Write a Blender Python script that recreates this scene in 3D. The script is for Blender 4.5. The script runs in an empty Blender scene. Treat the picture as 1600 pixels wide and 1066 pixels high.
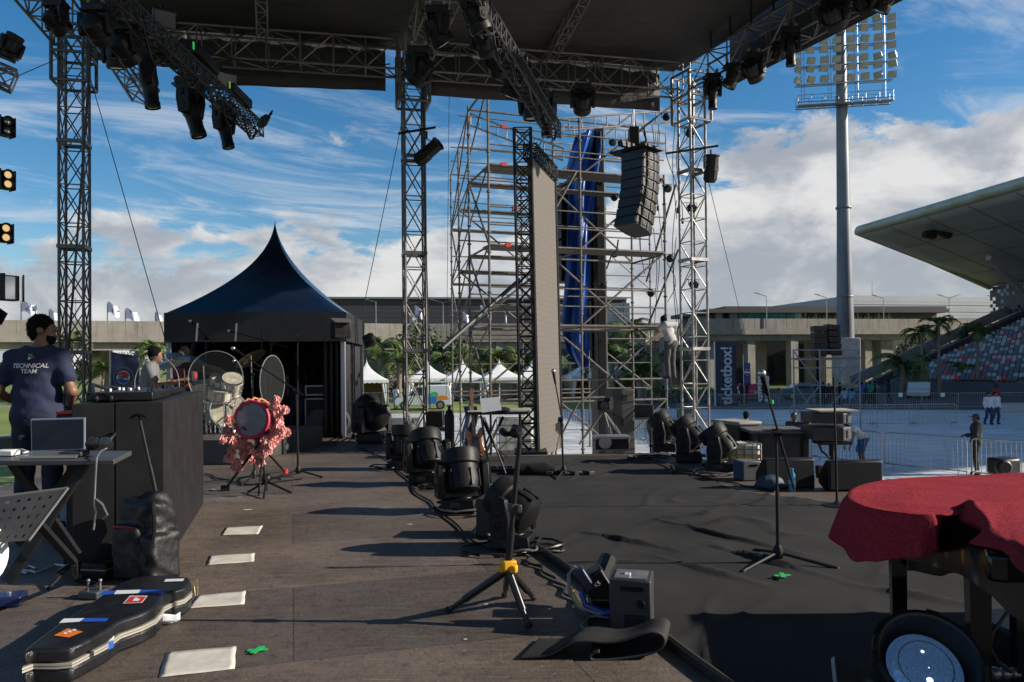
import bpy, bmesh, math, random
import numpy as np
from mathutils import Vector, Matrix, Euler, noise as mnoise
random.seed(7)
R = math.radians; PI = math.pi
S = bpy.context.scene; COL = S.collection
# ------------------------------------------------------------ camera
FPX = 1200.0; CAMZ = 1.34; PITCH = R(0.8); ROLL = 0.010
cd = bpy.data.cameras.new('camera'); cam = bpy.data.objects.new('camera', cd); COL.objects.link(cam)
cd.sensor_width = 36; cd.lens = FPX/1600*36; cd.clip_start = 0.05; cd.clip_end = 3000
cd.shift_y = (21)/1600.0
cam.location = (0, 0, CAMZ)
CAMROT = Matrix.Rotation(PI/2+PITCH, 3, 'X') @ Matrix.Rotation(-ROLL, 3, 'Z')
cam.rotation_euler = CAMROT.to_euler()
S.camera = cam
# ------------------------------------------------------------ light
SUN_EL, SUN_AZ = R(24), R(-2)      # azimuth measured from +X towards +Y
w = bpy.data.worlds.new('World'); S.world = w; w.use_nodes = True
NT = w.node_tree; N = NT.nodes; L = NT.links
for n in list(N): N.remove(n)
def wn(t, **k):
    n = N.new(t)
    for a, b in k.items(): setattr(n, a, b)
    return n
def wmath(op, a, b=None, clamp=False):
    n = wn('ShaderNodeMath', operation=op); n.use_clamp = clamp
    for i, v in enumerate((a, b)):
        if v is None: continue
        if isinstance(v, (int, float)): n.inputs[i].default_value = v
        else: L.new(v, n.inputs[i])
    return n.outputs[0]
def wmix(f, a, b):
    n = wn('ShaderNodeMix', data_type='RGBA'); 
    for i, v in ((0, f), (6, a), (7, b)):
        if isinstance(v, (int, float)): n.inputs[i].default_value = v
        elif isinstance(v, tuple): n.inputs[i].default_value = v
        else: L.new(v, n.inputs[i])
    return n.outputs[2]
def wramp(v, lo, hi):
    n = wn('ShaderNodeMapRange'); n.interpolation_type = 'SMOOTHSTEP'; n.clamp = True
    L.new(v, n.inputs[0]); n.inputs[1].default_value = lo; n.inputs[2].default_value = hi
    return n.outputs[0]
sky = wn('ShaderNodeTexSky', sky_type='NISHITA'); sky.sun_disc = False
sky.sun_elevation = SUN_EL; sky.sun_rotation = PI/2 - SUN_AZ
sky.air_density = 1.0; sky.dust_density = 0.3; sky.ozone_density = 2.0
hs = wn('ShaderNodeHueSaturation'); hs.inputs['Saturation'].default_value = 1.4; hs.inputs['Value'].default_value = 0.93
L.new(sky.outputs[0], hs.inputs['Color'])
tc = wn('ShaderNodeTexCoord'); sp = wn('ShaderNodeSeparateXYZ'); L.new(tc.outputs['Generated'], sp.inputs[0])
dx, dy, dz = sp.outputs
zc = wmath('MAXIMUM', dz, 0.0)
den = wmath('ADD', zc, 0.16)
px, py = wmath('DIVIDE', dx, den), wmath('DIVIDE', dy, den)
def cnoise(xs, ys, zs, scale, detail, rough, dist=0.0):
    cb = wn('ShaderNodeCombineXYZ')
    for i, v in enumerate((xs, ys, zs)):
        if isinstance(v, (int, float)): cb.inputs[i].default_value = v
        else: L.new(v, cb.inputs[i])
    t = wn('ShaderNodeTexNoise'); t.inputs['Scale'].default_value = scale; t.inputs['Detail'].default_value = detail
    t.inputs['Roughness'].default_value = rough; t.inputs['Distortion'].default_value = dist
    L.new(cb.outputs[0], t.inputs['Vector']); return t.outputs['Fac']
# high wispy cloud: streaky noise on a plane overhead
rx = wmath('ADD', wmath('MULTIPLY', px, 0.55), wmath('MULTIPLY', py, 0.35))
ry = wmath('SUBTRACT', wmath('MULTIPLY', py, 1.5), wmath('MULTIPLY', px, 0.75))
wisp = cnoise(rx, ry, 3.7, 1.7, 11, 0.66, 0.8)
bigp = cnoise(px, py, 9.1, 0.55, 3, 0.5)
wspm = wmath('MULTIPLY', wramp(wisp, 0.46, 0.68), wramp(bigp, 0.36, 0.58))
# low cumulus bank: noise in direction space, flattened
dxs = wmath('DIVIDE', dx, wmath('MAXIMUM', dy, 0.25))
cz = wmath('MULTIPLY', dz, 2.3)
cum = cnoise(dxs, 0.0, cz, 6.5, 12, 0.6, 0.25)
cumhi = cnoise(dxs, 0.4, cz, 1.5, 3, 0.5)
right = wramp(dxs, 0.05, 0.5)
lowb = wramp(dz, 0.27, 0.02)                 # 1 at the horizon, 0 high up
band = wramp(dz, 0.36, 0.22)
bias = wmath('ADD', wmath('MULTIPLY', lowb, 0.215), wmath('MULTIPLY', wmath('MULTIPLY', right, band), 0.185))
cm = wmath('ADD', wmath('ADD', wmath('MULTIPLY', cum, 0.62), wmath('MULTIPLY', cumhi, 0.38)), bias)
cumm = wmath('MULTIPLY', wramp(cm, 0.565, 0.63), wramp(dz, 0.50, 0.30))
shadeN = cnoise(dxs, 0.0, wmath('ADD', cz, 0.07), 5.0, 9, 0.58, 0.3)
shade = wramp(shadeN, 0.38, 0.64)
ccol = wmix(shade, (3.0, 3.2, 3.6, 1), (6.2, 6.1, 6.0, 1))
sk1 = wmix(wmath('MULTIPLY', wspm, 0.72), hs.outputs[0], (5.0, 5.4, 5.9, 1))
sk2 = wmix(wmath('MULTIPLY', cumm, 0.93), sk1, ccol)
bg = wn('ShaderNodeBackground'); bg.inputs[1].default_value = 0.092
L.new(sk2, bg.inputs[0]); wo = wn('ShaderNodeOutputWorld'); L.new(bg.outputs[0], wo.inputs[0])
sd = bpy.data.lights.new('sun', 'SUN'); sd.energy = 5.0; sd.angle = R(0.55); sd.color = (1.0, 0.91, 0.78)
sun = bpy.data.objects.new('sun', sd); COL.objects.link(sun)
sdir = Vector((math.cos(SUN_EL)*math.cos(SUN_AZ), math.cos(SUN_EL)*math.sin(SUN_AZ), math.sin(SUN_EL)))
sun.rotation_euler = sdir.to_track_quat('Z', 'Y').to_euler(); sun.location = (60, 5, 40)
S.view_settings.view_transform = 'Standard'; S.view_settings.look = 'None'
S.view_settings.exposure = 0.5; S.view_settings.gamma = 1.0
S.cycles.max_bounces = 6; S.cycles.transparent_max_bounces = 12; S.cycles.use_denoising = True
S.cycles.caustics_reflective = False; S.cycles.caustics_refractive = False
# ------------------------------------------------------------ pixel to world (photo pixels 1600x1066)
GZ = -1.85            # the field below the stage
def ray(x, y):
    d = Vector(((x-800)/FPX, -(y-533-21)/FPX, -1.0))
    return CAMROT @ d
def P(x, y, D):
    d = ray(x, y); t = D/d.y
    return Vector((d.x*t, D, CAMZ+d.z*t))
def G(x, y, z=0.0):
    d = ray(x, y); t = (z-CAMZ)/d.z
    return Vector((d.x*t, d.y*t, z))
def GF(x, D): p = P(x, 575, D); return Vector((p.x, p.y, GZ))
def V(*a): return Vector(a)
# ------------------------------------------------------------ materials
MATS = {}
def mat(name, col, rough=0.6, metal=0.0, var=0.0, vscale=6.0, bump=0.0, bscale=40.0, col2=None, spec=None, coat=0.0, alpha=1.0, emit=None, trans=0.0, stretch=None, rvar=0.0):
    if name in MATS: return MATS[name]
    m = bpy.data.materials.new(name); m.use_nodes = True; nt = m.node_tree; b = nt.nodes['Principled BSDF']
    c = (*col, 1.0); b.inputs['Base Color'].default_value = c
    b.inputs['Roughness'].default_value = rough; b.inputs['Metallic'].default_value = metal
    if spec is not None: b.inputs['Specular IOR Level'].default_value = spec
    if coat: b.inputs['Coat Weight'].default_value = coat; b.inputs['Coat Roughness'].default_value = 0.08
    if trans: b.inputs['Transmission Weight'].default_value = trans; b.inputs['IOR'].default_value = 1.45
    if alpha < 1: b.inputs['Alpha'].default_value = alpha
    if emit: b.inputs['Emission Color'].default_value = (*emit[:3], 1); b.inputs['Emission Strength'].default_value = emit[3]
    if var or bump or rvar:
        t = nt.nodes.new('ShaderNodeTexCoord'); mp = nt.nodes.new('ShaderNodeMapping'); nt.links.new(t.outputs['Object'], mp.inputs[0])
        if stretch: mp.inputs['Scale'].default_value = stretch
        n = nt.nodes.new('ShaderNodeTexNoise'); n.inputs['Scale'].default_value = vscale; n.inputs['Detail'].default_value = 8; n.inputs['Roughness'].default_value = 0.62
        nt.links.new(mp.outputs[0], n.inputs['Vector'])
        if var:
            rp = nt.nodes.new('ShaderNodeMapRange'); rp.inputs[1].default_value = 0.3; rp.inputs[2].default_value = 0.7
            nt.links.new(n.outputs['Fac'], rp.inputs[0])
            mx = nt.nodes.new('ShaderNodeMix'); mx.data_type = 'RGBA'
            nt.links.new(rp.outputs[0], mx.inputs[0])
            a2 = col2 if col2 else tuple(min(1, x*(1+var)) for x in col)
            mx.inputs[6].default_value = (*[x*(1-var) for x in col], 1) if not col2 else c
            mx.inputs[7].default_value = (*a2, 1)
            nt.links.new(mx.outputs[2], b.inputs['Base Color'])
        if rvar:
            rr = nt.nodes.new('ShaderNodeMapRange'); rr.inputs[1].default_value = 0.3; rr.inputs[2].default_value = 0.7
            rr.inputs[3].default_value = max(0.02, rough-rvar); rr.inputs[4].default_value = min(1, rough+rvar)
            nt.links.new(n.outputs['Fac'], rr.inputs[0]); nt.links.new(rr.outputs[0], b.inputs['Roughness'])
        if bump:
            n2 = nt.nodes.new('ShaderNodeTexNoise'); n2.inputs['Scale'].default_value = bscale; n2.inputs['Detail'].default_value = 6
            nt.links.new(mp.outputs[0], n2.inputs['Vector'])
            bp = nt.nodes.new('ShaderNodeBump'); bp.inputs['Strength'].default_value = bump; bp.inputs['Distance'].default_value = 0.02
            nt.links.new(n2.outputs['Fac'], bp.inputs['Height']); nt.links.new(bp.outputs[0], b.inputs['Normal'])
    MATS[name] = m; return m
BLK = mat('black plastic', (0.0065, 0.0065, 0.0075), 0.45, var=0.5, vscale=9, rvar=0.12, spec=.3)
BLKM = mat('black powder coat', (0.009, 0.009, 0.010), 0.5, 0.0, var=0.4, vscale=20, spec=.3)
BLKF = mat('black fabric', (0.009, 0.009, 0.011), 0.85, var=0.4, vscale=12, bump=0.3, bscale=60, spec=0.25)
BLKG = mat('gloss black', (0.004, 0.004, 0.005), 0.1, coat=0.3, spec=.4)
DKG = mat('dark grey plastic', (0.024, 0.024, 0.026), 0.5, var=0.35, vscale=10, rvar=0.1)
GREY = mat('grey metal', (0.28, 0.28, 0.29), 0.4, 0.7, var=0.3, vscale=14)
ALU = mat('truss aluminium', (0.27, 0.265, 0.26), 0.42, 0.85, var=0.35, vscale=5, rvar=0.12)
ALUD = mat('weathered truss aluminium', (0.13, 0.128, 0.13), 0.5, 0.8, var=0.35, vscale=5, rvar=0.12)
GALV = mat('galvanised steel', (0.34, 0.33, 0.31), 0.52, 0.7, var=0.4, vscale=4, rvar=0.15)
SCAF = mat('scaffold tube', (0.075, 0.066, 0.058), 0.6, 0.4, var=0.45, vscale=7, col2=(0.18, 0.165, 0.145))
CHROME = mat('chrome', (0.7, 0.7, 0.72), 0.12, 1.0)
WHITE = mat('white plastic', (0.75, 0.75, 0.74), 0.5, var=0.06)
GLASSD = mat('lens glass', (0.03, 0.04, 0.05), 0.06, coat=1.0)
RUB = mat('rubber', (0.012, 0.012, 0.0125), 0.75, var=0.3, vscale=30, bump=0.15, bscale=120)
CABLE = mat('black cable', (0.01, 0.01, 0.011), 0.45)
# ------------------------------------------------------------ mesh builder
class MB:
    def __init__(s): s.v = []; s.f = []; s.mi = []; s.M = Matrix.Identity(4)
    def add(s, vs, fs, mi=0):
        o = len(s.v); M = s.M
        s.v += [tuple(M @ Vector(p)) for p in vs]; s.f += [tuple(o+i for i in f) for f in fs]; s.mi += [mi]*len(fs); return s
    def box(s, c, size, rz=0, M=None, mi=0, top=(1, 1)):
        x, y, z = (a/2 for a in size); tx, ty = top
        vs = [V(-x,-y,-z), V(x,-y,-z), V(x,y,-z), V(-x,y,-z), V(-x*tx,-y*ty,z), V(x*tx,-y*ty,z), V(x*tx,y*ty,z), V(-x*tx,y*ty,z)]
        Rm = M if M is not None else Matrix.Rotation(rz, 3, 'Z')
        vs = [Rm @ v + Vector(c) for v in vs]
        return s.add(vs, [(3,2,1,0),(4,5,6,7),(0,1,5,4),(1,2,6,5),(2,3,7,6),(3,0,4,7)], mi)
    def bar(s, p, q, r, n=6, r2=None, mi=0):
        p, q = Vector(p), Vector(q); d = q-p
        if d.length < 1e-6: return s
        r2 = r if r2 is None else r2
        d.normalize(); a = d.orthogonal().normalized(); b = d.cross(a)
        vs = [p+(a*math.cos(2*PI*i/n)+b*math.sin(2*PI*i/n))*r for i in range(n)] + [q+(a*math.cos(2*PI*i/n)+b*math.sin(2*PI*i/n))*r2 for i in range(n)]
        fs = [(i, (i+1)%n, n+(i+1)%n, n+i) for i in range(n)] + [tuple(range(n-1, -1, -1)), tuple(range(n, 2*n))]
        return s.add(vs, fs, mi)
    def flat(s, p, q, wd, th, up=(0,0,1), mi=0):      # rectangular bar p->q, width wd across, thickness th along up
        p, q, up = Vector(p), Vector(q), Vector(up); d = (q-p).normalized(); a = d.cross(up).normalized()*wd/2; b = a.cross(d).normalized()*th/2
        vs = [p-a-b, p+a-b, p+a+b, p-a+b, q-a-b, q+a-b, q+a+b, q-a+b]
        return s.add(vs, [(3,2,1,0),(4,5,6,7),(0,1,5,4),(1,2,6,5),(2,3,7,6),(3,0,4,7)], mi)
    def tube(s, pts, r, n=6, mi=0, cap=True):
        pts = [Vector(p) for p in pts]; m = len(pts)
        rs = r if isinstance(r, (list, tuple)) else [r]*m
        vs = []; fs = []; a = None
        for k, p in enumerate(pts):
            d = (pts[min(k+1, m-1)]-pts[max(k-1, 0)])
            d = d.normalized() if d.length > 1e-9 else V(0,0,1)
            a = d.orthogonal().normalized() if a is None else (a-d*a.dot(d)).normalized()
            b = d.cross(a)
            vs += [p+(a*math.cos(2*PI*i/n)+b*math.sin(2*PI*i/n))*rs[k] for i in range(n)]
        for k in range(m-1):
            fs += [(k*n+i, k*n+(i+1)%n, (k+1)*n+(i+1)%n, (k+1)*n+i) for i in range(n)]
        if cap: fs += [tuple(range(n-1, -1, -1)), tuple(range((m-1)*n, m*n))]
        return s.add(vs, fs, mi)
    def lathe(s, prof, n=20, c=(0,0,0), M=None, mi=0, cap=True):
        vs = []; fs = []; c = Vector(c); M = M if M is not None else Matrix.Identity(3)
        for r, z in prof: vs += [c + M @ V(r*math.cos(2*PI*i/n), r*math.sin(2*PI*i/n), z) for i in range(n)]
        for k in range(len(prof)-1): fs += [(k*n+i, k*n+(i+1)%n, (k+1)*n+(i+1)%n, (k+1)*n+i) for i in range(n)]
        if cap and prof[0][0] > 1e-5: fs.append(tuple(range(n-1, -1, -1)))
        if cap and prof[-1][0] > 1e-5: fs.append(tuple(range((len(prof)-1)*n, len(prof)*n)))
        return s.add(vs, fs, mi)
    def ball(s, c, r, n=12, m=8, mi=0, M=None):
        r = (r, r, r) if isinstance(r, (int, float)) else r
        pr = [(max(1e-6, math.sin(PI*k/m)), -math.cos(PI*k/m)) for k in range(m+1)]
        M2 = (M if M is not None else Matrix.Identity(3)) @ Matrix.Diagonal(Vector(r))
        return s.lathe(pr, n, c, M2, mi)
    def prism(s, poly, z0, z1, M=None, mi=0):
        M = M if M is not None else Matrix.Identity(4); n = len(poly)
        vs = [M @ V(a, b, z0) for a, b in poly] + [M @ V(a, b, z1) for a, b in poly]
        ar = sum(poly[i][0]*poly[(i+1)%n][1]-poly[(i+1)%n][0]*poly[i][1] for i in range(n))
        rg = list(range(n)) if ar > 0 else list(range(n-1, -1, -1))
        fs = [tuple(reversed(rg)), tuple(n+i for i in rg)] + [(rg[i], rg[(i+1)%n], n+rg[(i+1)%n], n+rg[i]) for i in range(n)]
        return s.add(vs, fs, mi)
    def quad(s, *p, mi=0): return s.add(p, [tuple(range(len(p)))], mi)
    def sheet(s, nu, nv, fn, mi=0):
        vs = [fn(i/nu, j/nv) for j in range(nv+1) for i in range(nu+1)]
        fs = [(j*(nu+1)+i, j*(nu+1)+i+1, (j+1)*(nu+1)+i+1, (j+1)*(nu+1)+i) for j in range(nv) for i in range(nu)]
        return s.add(vs, fs, mi)
    def mesh(s, name, mats, ang=40, inv=None):
        me = bpy.data.meshes.new(name)
        vs = s.v if inv is None else [tuple(inv @ Vector(p)) for p in s.v]
        me.from_pydata(vs, [], s.f)
        for m in (mats if isinstance(mats, (list, tuple)) else [mats]): me.materials.append(m)
        if any(s.mi): me.polygons.foreach_set('material_index', s.mi)
        if ang:
            me.polygons.foreach_set('use_smooth', [True]*len(me.polygons)); me.set_sharp_from_angle(angle=R(ang))
        me.update(); return me
    def build(s, name, mats, parent=None, ang=40, bevel=0, local=False, solid=0):
        inv = None
        if parent is not None and not local:
            bpy_mat = Matrix.LocRotScale(parent.location, parent.rotation_euler, parent.scale)
            if parent.parent is not None:
                pp = parent.parent; bpy_mat = Matrix.LocRotScale(pp.location, pp.rotation_euler, pp.scale) @ bpy_mat
            inv = bpy_mat.inverted()
        return link(name, s.mesh(name, mats, ang, inv), parent, bevel, solid)
def link(name, me, parent=None, bevel=0, solid=0):
    o = bpy.data.objects.new(name, me); COL.objects.link(o)
    if parent is not None: o.parent = parent
    if solid:
        md = o.modifiers.new('solid', 'SOLIDIFY'); md.thickness = solid; md.offset = 0
    if bevel:
        md = o.modifiers.new('bevel', 'BEVEL'); md.width = bevel; md.segments = 2; md.limit_method = 'ANGLE'; md.angle_limit = R(35)
    return o
def tag(o, label=None, cat=None, group=None, kind=None):
    if label: o['label'] = label
    if cat: o['category'] = cat
    if group: o['group'] = group
    if kind: o['kind'] = kind
    return o
def thing(name, label, cat, loc=(0,0,0), rz=0, group=None, rot=None, sc=1.0):
    o = bpy.data.objects.new(name, None); COL.objects.link(o); o.empty_display_size = 0.1
    o.location = loc; o.rotation_euler = rot if rot is not None else (0, 0, rz); o.scale = (sc, sc, sc)
    return tag(o, label, cat, group)
def dup(root, loc=None, rz=None, label=None, sc=None, rot=None):
    r = root.copy(); COL.objects.link(r)
    if loc is not None: r.location = loc
    if rz is not None: r.rotation_euler = (0, 0, rz)
    if rot is not None: r.rotation_euler = rot
    if sc is not None: r.scale = (sc, sc, sc)
    if label: r['label'] = label
    for ch in list(root.children):
        c = ch.copy(); COL.objects.link(c); c.parent = r
        for g in list(ch.children):
            d = g.copy(); COL.objects.link(d); d.parent = c
    return r
def text(s_, size, M, m, parent, name='lettering', bold=0.0, ext=0.002, shear=0.0, align='CENTER', sx=1.0):
    cu = bpy.data.curves.new(name, 'FONT'); cu.body = s_; cu.size = size; cu.align_x = align; cu.align_y = 'CENTER'
    cu.offset = bold; cu.extrude = ext; cu.shear = shear; cu.resolution_u = 3; cu.materials.append(m)
    tmp = bpy.data.objects.new(name, cu); COL.objects.link(tmp); me = bpy.data.meshes.new_from_object(tmp); bpy.data.objects.remove(tmp); me.name = name
    o = bpy.data.objects.new(name, me); COL.objects.link(o)
    if parent is not None:
        o.parent = parent
        M = Matrix.LocRotScale(parent.location, parent.rotation_euler, parent.scale).inverted() @ M
    o.matrix_local = M @ Matrix.Diagonal((sx, 1, 1, 1)); return o
def frame(x, y, o):        # matrix with given x axis, y axis, origin
    x = Vector(x).normalized(); y = Vector(y); y = (y-x*y.dot(x)).normalized(); z = x.cross(y)
    return Matrix(((x.x,y.x,z.x,o[0]),(x.y,y.y,z.y,o[1]),(x.z,y.z,z.z,o[2]),(0,0,0,1)))
# ------------------------------------------------------------ smooth blended bodies (surface nets)
def rcone(X, a, b, r1, r2):
    a = np.array(a, float); b = np.array(b, float); ba = b-a; l2 = max(ba @ ba, 1e-9)
    t = np.clip(((X-a) @ ba)/l2, 0, 1); d = np.linalg.norm(X-a-t[..., None]*ba, axis=-1)
    return d-(r1+(r2-r1)*t)
def ellip(X, c, r, M=None):
    q = X-np.array(c, float)
    if M is not None: q = q @ np.array(M)
    r = np.array(r, float); k = np.linalg.norm(q/r, axis=-1)
    return (k-1)*r.min() if False else (k-1.0)*k/np.maximum(np.linalg.norm(q/(r*r), axis=-1), 1e-6)
def blend(fs, k):
    d = fs[0]
    for f in fs[1:]:
        h = np.clip(0.5+0.5*(f-d)/k, 0, 1); d = f*(1-h)+d*h-k*h*(1-h)
    return d
def net(fn, lo, hi, h):
    lo = np.array(lo, float); n = np.ceil((np.array(hi)-lo)/h).astype(int)+1
    g = np.stack(np.meshgrid(*[lo[i]+h*np.arange(n[i]) for i in range(3)], indexing='ij'), -1)
    F = fn(g); s = F < 0
    acc = np.zeros(tuple(n-1)+(3,)); cnt = np.zeros(tuple(n-1))
    nx, ny, nz = n
    corners = [(i, j, k) for i in (0,1) for j in (0,1) for k in (0,1)]
    def sl(c): return tuple(slice(c[i], n[i]-1+c[i]) for i in range(3))
    for c in corners:
        for ax in range(3):
            if c[ax]: continue
            e = list(c); e[ax] = 1
            fa, fb = F[sl(c)], F[sl(e)]; m = (fa < 0) != (fb < 0)
            t = np.where(m, fa/np.where(m, fa-fb, 1), 0)
            p = np.zeros(fa.shape+(3,))
            for i in range(3): p[..., i] = c[i]
            p[..., ax] += t
            acc += p*m[..., None]; cnt += m
    act = cnt > 0; idx = -np.ones(act.shape, int); idx[act] = np.arange(act.sum())
    ijk = np.argwhere(act); vs = lo+h*(ijk+acc[act]/cnt[act][:, None])
    faces = []
    for ax in range(3):
        o1, o2 = [(1,2),(2,0),(0,1)][ax]
        a = [slice(None)]*3; b = [slice(None)]*3
        a[ax] = slice(0, n[ax]-1); b[ax] = slice(1, n[ax])
        ch = s[tuple(a)] != s[tuple(b)]; sg = s[tuple(a)]
        E = np.argwhere(ch)
        if len(E) == 0: continue
        ok = (E[:, o1] > 0) & (E[:, o2] > 0) & (E[:, o1] < n[o1]-1) & (E[:, o2] < n[o2]-1); E = E[ok]
        q = []
        for (d1, d2) in ((0,0),(1,0),(1,1),(0,1)):
            e = E.copy(); e[:, o1] -= d1; e[:, o2] -= d2; q.append(idx[e[:,0], e[:,1], e[:,2]])
        q = np.stack(q, 1); fl = sg[E[:,0], E[:,1], E[:,2]]
        q[~fl] = q[~fl][:, ::-1]
        faces.append(q)
    return vs, np.concatenate(faces)
def netobj(name, fn, lo, hi, h, m, parent, ang=0):
    vs, fs = net(fn, lo, hi, h); me = bpy.data.meshes.new(name)
    me.from_pydata(vs.tolist(), [], fs.tolist()); me.materials.append(m)
    me.polygons.foreach_set('use_smooth', [True]*len(me.polygons)); me.update()
    return link(name, me, parent)
def nzf(X, s, amp, seed=0):      # cheap fold noise
    x, y, z = X[..., 0]*s+seed, X[..., 1]*s+seed*1.7, X[..., 2]*s
    return amp*(np.sin(x*1.0+1.7*np.sin(z*1.3+y))+np.sin(z*2.1+1.3*np.sin(x*1.6-y*1.1))+0.6*np.sin(y*2.3+z*1.1+2*np.sin(x)))/2.6
# ============================================================ SETTING
def nodemat(name, build):
    m = bpy.data.materials.new(name); m.use_nodes = True; nt = m.node_tree; b = nt.nodes['Principled BSDF']
    def mk(t, **k):
        n = nt.nodes.new(t)
        for a, v in k.items(): setattr(n, a, v)
        return n
    build(nt, b, mk, nt.links.new); return m
def noise_n(mk, lk, vec, scale, detail=8, rough=0.6, dist=0.0):
    n = mk('ShaderNodeTexNoise'); n.inputs['Scale'].default_value = scale; n.inputs['Detail'].default_value = detail
    n.inputs['Roughness'].default_value = rough; n.inputs['Distortion'].default_value = dist; lk(vec, n.inputs['Vector']); return n.outputs['Fac']
def rng(mk, lk, v, a, b, c=0.0, d=1.0):
    n = mk('ShaderNodeMapRange'); lk(v, n.inputs[0])
    for i, x in enumerate((a, b, c, d)): n.inputs[i+1].default_value = x
    return n.outputs[0]
def mixc(mk, lk, f, a, b, blend='MIX'):
    n = mk('ShaderNodeMix', data_type='RGBA', blend_type=blend)
    for i, v in ((0, f), (6, a), (7, b)):
        if isinstance(v, (int, float)): n.inputs[i].default_value = v
        elif isinstance(v, tuple): n.inputs[i].default_value = (*v, 1)
        else: lk(v, n.inputs[i])
    return n.outputs[2]
def mapped(mk, lk, rz=0.0, sc=(1,1,1), kind='Object'):
    t = mk('ShaderNodeTexCoord'); mp = mk('ShaderNodeMapping'); mp.inputs['Rotation'].default_value = (0, 0, rz); mp.inputs['Scale'].default_value = sc
    lk(t.outputs[kind], mp.inputs[0]); return mp.outputs[0]
def bumpn(mk, lk, h, b, strength, dist):
    n = mk('ShaderNodeBump'); n.inputs['Strength'].default_value = strength; n.inputs['Distance'].default_value = dist
    lk(h, n.inputs['Height']); lk(n.outputs[0], b.inputs['Normal'])
def _grass(nt, b, mk, lk):
    v = mapped(mk, lk); a = noise_n(mk, lk, v, 0.12, 6); c = noise_n(mk, lk, v, 2.5, 8, 0.7)
    col = mixc(mk, lk, rng(mk, lk, a, 0.35, 0.65), (0.15, 0.20, 0.035), (0.25, 0.29, 0.065))
    col = mixc(mk, lk, rng(mk, lk, c, 0.35, 0.65, 0, 0.5), col, (0.09, 0.13, 0.022)); lk(col, b.inputs['Base Color']); b.inputs['Roughness'].default_value = 0.9
    bumpn(mk, lk, noise_n(mk, lk, v, 30, 4), b, 0.6, 0.03)
GRASS = nodemat('grass', _grass)
def _ply(nt, b, mk, lk):
    v = mapped(mk, lk, R(-16)); a = noise_n(mk, lk, v, 0.8, 8, 0.65, 0.4); c = noise_n(mk, lk, mapped(mk, lk, R(-16), (1, 14, 1)), 3.0, 9, 0.65, 0.6); d = noise_n(mk, lk, v, 14, 6, 0.7)
    e = noise_n(mk, lk, mapped(mk, lk, R(20), (9, 1, 1)), 2.2, 9, 0.7, 1.2)
    br = mk('ShaderNodeTexBrick'); lk(v, br.inputs['Vector']); br.inputs['Scale'].default_value = 1.0; br.offset = 0.5
    br.inputs['Brick Width'].default_value = 2.44; br.inputs['Row Height'].default_value = 1.22; br.inputs['Mortar Size'].default_value = 0.0035; br.inputs['Mortar Smooth'].default_value = 0.2
    br.inputs['Color1'].default_value = (0.72, 0.72, 0.74, 1); br.inputs['Color2'].default_value = (1.22, 1.18, 1.12, 1); br.inputs['Mortar'].default_value = (0.35, 0.33, 0.3, 1)
    col = mixc(mk, lk, rng(mk, lk, a, 0.34, 0.66), (0.046, 0.036, 0.031), (0.165, 0.132, 0.112))
    col = mixc(mk, lk, rng(mk, lk, c, 0.42, 0.66, 0, 0.5), col, (0.18, 0.144, 0.116))
    col = mixc(mk, lk, rng(mk, lk, d, 0.5, 0.68, 0, 0.6), col, (0.030, 0.024, 0.021))
    col = mixc(mk, lk, rng(mk, lk, e, 0.66, 0.78, 0, 0.5), col, (0.30, 0.26, 0.225))
    sp = noise_n(mk, lk, v, 42, 4, 0.7); col = mixc(mk, lk, rng(mk, lk, sp, 0.60, 0.72, 0, 0.65), col, (0.34, 0.29, 0.25))
    for rz_, sc_ in ((R(-8), (1.2, 55, 1)), (R(58), (1.6, 70, 1))): col = mixc(mk, lk, rng(mk, lk, noise_n(mk, lk, mapped(mk, lk, rz_, sc_), 1.0, 5, 0.6, 0.3), 0.655, 0.72, 0, 0.6), col, (0.40, 0.35, 0.30))
    col = mixc(mk, lk, rng(mk, lk, noise_n(mk, lk, v, 2.1, 9, 0.75, 0.8), 0.60, 0.72, 0, 0.6), col, (0.030, 0.024, 0.022))
    col = mixc(mk, lk, 1.0, col, br.outputs['Color'], 'MULTIPLY'); lk(col, b.inputs['Base Color'])
    lk(rng(mk, lk, a, 0.3, 0.7, 0.7, 0.42), b.inputs['Roughness'])
    bumpn(mk, lk, noise_n(mk, lk, v, 38, 8, .7), b, 0.6, 0.010)
PLY = nodemat('stained plywood', _ply)
def _carpet(nt, b, mk, lk):
    v = mapped(mk, lk); a = noise_n(mk, lk, v, 1.2, 7, 0.6); d = noise_n(mk, lk, v, 140, 3)
    col = mixc(mk, lk, rng(mk, lk, a, 0.32, 0.68), (0.019, 0.019, 0.020), (0.037, 0.0365, 0.0365))
    col = mixc(mk, lk, rng(mk, lk, noise_n(mk, lk, v, 7, 8, 0.7), 0.6, 0.8, 0, 0.5), col, (0.06, 0.057, 0.05)); lk(col, b.inputs['Base Color']); b.inputs['Roughness'].default_value = 0.95; b.inputs['Specular IOR Level'].default_value = 0.2
    bumpn(mk, lk, d, b, 0.4, 0.004)
CARPET = nodemat('black carpet', _carpet)
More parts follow.
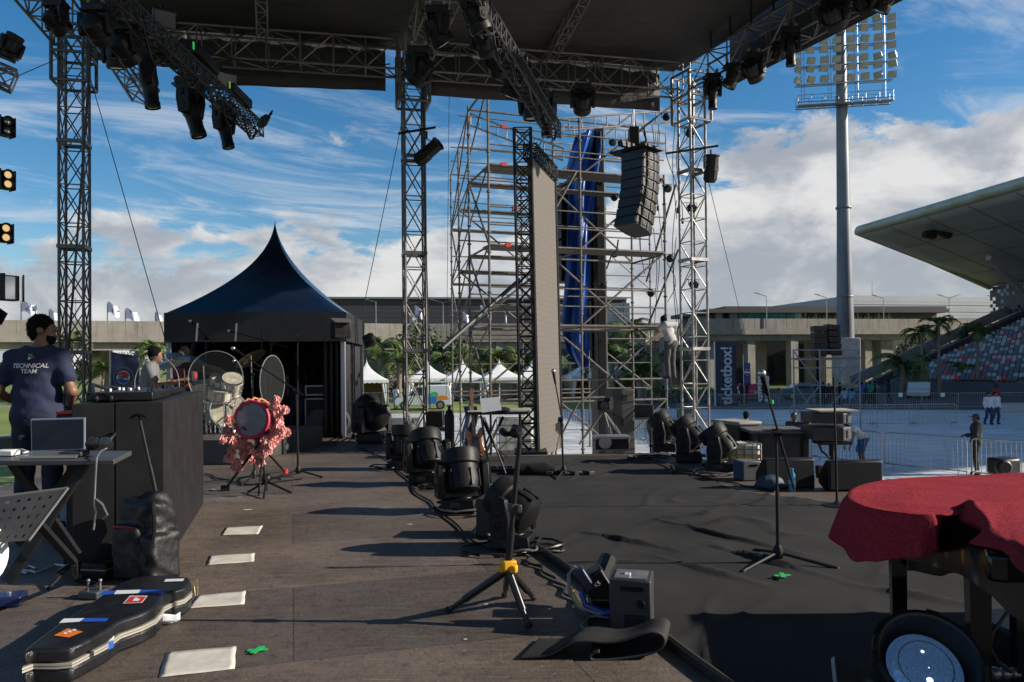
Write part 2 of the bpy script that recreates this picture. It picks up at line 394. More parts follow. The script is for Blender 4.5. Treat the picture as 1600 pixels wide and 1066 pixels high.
def _field(nt, b, mk, lk):
    v = mapped(mk, lk, R(-16)); a = noise_n(mk, lk, v, 0.25, 7)
    br = mk('ShaderNodeTexBrick'); lk(v, br.inputs['Vector']); br.inputs['Scale'].default_value = 1.0; br.offset = 0.5
    br.inputs['Brick Width'].default_value = 2.0; br.inputs['Row Height'].default_value = 1.0; br.inputs['Mortar Size'].default_value = 0.045
    br.inputs['Color1'].default_value = (0.80, 0.81, 0.82, 1); br.inputs['Color2'].default_value = (1.04, 1.04, 1.04, 1); br.inputs['Mortar'].default_value = (0.5, 0.5, 0.5, 1)
    col = mixc(mk, lk, rng(mk, lk, a, 0.3, 0.7), (0.52, 0.52, 0.51), (0.72, 0.71, 0.69)); col = mixc(mk, lk, rng(mk, lk, noise_n(mk, lk, v, 0.9, 9, 0.7, 0.6), 0.55, 0.72, 0, 0.45), col, (0.36, 0.35, 0.33)); col = mixc(mk, lk, 1.0, col, br.outputs['Color'], 'MULTIPLY')
    lk(col, b.inputs['Base Color']); b.inputs['Roughness'].default_value = 0.55
FIELD = nodemat('white field cover', _field)
ASPH = mat('asphalt', (0.075, 0.072, 0.07), 0.9, var=0.3, vscale=0.5)
def _conc(nt, b, mk, lk):
    v = mapped(mk, lk); a = noise_n(mk, lk, v, 0.5, 8, 0.65); s = noise_n(mk, lk, mapped(mk, lk, 0, (1.6, 1.6, 0.12)), 1.2, 8, 0.7, 0.3)
    col = mixc(mk, lk, rng(mk, lk, a, 0.3, 0.7), (0.25, 0.22, 0.185), (0.40, 0.365, 0.315))
    col = mixc(mk, lk, rng(mk, lk, s, 0.52, 0.75, 0, 0.65), col, (0.11, 0.10, 0.085)); lk(col, b.inputs['Base Color']); b.inputs['Roughness'].default_value = 0.85
CONC = nodemat('stained concrete', _conc)

g = MB(); g.quad((-900, -60, GZ), (900, -60, GZ), (900, 1500, GZ), (-900, 1500, GZ)); tag(g.build('grass_ground', GRASS), kind='structure')
g = MB(); g.quad((-9, 24, GZ+.004), (-11, 51, GZ+.004), (9, 54, GZ+.004), (48, 46, GZ+.004), (75, 10, GZ+.004), (30, -30, GZ+.004), (-6, -20, GZ+.004)); tag(g.build('field_cover', FIELD), kind='structure')
g = MB(); g.quad((9.3, 54.2, GZ+.004), (16, 92, GZ+.004), (75, 96, GZ+.004), (75, 47, GZ+.004), (48, 46.3, GZ+.004)); tag(g.build('road', ASPH), kind='structure')
g = MB(); g.quad((-70, 62, GZ+.004), (-70, 67, GZ+.004), (10, 77, GZ+.004), (10, 72, GZ+.004)); tag(g.build('path', mat('path', (0.2, 0.19, 0.17), 0.9, var=0.2)), kind='structure')
# white touch line on the grass
g = MB(); g.quad((-40, 33, GZ+.006), (-11.2, 42, GZ+.006), (-11.2, 42.15, GZ+.006), (-40, 33.15, GZ+.006)); tag(g.build('pitch_line', WHITE), kind='structure')
# stage deck
stage_poly = [(-5.0,-9),(12,-9),(9,5.2),(3.95,8.0),(3.15,9.65),(2.3,11.6),(-1.0,11.4),(-2.1,13.7),(-2.4,20),(-7.6,20),(-7.2,12),(-5.9,9)]
g = MB(); g.prism(stage_poly, -0.22, 0.0); tag(g.build('stage_floor', PLY, ang=0), kind='structure')
g = MB(); g.prism([(x*0.985, y*0.99) for x, y in stage_poly], GZ+.002, -0.225); tag(g.build('stage_base', mat('stage skirt', (0.02, 0.02, 0.022), 0.8, var=0.3), ang=0), kind='structure')
# carpet with real creases
cp = [G(1155,1086), G(1020,980), G(845,855), G(742,784), G(655,722), G(700,716), G(1000,712), G(1085,738), G(1150,768), G(1400,800)]
cpoly = [(p.x, p.y) for p in cp]+[(8.8, 5.0), (8.8, -1.4), (1.0, -1.4)]
cx0 = [p for p in cp]
def carpet_h(x, y):
    n1 = mnoise.noise(Vector((x*1.3+y*0.5, y*1.1, 3.1))); n2 = mnoise.noise(Vector((x*2.6-y*1.6, y*0.8+x*0.5, 7.7)))
    rid = max(0, 1-abs(n2)*6)**2*max(0, mnoise.noise(Vector((x*0.7, y*0.7, 1.9)))+0.25)
    z = 0.006+0.004*(n1+1)+0.04*rid
    for (a0, a1, b0, b1, hh, wd) in ((0.55, 6.1, 1.15, 5.5, .022, .03), (1.25, 6.5, 2.0, 5.35, .02, .03), (1.45, 5.6, 1.95, 4.75, .024, .028), (1.0, 5.3, 1.5, 4.6, .016, .03), (2.0, 4.6, 2.5, 4.2, .02, .03)):
        dx, dy = b0-a0, b1-a1; l2 = dx*dx+dy*dy; t = ((x-a0)*dx+(y-a1)*dy)/l2
        if -0.2 < t < 1.2:
            d = abs((x-a0)*dy-(y-a1)*dx)/math.sqrt(l2)+0.02*math.sin(9*t); z += 1.5*hh*math.exp(-(d/wd)**2)*max(0, 1-(2*abs(t-0.5))**4*0.6)
    return z
bm = bmesh.new()
nx, ny = 190, 250; X0, X1, Y0, Y1 = -1.3, 8.8, 2.2, 11.8
import bisect
def inside(x, y):
    c = False; n = len(cpoly); j = n-1
    for i in range(n):
        xi, yi = cpoly[i]; xj, yj = cpoly[j]
        if (yi > y) != (yj > y) and x < (xj-xi)*(y-yi)/(yj-yi)+xi: c = not c
        j = i
    return c
gv = {}
g = MB()
gx = [X0+(X1-X0)*i/nx for i in range(nx+1)]; gy = [Y0+(Y1-Y0)*j/ny for j in range(ny+1)]
def edge_x(y):      # left edge of the carpet
    xs = []
    n = len(cpoly)
    for i in range(n):
        (xa, ya), (xb, yb) = cpoly[i], cpoly[(i+1) % n]
        if (ya > y) != (yb > y): xs.append(xa+(xb-xa)*(y-ya)/(yb-ya))
    return (min(xs), max(xs)) if len(xs) >= 2 else None
rows = []
for y in gy:
    e = edge_x(y)
    if e: rows.append((y, e))
vs = []; fs = []
for (y, (a, b)) in rows:
    for i in range(nx+1):
        u = i/nx; x = a+(b-a)*u**1.25; vs.append((x, y, carpet_h(x, y)))
for j in range(len(rows)-1):
    for i in range(nx): fs.append((j*(nx+1)+i, j*(nx+1)+i+1, (j+1)*(nx+1)+i+1, (j+1)*(nx+1)+i))
g.add(vs, fs); tag(g.build('stage_carpet', CARPET, ang=180), kind='structure')
# ============================================================ TRUSSES AND STAGE ROOF
def truss(fr, lc, p, q, w, h, up, rc=0.025, rd=0.012, seg=None, zig='X'):
    p, q = Vector(p), Vector(q); d = (q-p); ln = d.length; d.normalize(); up = Vector(up); a = d.cross(up).normalized()*w/2; b = a.cross(d).normalized()*h/2
    cs = [-a-b, a-b, a+b, -a+b]
    for c in cs: fr.bar(p+c, q+c, rc, 8)
    n = max(1, round(ln/(seg or w)))
    for k in range(n+1):
        o = p+d*ln*k/n
        for i in range(4): lc.bar(o+cs[i], o+cs[(i+1)%4], rd, 5)
    for k in range(n):
        o, o2 = p+d*ln*k/n, p+d*ln*(k+1)/n
        for i in range(4):
            c1, c2 = cs[i], cs[(i+1)%4]
            if zig == 'X': lc.bar(o+c1, o2+c2, rd, 5); lc.bar(o+c2, o2+c1, rd, 5)
            elif (k+i) % 2: lc.bar(o+c1, o2+c2, rd, 5)
            else: lc.bar(o+c2, o2+c1, rd, 5)
TOPZ = CAMZ+6.15
def tower(px_, D, label, m, zig, rz, topz=TOPZ+0.35, wd=0.42):
    b = P(px_, 600, D); t = thing('truss_tower', label, 'truss tower', (b.x, b.y, GZ), rz, 'truss towers holding up the stage roof')
    f, l, pl = MB(), MB(), MB(); H = topz-GZ
    truss(f, l, (0,0,0.05), (0,0,H), wd, wd, (0,1,0), 0.028, 0.013, 0.72 if zig == 'X' else 0.55, zig)
    z = 1.5
    while z < H-0.3:
        pl = MB(); r1, r2 = (wd/2-.02)*1.4142, (wd/2+.036)*1.4142; pl.lathe([(r1,z-.035),(r2,z-.035),(r2,z+.035),(r1,z+.035),(r1,z-.035)],4,M=Matrix.Rotation(PI/4,3,'Z'),cap=False); pl.build('joint_collar', m, t, local=True)
        z += 2.02
    f.build('chords', m, t, local=True); l.build('lacing', m, t, local=True)
    bp = MB(); bp.box((0,0,0.02), (0.9,0.9,0.04)); bp.build('base_plate', ALUD, t, local=True)
    sl = MB(); sl.box((0,0,H-0.55), (wd+.22, wd+.22, 0.5), top=(1,1)); 
    s2 = MB()
    for sx in (-1,1):
        for sy in (-1,1): s2.bar((sx*(wd/2+.1), sy*(wd/2+.1), H-1.0), (sx*(wd/2+.1), sy*(wd/2+.1), H+0.1), 0.035, 8)
    for zz in (H-1.0, H-0.45, H+0.08):
        for sx in (-1,1):
            s2.bar((sx*(wd/2+.1), -(wd/2+.1), zz), (sx*(wd/2+.1), wd/2+.1, zz), 0.03, 6); s2.bar((-(wd/2+.1), sx*(wd/2+.1), zz), (wd/2+.1, sx*(wd/2+.1), zz), 0.03, 6)
    s2.build('sleeve_block', m, t, local=True)
    return t, b
tL, bL = tower(117, 14.8, 'dark square truss tower at the left behind the navy shirted man', ALUD, 'X', R(14))
tM, bM = tower(649, 16.1, 'dark truss tower in the middle, just right of the black marquee', ALUD, 'X', R(14))
tR, bR = tower(1086, 17.5, 'bright aluminium truss tower at the right edge of the scaffold', ALU, 'Z', R(26))
ZB = TOPZ; ZT = TOPZ+0.62
TR = mat('roof truss aluminium', (0.16, 0.15, 0.145), 0.5, 0.6, var=0.3, vscale=3)
def rooftruss(p, q, label, w=0.5, seg=0.62):
    mid = (Vector(p)+Vector(q))/2
    t = thing('roof_truss', label, 'roof truss', (p[0], p[1], ZB), 0, 'trusses framing the stage roof'); f, l = MB(), MB()
    truss(f, l, (p[0], p[1], (ZB+ZT)/2), (q[0], q[1], (ZB+ZT)/2), w, ZT-ZB, (0,0,1), 0.026, 0.016, seg, 'Z'); f.build('chords', TR, t); l.build('lacing', TR, t)
    return t
def lerp(a, b, t): return Vector(a)+(Vector(b)-Vector(a))*t
rooftruss(lerp(bL, bM, .05), lerp(bL, bM, .95), 'dark rear roof truss between the left and middle towers')
rooftruss(lerp(bM, bR, .05), lerp(bM, bR, .95), 'dark rear roof truss between the middle tower and the scaffold corner')
dirL = V(0.30, -1.3, 0).normalized(); dirM = V(0.36, -1.2, 0).normalized(); dirR = V(1.0, -2.25, 0).normalized()
endL, endM, endR = bL+dirL*24, bM+dirM*25, bR+dirR*29
rooftruss(bL+dirL*.3, endL, 'side roof truss running overhead from the left tower'); rooftruss(bM+dirM*.3, endM, 'roof truss running overhead from the middle tower'); rooftruss(bR+dirR*.3, endR, 'side roof truss from the right tower carrying a row of lamps')
# short outriggers beyond the left tower with a caster wheel end
t = thing('outrigger_truss', 'short truss stub sticking out below the left lamp row', 'outrigger', P(200, 100, 13.2)); f, l = MB(), MB()
truss(f, l, P(165, 55, 14.2), P(228, 150, 13.6), .34, .34, (0,0,1), .025, .014, .34, 'Z'); f.build('chords', ALU, t); l.build('lacing', ALU, t)
# roof skin
def _skin(nt, b, mk, lk):
    v = mapped(mk, lk); a = noise_n(mk, lk, v, 0.5, 7); wv = mk('ShaderNodeTexNoise'); 
    col = mixc(mk, lk, rng(mk, lk, a, 0.3, 0.7), (0.026, 0.024, 0.023), (0.05, 0.045, 0.042)); lk(col, b.inputs['Base Color']); b.inputs['Roughness'].default_value = 0.7
    bumpn(mk, lk, noise_n(mk, lk, mapped(mk, lk, R(16), (0.6, 3, 1)), 1.2, 5), b, 0.5, 0.2)
SKIN = nodemat('roof tarpaulin', _skin)
t = thing('stage_roof', 'dark tarpaulin roof stretched over the stage trusses', 'stage roof', (0, 8, ZT))
a0, b0 = bL+V(.1,.5,0), bR+V(-.1,.5,0); a1, b1 = endL+V(.2,0,0), endR+V(.1,0,0)
def roof_fn(u, v):
    p = lerp(lerp(a0, b0, u), lerp(a1, b1, u), v); sag = 0.05*math.sin(u*9)+0.04*math.sin(v*14+u*3)
    return V(p.x, p.y, ZT+0.10+2.3*math.sin(min(v, 0.65)/0.65*PI/2)*0.55+sag)
g = MB(); g.sheet(40, 40, roof_fn); g.build('canopy', SKIN, t, ang=180, solid=0.012)
def valance(p, q, ztop, zb0, zb1, out, nm='valance', w=24):
    def fn(u, v):
        o = lerp(p, q, u); s = 0.02*math.sin(u*31)+0.02*math.sin(u*57+2)
        return V(o.x+out.x*(1+s*v), o.y+out.y*(1+s*v), (zb0+(zb1-zb0)*u+0.006*math.sin(u*23))*(1-v)+ztop*v)
    m = MB(); m.sheet(w, 4, fn); m.build(nm, SKIN, t, ang=180, solid=0.01)
nb = V(-.2, .55, 0)
valance(lerp(bL, bM, .30), lerp(bL, bM, .93), ZT+.25, ZB-.28, ZB-.18, nb); valance(lerp(bM, bR, .07), lerp(bM, bR, .93), ZT+.25, ZB-.22, ZB-.22, nb); valance(lerp(bL,bM,.02), lerp(bL,bM,.31), ZT+.25, ZB+.1, ZB+.02, nb)
rr = V(.42, .2, 0); valance(bR+dirR*.8, bR+dirR*18, ZT+.9, ZB-.02, ZB-.02, rr, w=40)
# battens hanging by the right edge
for k in range(15):
    o = bR+dirR*(1.2+k*.62)+V(-.35,-.15,0); m = MB(); m.flat((o.x, o.y, ZT-.05), (o.x, o.y, ZT+.38), .07, .02, (1,0,0)); m.build('roof_strap', BLKM, t)
# purlins under the roof skin
for (x1,y1,x2,y2,w_) in ((405,-60,410,58,14),(935,-60,862,88,20)):
    d0 = bL.y+.35 if x1 < 600 else bR.y-.8
    q = P(x2, y2, d0); p = P(x1, y1, d0-2.6); p.z = q.z+.55
    tt = thing('roof_purlin', 'thin roof purlin truss %s' % ('above the rear truss left of the middle tower' if x1 < 600 else 'under the roof skin above the scaffold'), 'purlin', q, 0, 'purlins under the roof'); f, l = MB(), MB()
    truss(f, l, p, q, .2, .2, (0,0,1), .018, .01, .3, 'Z'); f.build('chords', TR, tt); l.build('lacing', TR, tt)
# guy wires
def wire(p, q, label, r=0.008, sag=0.0, nm='guy_wire', cat='guy wire', m=CABLE):
    p, q = Vector(p), Vector(q); g = MB(); g.tube([lerp(p, q, i/14)-V(0,0,sag*4*(i/14)*(1-i/14)) for i in range(15)], r, 5); return tag(g.build(nm, m), label, cat)
wire(P(140,118,14.7), P(262,545,13.9), 'thin guy wire from the left tower down to the marquee corner')
wire(P(628,190,16), P(566,490,15.5), 'thin guy wire from the middle tower down behind the marquee')
wire(P(702,130,16.6), P(697,620,19), 'thin wire hanging straight down just right of the middle tower', .006)
wire(P(1105,275,17.3), P(1165,525,24), 'thin guy wire from the right tower down to the field')
wire(P(94,90,14.5), P(-20,140,12), 'thin wire from the left tower to the truss end at the photo edge', .008)
wire(P(143,60,14.2), P(99,640,14.4), 'black cable hanging down the left tower', .022, .2, 'power_cable', 'cable')
# ============================================================ BACKGROUND BUILDINGS
WZ = 6.1
def walkway(pts, label, WZ=6.1):
    t = thing('concrete_walkway', label, 'concrete walkway', GF(*pts[0]))
    w3 = [GF(*p) for p in pts]; g = MB(); j = MB(); under = MB()
    for i in range(len(w3)-1):
        a, b = w3[i], w3[i+1]; d = (b-a).normalized(); nrm = V(d.y, -d.x, 0)
        g.M = frame(d, (0,0,1), V(0,0,0)); L0 = (b-a).length
        g.M = Matrix.Translation(a) @ frame(d, V(-d.y, d.x, 0), V(0,0,0))
        g.prism([(0,0),(L0,0),(L0,.35),(0,.35)], WZ-2.1-GZ, WZ-GZ); g.prism([(0,.352),(L0,.352),(L0,7),(0,7)], WZ-2.0-GZ, WZ-1.1-GZ)
        g.prism([(0,.5),(L0,.5),(L0,1.1),(0,1.1)], WZ-2.9-GZ, WZ-2.05-GZ)
        j.M = g.M
        for k in range(int(L0/1.55)): j.prism([(k*1.55, -.012), (k*1.55+.035, -.012), (k*1.55+.035, .01), (k*1.55, .01)], WZ-1.35-GZ, WZ-.02-GZ)
        j.prism([(0,-.06),(L0,-.06),(L0,-.004),(0,-.004)], WZ-2.1-GZ, WZ-1.4-GZ)
    g.build('deck', CONC, t, ang=0); j.build('parapet', CONC, t, ang=0)
    return t, w3
wlk1, W1 = walkway([(-260,68),(640,86),(1062,90)], 'long weathered concrete walkway on piers across the left background')
wlk2, W2 = walkway([(1078,100),(1452,107),(1760,113)], 'concrete walkway on tall piers in front of the low terminal at the right', 7.2)
def pier(t, x, D, w_=1.0, dp=1.0, capw=None, WZ=6.1):
    p = GF(x, D); g = MB(); g.box((p.x, p.y, (WZ-2.0+GZ)/2), (w_, dp, WZ-2.0-GZ), R(14))
    if capw: g.box((p.x, p.y, WZ-2.9), (w_*.9, dp, 1.4), R(14), top=(capw, 1))
    g.build('pier', CONC, t, ang=0)
for x, D in ((-60,73),(36,75),(152,78),(168,83),(290,80),(470,84),(612,87),(700,88),(780,88),(850,87),(900,86),(1000,84),(1040,84)): pier(wlk1, x, D, .95, 1.1, 1.9 if x in (36,152) else None)
for x, D in ((1112,97),(1171,97),(1189,101),(1238,98),(1266,103),(1292,100),(1318,104),(1353,101),(1362,105),(1382,101.5),(1440,103),(1472,104),(1540,106)): pier(wlk2, x, D+6, 1.1 if x != 1382 else 1.9, 1.2, None, 7.2)
DARKWALL = mat('dark undercroft wall', (0.085, 0.08, 0.075), .9, var=.4, vscale=.3)  # dark wall colour with noise variation
def block(nm, label, cat, x0, x1, ytop, D, m, depth=20, ybot=None, D1=None):
    a, b = GF(x0, D), GF(x1, D1 or D); z1 = P((x0+x1)/2, ytop, (D+(D1 or D))/2).z
    d = (b-a).normalized(); n = V(-d.y, d.x, 0)
    t = thing(nm, label, cat, a); g = MB(); g.prism([(a.x,a.y),(b.x,b.y),(b.x+n.x*depth,b.y+n.y*depth),(a.x+n.x*depth,a.y+n.y*depth)], GZ, z1); g.build('wall', m, t, ang=0); return t, a, b, z1, n
tu, _, _, _, _ = block('ground_floor_wall', 'dark ground floor wall recessed behind the walkway piers in the middle', 'wall', 560, 1260, 540, 112, DARKWALL, 3)
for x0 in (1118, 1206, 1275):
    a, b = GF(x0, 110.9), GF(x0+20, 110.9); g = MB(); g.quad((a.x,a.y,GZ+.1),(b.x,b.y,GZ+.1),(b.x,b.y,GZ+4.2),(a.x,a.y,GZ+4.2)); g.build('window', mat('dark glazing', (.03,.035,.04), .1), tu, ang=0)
def _clad(nt, b, mk, lk):
    v = mapped(mk, lk); wv = mk('ShaderNodeTexWave', wave_type='BANDS', bands_direction='Z'); wv.inputs['Scale'].default_value = 0.45; lk(v, wv.inputs['Vector'])
    col = mixc(mk, lk, rng(mk, lk, wv.outputs['Fac'], .75, 1), (0.042, 0.043, 0.048), (0.026, 0.027, 0.03)); lk(col, b.inputs['Base Color']); b.inputs['Roughness'].default_value = .55
CLAD = nodemat('dark cladding', _clad)
tB, a, b, z1, n = block('hangar', 'long dark grey clad hall behind the left walkway and scaffold', 'building', 470, 980, 468, 118, CLAD, 40, D1=126)
g = MB(); g.box(((a.x+b.x)/2,(a.y+b.y)/2-.2,z1+.15),((b-a).length,.5,.3), math.atan2(b.y-a.y,b.x-a.x)); g.build('roof_edge', mat('roof edge', (.16,.16,.17), .6), tB)
WCL = mat('white cladding', (.40,.42,.45), .5, var=.1, vscale=.2)
tB, a, b, z1, n = block('white_hall', 'large pale clad hall rising behind the terminal at the right', 'building', 1330, 1700, 464, 140, WCL, 50, D1=152)
for k in range(4): 
    g = MB(); zz = z1-1.1-k*1.25; g.box(((a.x+b.x)/2,(a.y+b.y)/2-.35,zz),((b-a).length,.06,.05), math.atan2(b.y-a.y,b.x-a.x)); g.build('panel_joint', mat('joint', (.2,.2,.21), .6), tB)
tB2, a, b, z1, n = block('grey_annexe', 'small grey building behind the blue tarpaulin and palms', 'building', 890, 985, 474, 110, mat('annexe', (.3,.32,.34), .6, var=.1), 10)
for k in range(3): g = MB(); g.box((lerp(a,b,.3+.3*k).x, a.y-.03, z1-2.6), (.07,.05,5)); g.build('panel_joint', DARKWALL, tB2)
tT, a, b, z1, n = block('terminal', 'low terminal with green glass and a flat dark roof behind the right walkway', 'building', 1106, 1465, 490, 119, mat('terminal wall', (.10,.095,.09), .7, var=.3, vscale=.4), 12, D1=124)
L0 = (b-a).length; d = (b-a)/L0; MT = Matrix.Translation(V(a.x, a.y, 0)) @ frame(d, V(-d.y,d.x,0), V(0,0,0))
g = MB(); g.M = MT; g.prism([(-1.0,-2.6),(L0+.3,-2.6),(L0+.3,14),(-1.0,14)], 9.0, 9.6); g.prism([(2,-2.3),(L0,-2.3),(L0,12),(2,12)], 9.602, 10.0); g.build('roof', mat('terminal roof', (.07,.068,.066), .6, var=.2), tT, ang=0)
gl = mat('green glazing', (.03,.17,.145), .12, coat=.5, var=.35, vscale=.5)
for k in range(8):
    g = MB(); g.M = MT; g.prism([(4.2+k*1.28,-2.2),(5.4+k*1.28,-2.2),(5.4+k*1.28,-2.15),(4.2+k*1.28,-2.15)], 7.0, 8.9); g.build('window', gl, tT, ang=0)
for k in range(9):
    g = MB(); g.M = MT; g.prism([(4.12+k*1.28,-2.25),(4.18+k*1.28,-2.25),(4.18+k*1.28,-2.1),(4.12+k*1.28,-2.1)], 7.0, 8.98); g.build('mullion', DKG, tT, ang=0)
for k in range(9):
    g = MB(); g.M = MT; x = 15.2+k*1.75; g.prism([(x,-1.6),(x+.28,-1.6),(x+.28,-1.3),(x,-1.3)], 7.0, 8.98); g.build('column', CONC, tT, ang=0)
    g = MB(); g.M = MT; g.prism([(x+.32,-.12),(x+1.7,-.12),(x+1.7,-.05),(x+.32,-.05)], 6.6, 8.6); g.build('window', mat('dim glazing', (.05,.055,.06), .15), tT, ang=0)
g = MB(); g.M = MT; g.prism([(-2.8,-2.0),(4.0,-2.2),(4.0,2),(-2.8,2)], 6.9, 7.4); g.prism([(-2.2,-2.1),(-.6,-2.1),(-1.6,1.5),(-2.2,1.5)], 7.4, 8.4); g.prism([(.6,-2.1),(1.6,-2.1),(1.6,1.5),(1.3,1.5)], 7.4, 9.0); g.prism([(2.8,-2.1),(4.1,-2.1),(4.1,1.5),(3.4,1.5)], 7.4, 9.0); g.build('screen_wall', mat('grey screen', (.14,.14,.14), .7), tT, ang=0)
# lamp posts on the walkways
def lamp_post(x, D, zb, h, two, label):
    p = P(x, 575, D); t = thing('street_lamp', label, 'lamp post', (p.x, p.y, zb), 0, 'lamp posts on the walkways'); g = MB(); g.bar((0,0,0), (0,0,h), .07, 8, .045); 
    if two: g.bar((0,0,h-.05),(-1.0,0,h+.3),.04); 
    g.bar((0,0,h-.05),(-1.1 if not two else 1.0,0,h+.3),.04); g.build('pole', GREY, t, local=True)
    for s in ((-1,1) if two else (-1,)):
        m = MB(); m.box((s*1.25,0,h+.36),(.7,.22,.08), M=Matrix.Rotation(s*-.25,3,'Y')); m.build('lamp_head', GREY, t, local=True)
for x, D, two, s in ((1199,82,0,'above the green glass, left of the floodlight mast'),(1293,85,0,'just left of the floodlight mast'),(1382,87,0,'right of the floodlight mast, short'),(1485,88,1,'double armed, above the right palms'),(1562,90,0,'rightmost on the walkway'),(588,86,0,'over the dark hall right of the marquee'),(693,88,1,'double armed, right of the middle tower'),(119,78,0,'beside the left truss tower')):
    lamp_post(x, D+(20 if x > 1100 else 0), WZ-1.1+(1.1 if x > 1100 else 0), 3.6+(.5 if x > 1100 else 0), two, 'slim walkway lamp post '+s)
# mast far away
wire(P(1363,478,160), P(1363,440,160), 'thin antenna on the far white hall', .09, 0, 'antenna', 'antenna', GREY)
# flags
FLAG = nodemat('flag cloth', lambda nt, b, mk, lk: (lk(mixc(mk, lk, rng(mk, lk, noise_n(mk, lk, mapped(mk, lk), 1.6, 3), .5, .56), mixc(mk, lk, rng(mk, lk, noise_n(mk, lk, mapped(mk, lk), 2.2, 2), .56, .6), (.75,.76,.82), (.10,.07,.35)), (.70,.70,.78)), b.inputs['Base Color'])))
k = 0
for x, y, D, wd in ((33,470,78,20),(77,483,79,12),(168,472,80,15),(196,482,80.5,18),(243,487,82,9),(630,486,87,4),(649,478,88,12),(641,490,88.5,9),(724,487,88,9),(752,478,89,14),(829,485,90,14),(790,488,90,2)):
    p = P(x, 575, D); zt = P(x, y, D).z; zb = WZ-1.1
    t = thing('flagpole', 'white festival flag flying %s' % ['far left','left of the technician','left of the truss tower at the left','just right of the left truss tower','furled beside the marquee','left of the middle tower','high behind the middle tower','small behind the middle tower','limp left of the scaffold','in the scaffold left bay','behind the black screen truss','half hidden behind the scaffold bay'][k]+' above the walkway', 'flag', (p.x, p.y, zb), 0, 'flags along the walkway'); k += 1
    g = MB(); g.bar((0,0,0),(0,0,zt-zb),.05,6); g.build('pole', GREY, t, local=True)
    W_ = wd/1200*D*1.15
    g = MB(); g.sheet(10, 5, lambda u, v: V(u*W_, .22*math.sin(u*7+v*1.5)*u, zt-zb-.05-1.1*(1-v)-.5*u*u+.12*math.sin(u*6+v))); g.build('banner', FLAG, t, ang=180, local=True)
# ============================================================ VEGETATION
LEAF = mat('palm leaf', (0.05, 0.085, 0.018), .55, var=.5, vscale=1.5, col2=(.12, .16, .035))
LEAF2 = mat('tree leaf', (0.03, 0.055, 0.014), .6, var=.5, vscale=1.2, col2=(.075, .105, .025))
BARK = mat('palm bark', (.22,.19,.15), .9, var=.35, vscale=4, stretch=(1,1,5))
def palm_mesh(seed, nf, fl, up=1.0):
    rd = random.Random(seed); g = MB(); st = MB()
    for k in range(nf):
        az = 2*PI*k/nf*1.618*3+rd.uniform(-.3,.3); el = R(rd.uniform(8, 80))*up; Lf = fl*rd.uniform(.8,1.1); pts = []; p = V(0,0,0); e = el
        for i in range(13):
            pts.append(p.copy()); d = V(math.cos(az)*math.cos(e), math.sin(az)*math.cos(e), math.sin(e)); p = p+d*Lf/12; e -= (.10+.11*i/12)*(1.25)
        g.tube(pts, [.03*fl/2.5*(1-i/14) for i in range(13)], 4)
        for i in range(2, 13):
            d = (pts[i]-pts[i-1]).normalized(); sd = d.cross(V(0,0,1)); sd = sd.normalized() if sd.length > .01 else V(1,0,0)
            for s in (-1,1):
                for q in (0,.5):
                    b = lerp(pts[i-1], pts[i], q); ll = fl*.30*math.sin(PI*min(1,(i+q)/13.5))**.6*rd.uniform(.8,1.15)
                    tip = b+(sd*s*.8+d*.55+V(0,0,-.35+rd.uniform(-.25,.25)))*ll; wv = d*.045*fl/2.5*1.5
                    g.add([b-wv, b+wv, tip], [(0,1,2)])
    return g
PALMS = [palm_mesh(i, 15+2*i, 2.6, 1.0).mesh('palm_crown', LEAF, 0) for i in range(3)]
def palm(x, ytop, D, label, k=0, s=1.0, ybase=None):
    b = GF(x, D); top = P(x, ytop, D).z; t = thing('palm_tree', label, 'palm tree', b, random.uniform(0,6), 'palm trees in front of the walkway'); h = top-GZ-1.2*s
    g = MB(); n = 9; g.tube([V(.12*math.sin(i/n*2+k),.0,h*i/n) for i in range(n+1)], [.17*s*(1.25-.5*i/n) for i in range(n+1)], 8); g.build('trunk', BARK, t, local=True)
    c = link('crown', PALMS[k % 3], t); c.location = (.12*math.sin(2+k), 0, h-.05); c.scale = (s, s, s)
for a in ((112,512,70,'palm behind the left truss tower',0,1.0),(243,530,72,'palm left of the marquee corner',1,1.1),(160,560,74,'low palm between the left piers',2,.8),(592,518,68,'palm with drooping crown at the right edge of the marquee',0,1.15),(626,545,66,'bright short palm in front of the middle tower',1,1.05),
    (690,545,74,'leafy palm behind the white tents, right of the middle tower',2,.85),(742,535,73,'palm behind the scaffold left bay',0,1.2),(775,540,73,'palm behind the second white tent peak',1,1.25),(822,548,75,'palm behind the black screen truss',2,1.1),(880,545,74,'palm behind the lower blue tarpaulin',0,1.1),(955,530,66,'dense palm right of the blue tarpaulin',1,1.5),(984,492,88,'tall palm against the sky right of the blue tarpaulin',2,1.6),(1024,535,66,'dense palm behind the climbing worker',0,1.5),(1002,560,64,'low palm left of the right tower',2,1.1),
    (1440,503,70,'dark palm left of the pair in front of the shaded walkway',0,.85),(1468,492,69,'dark palm with two drooping sides by the grandstand',1,.8),(1528,500,72,'wide palm rising behind the grandstand edge',2,.85),(1408,545,68,'sunlit palm between the right piers',0,1.2),(1420,560,72,'small sunlit palm under the right walkway',1,.8),(1498,560,76,'small palm in the gap beside the grandstand stair',2,.9)):
    palm(*a)
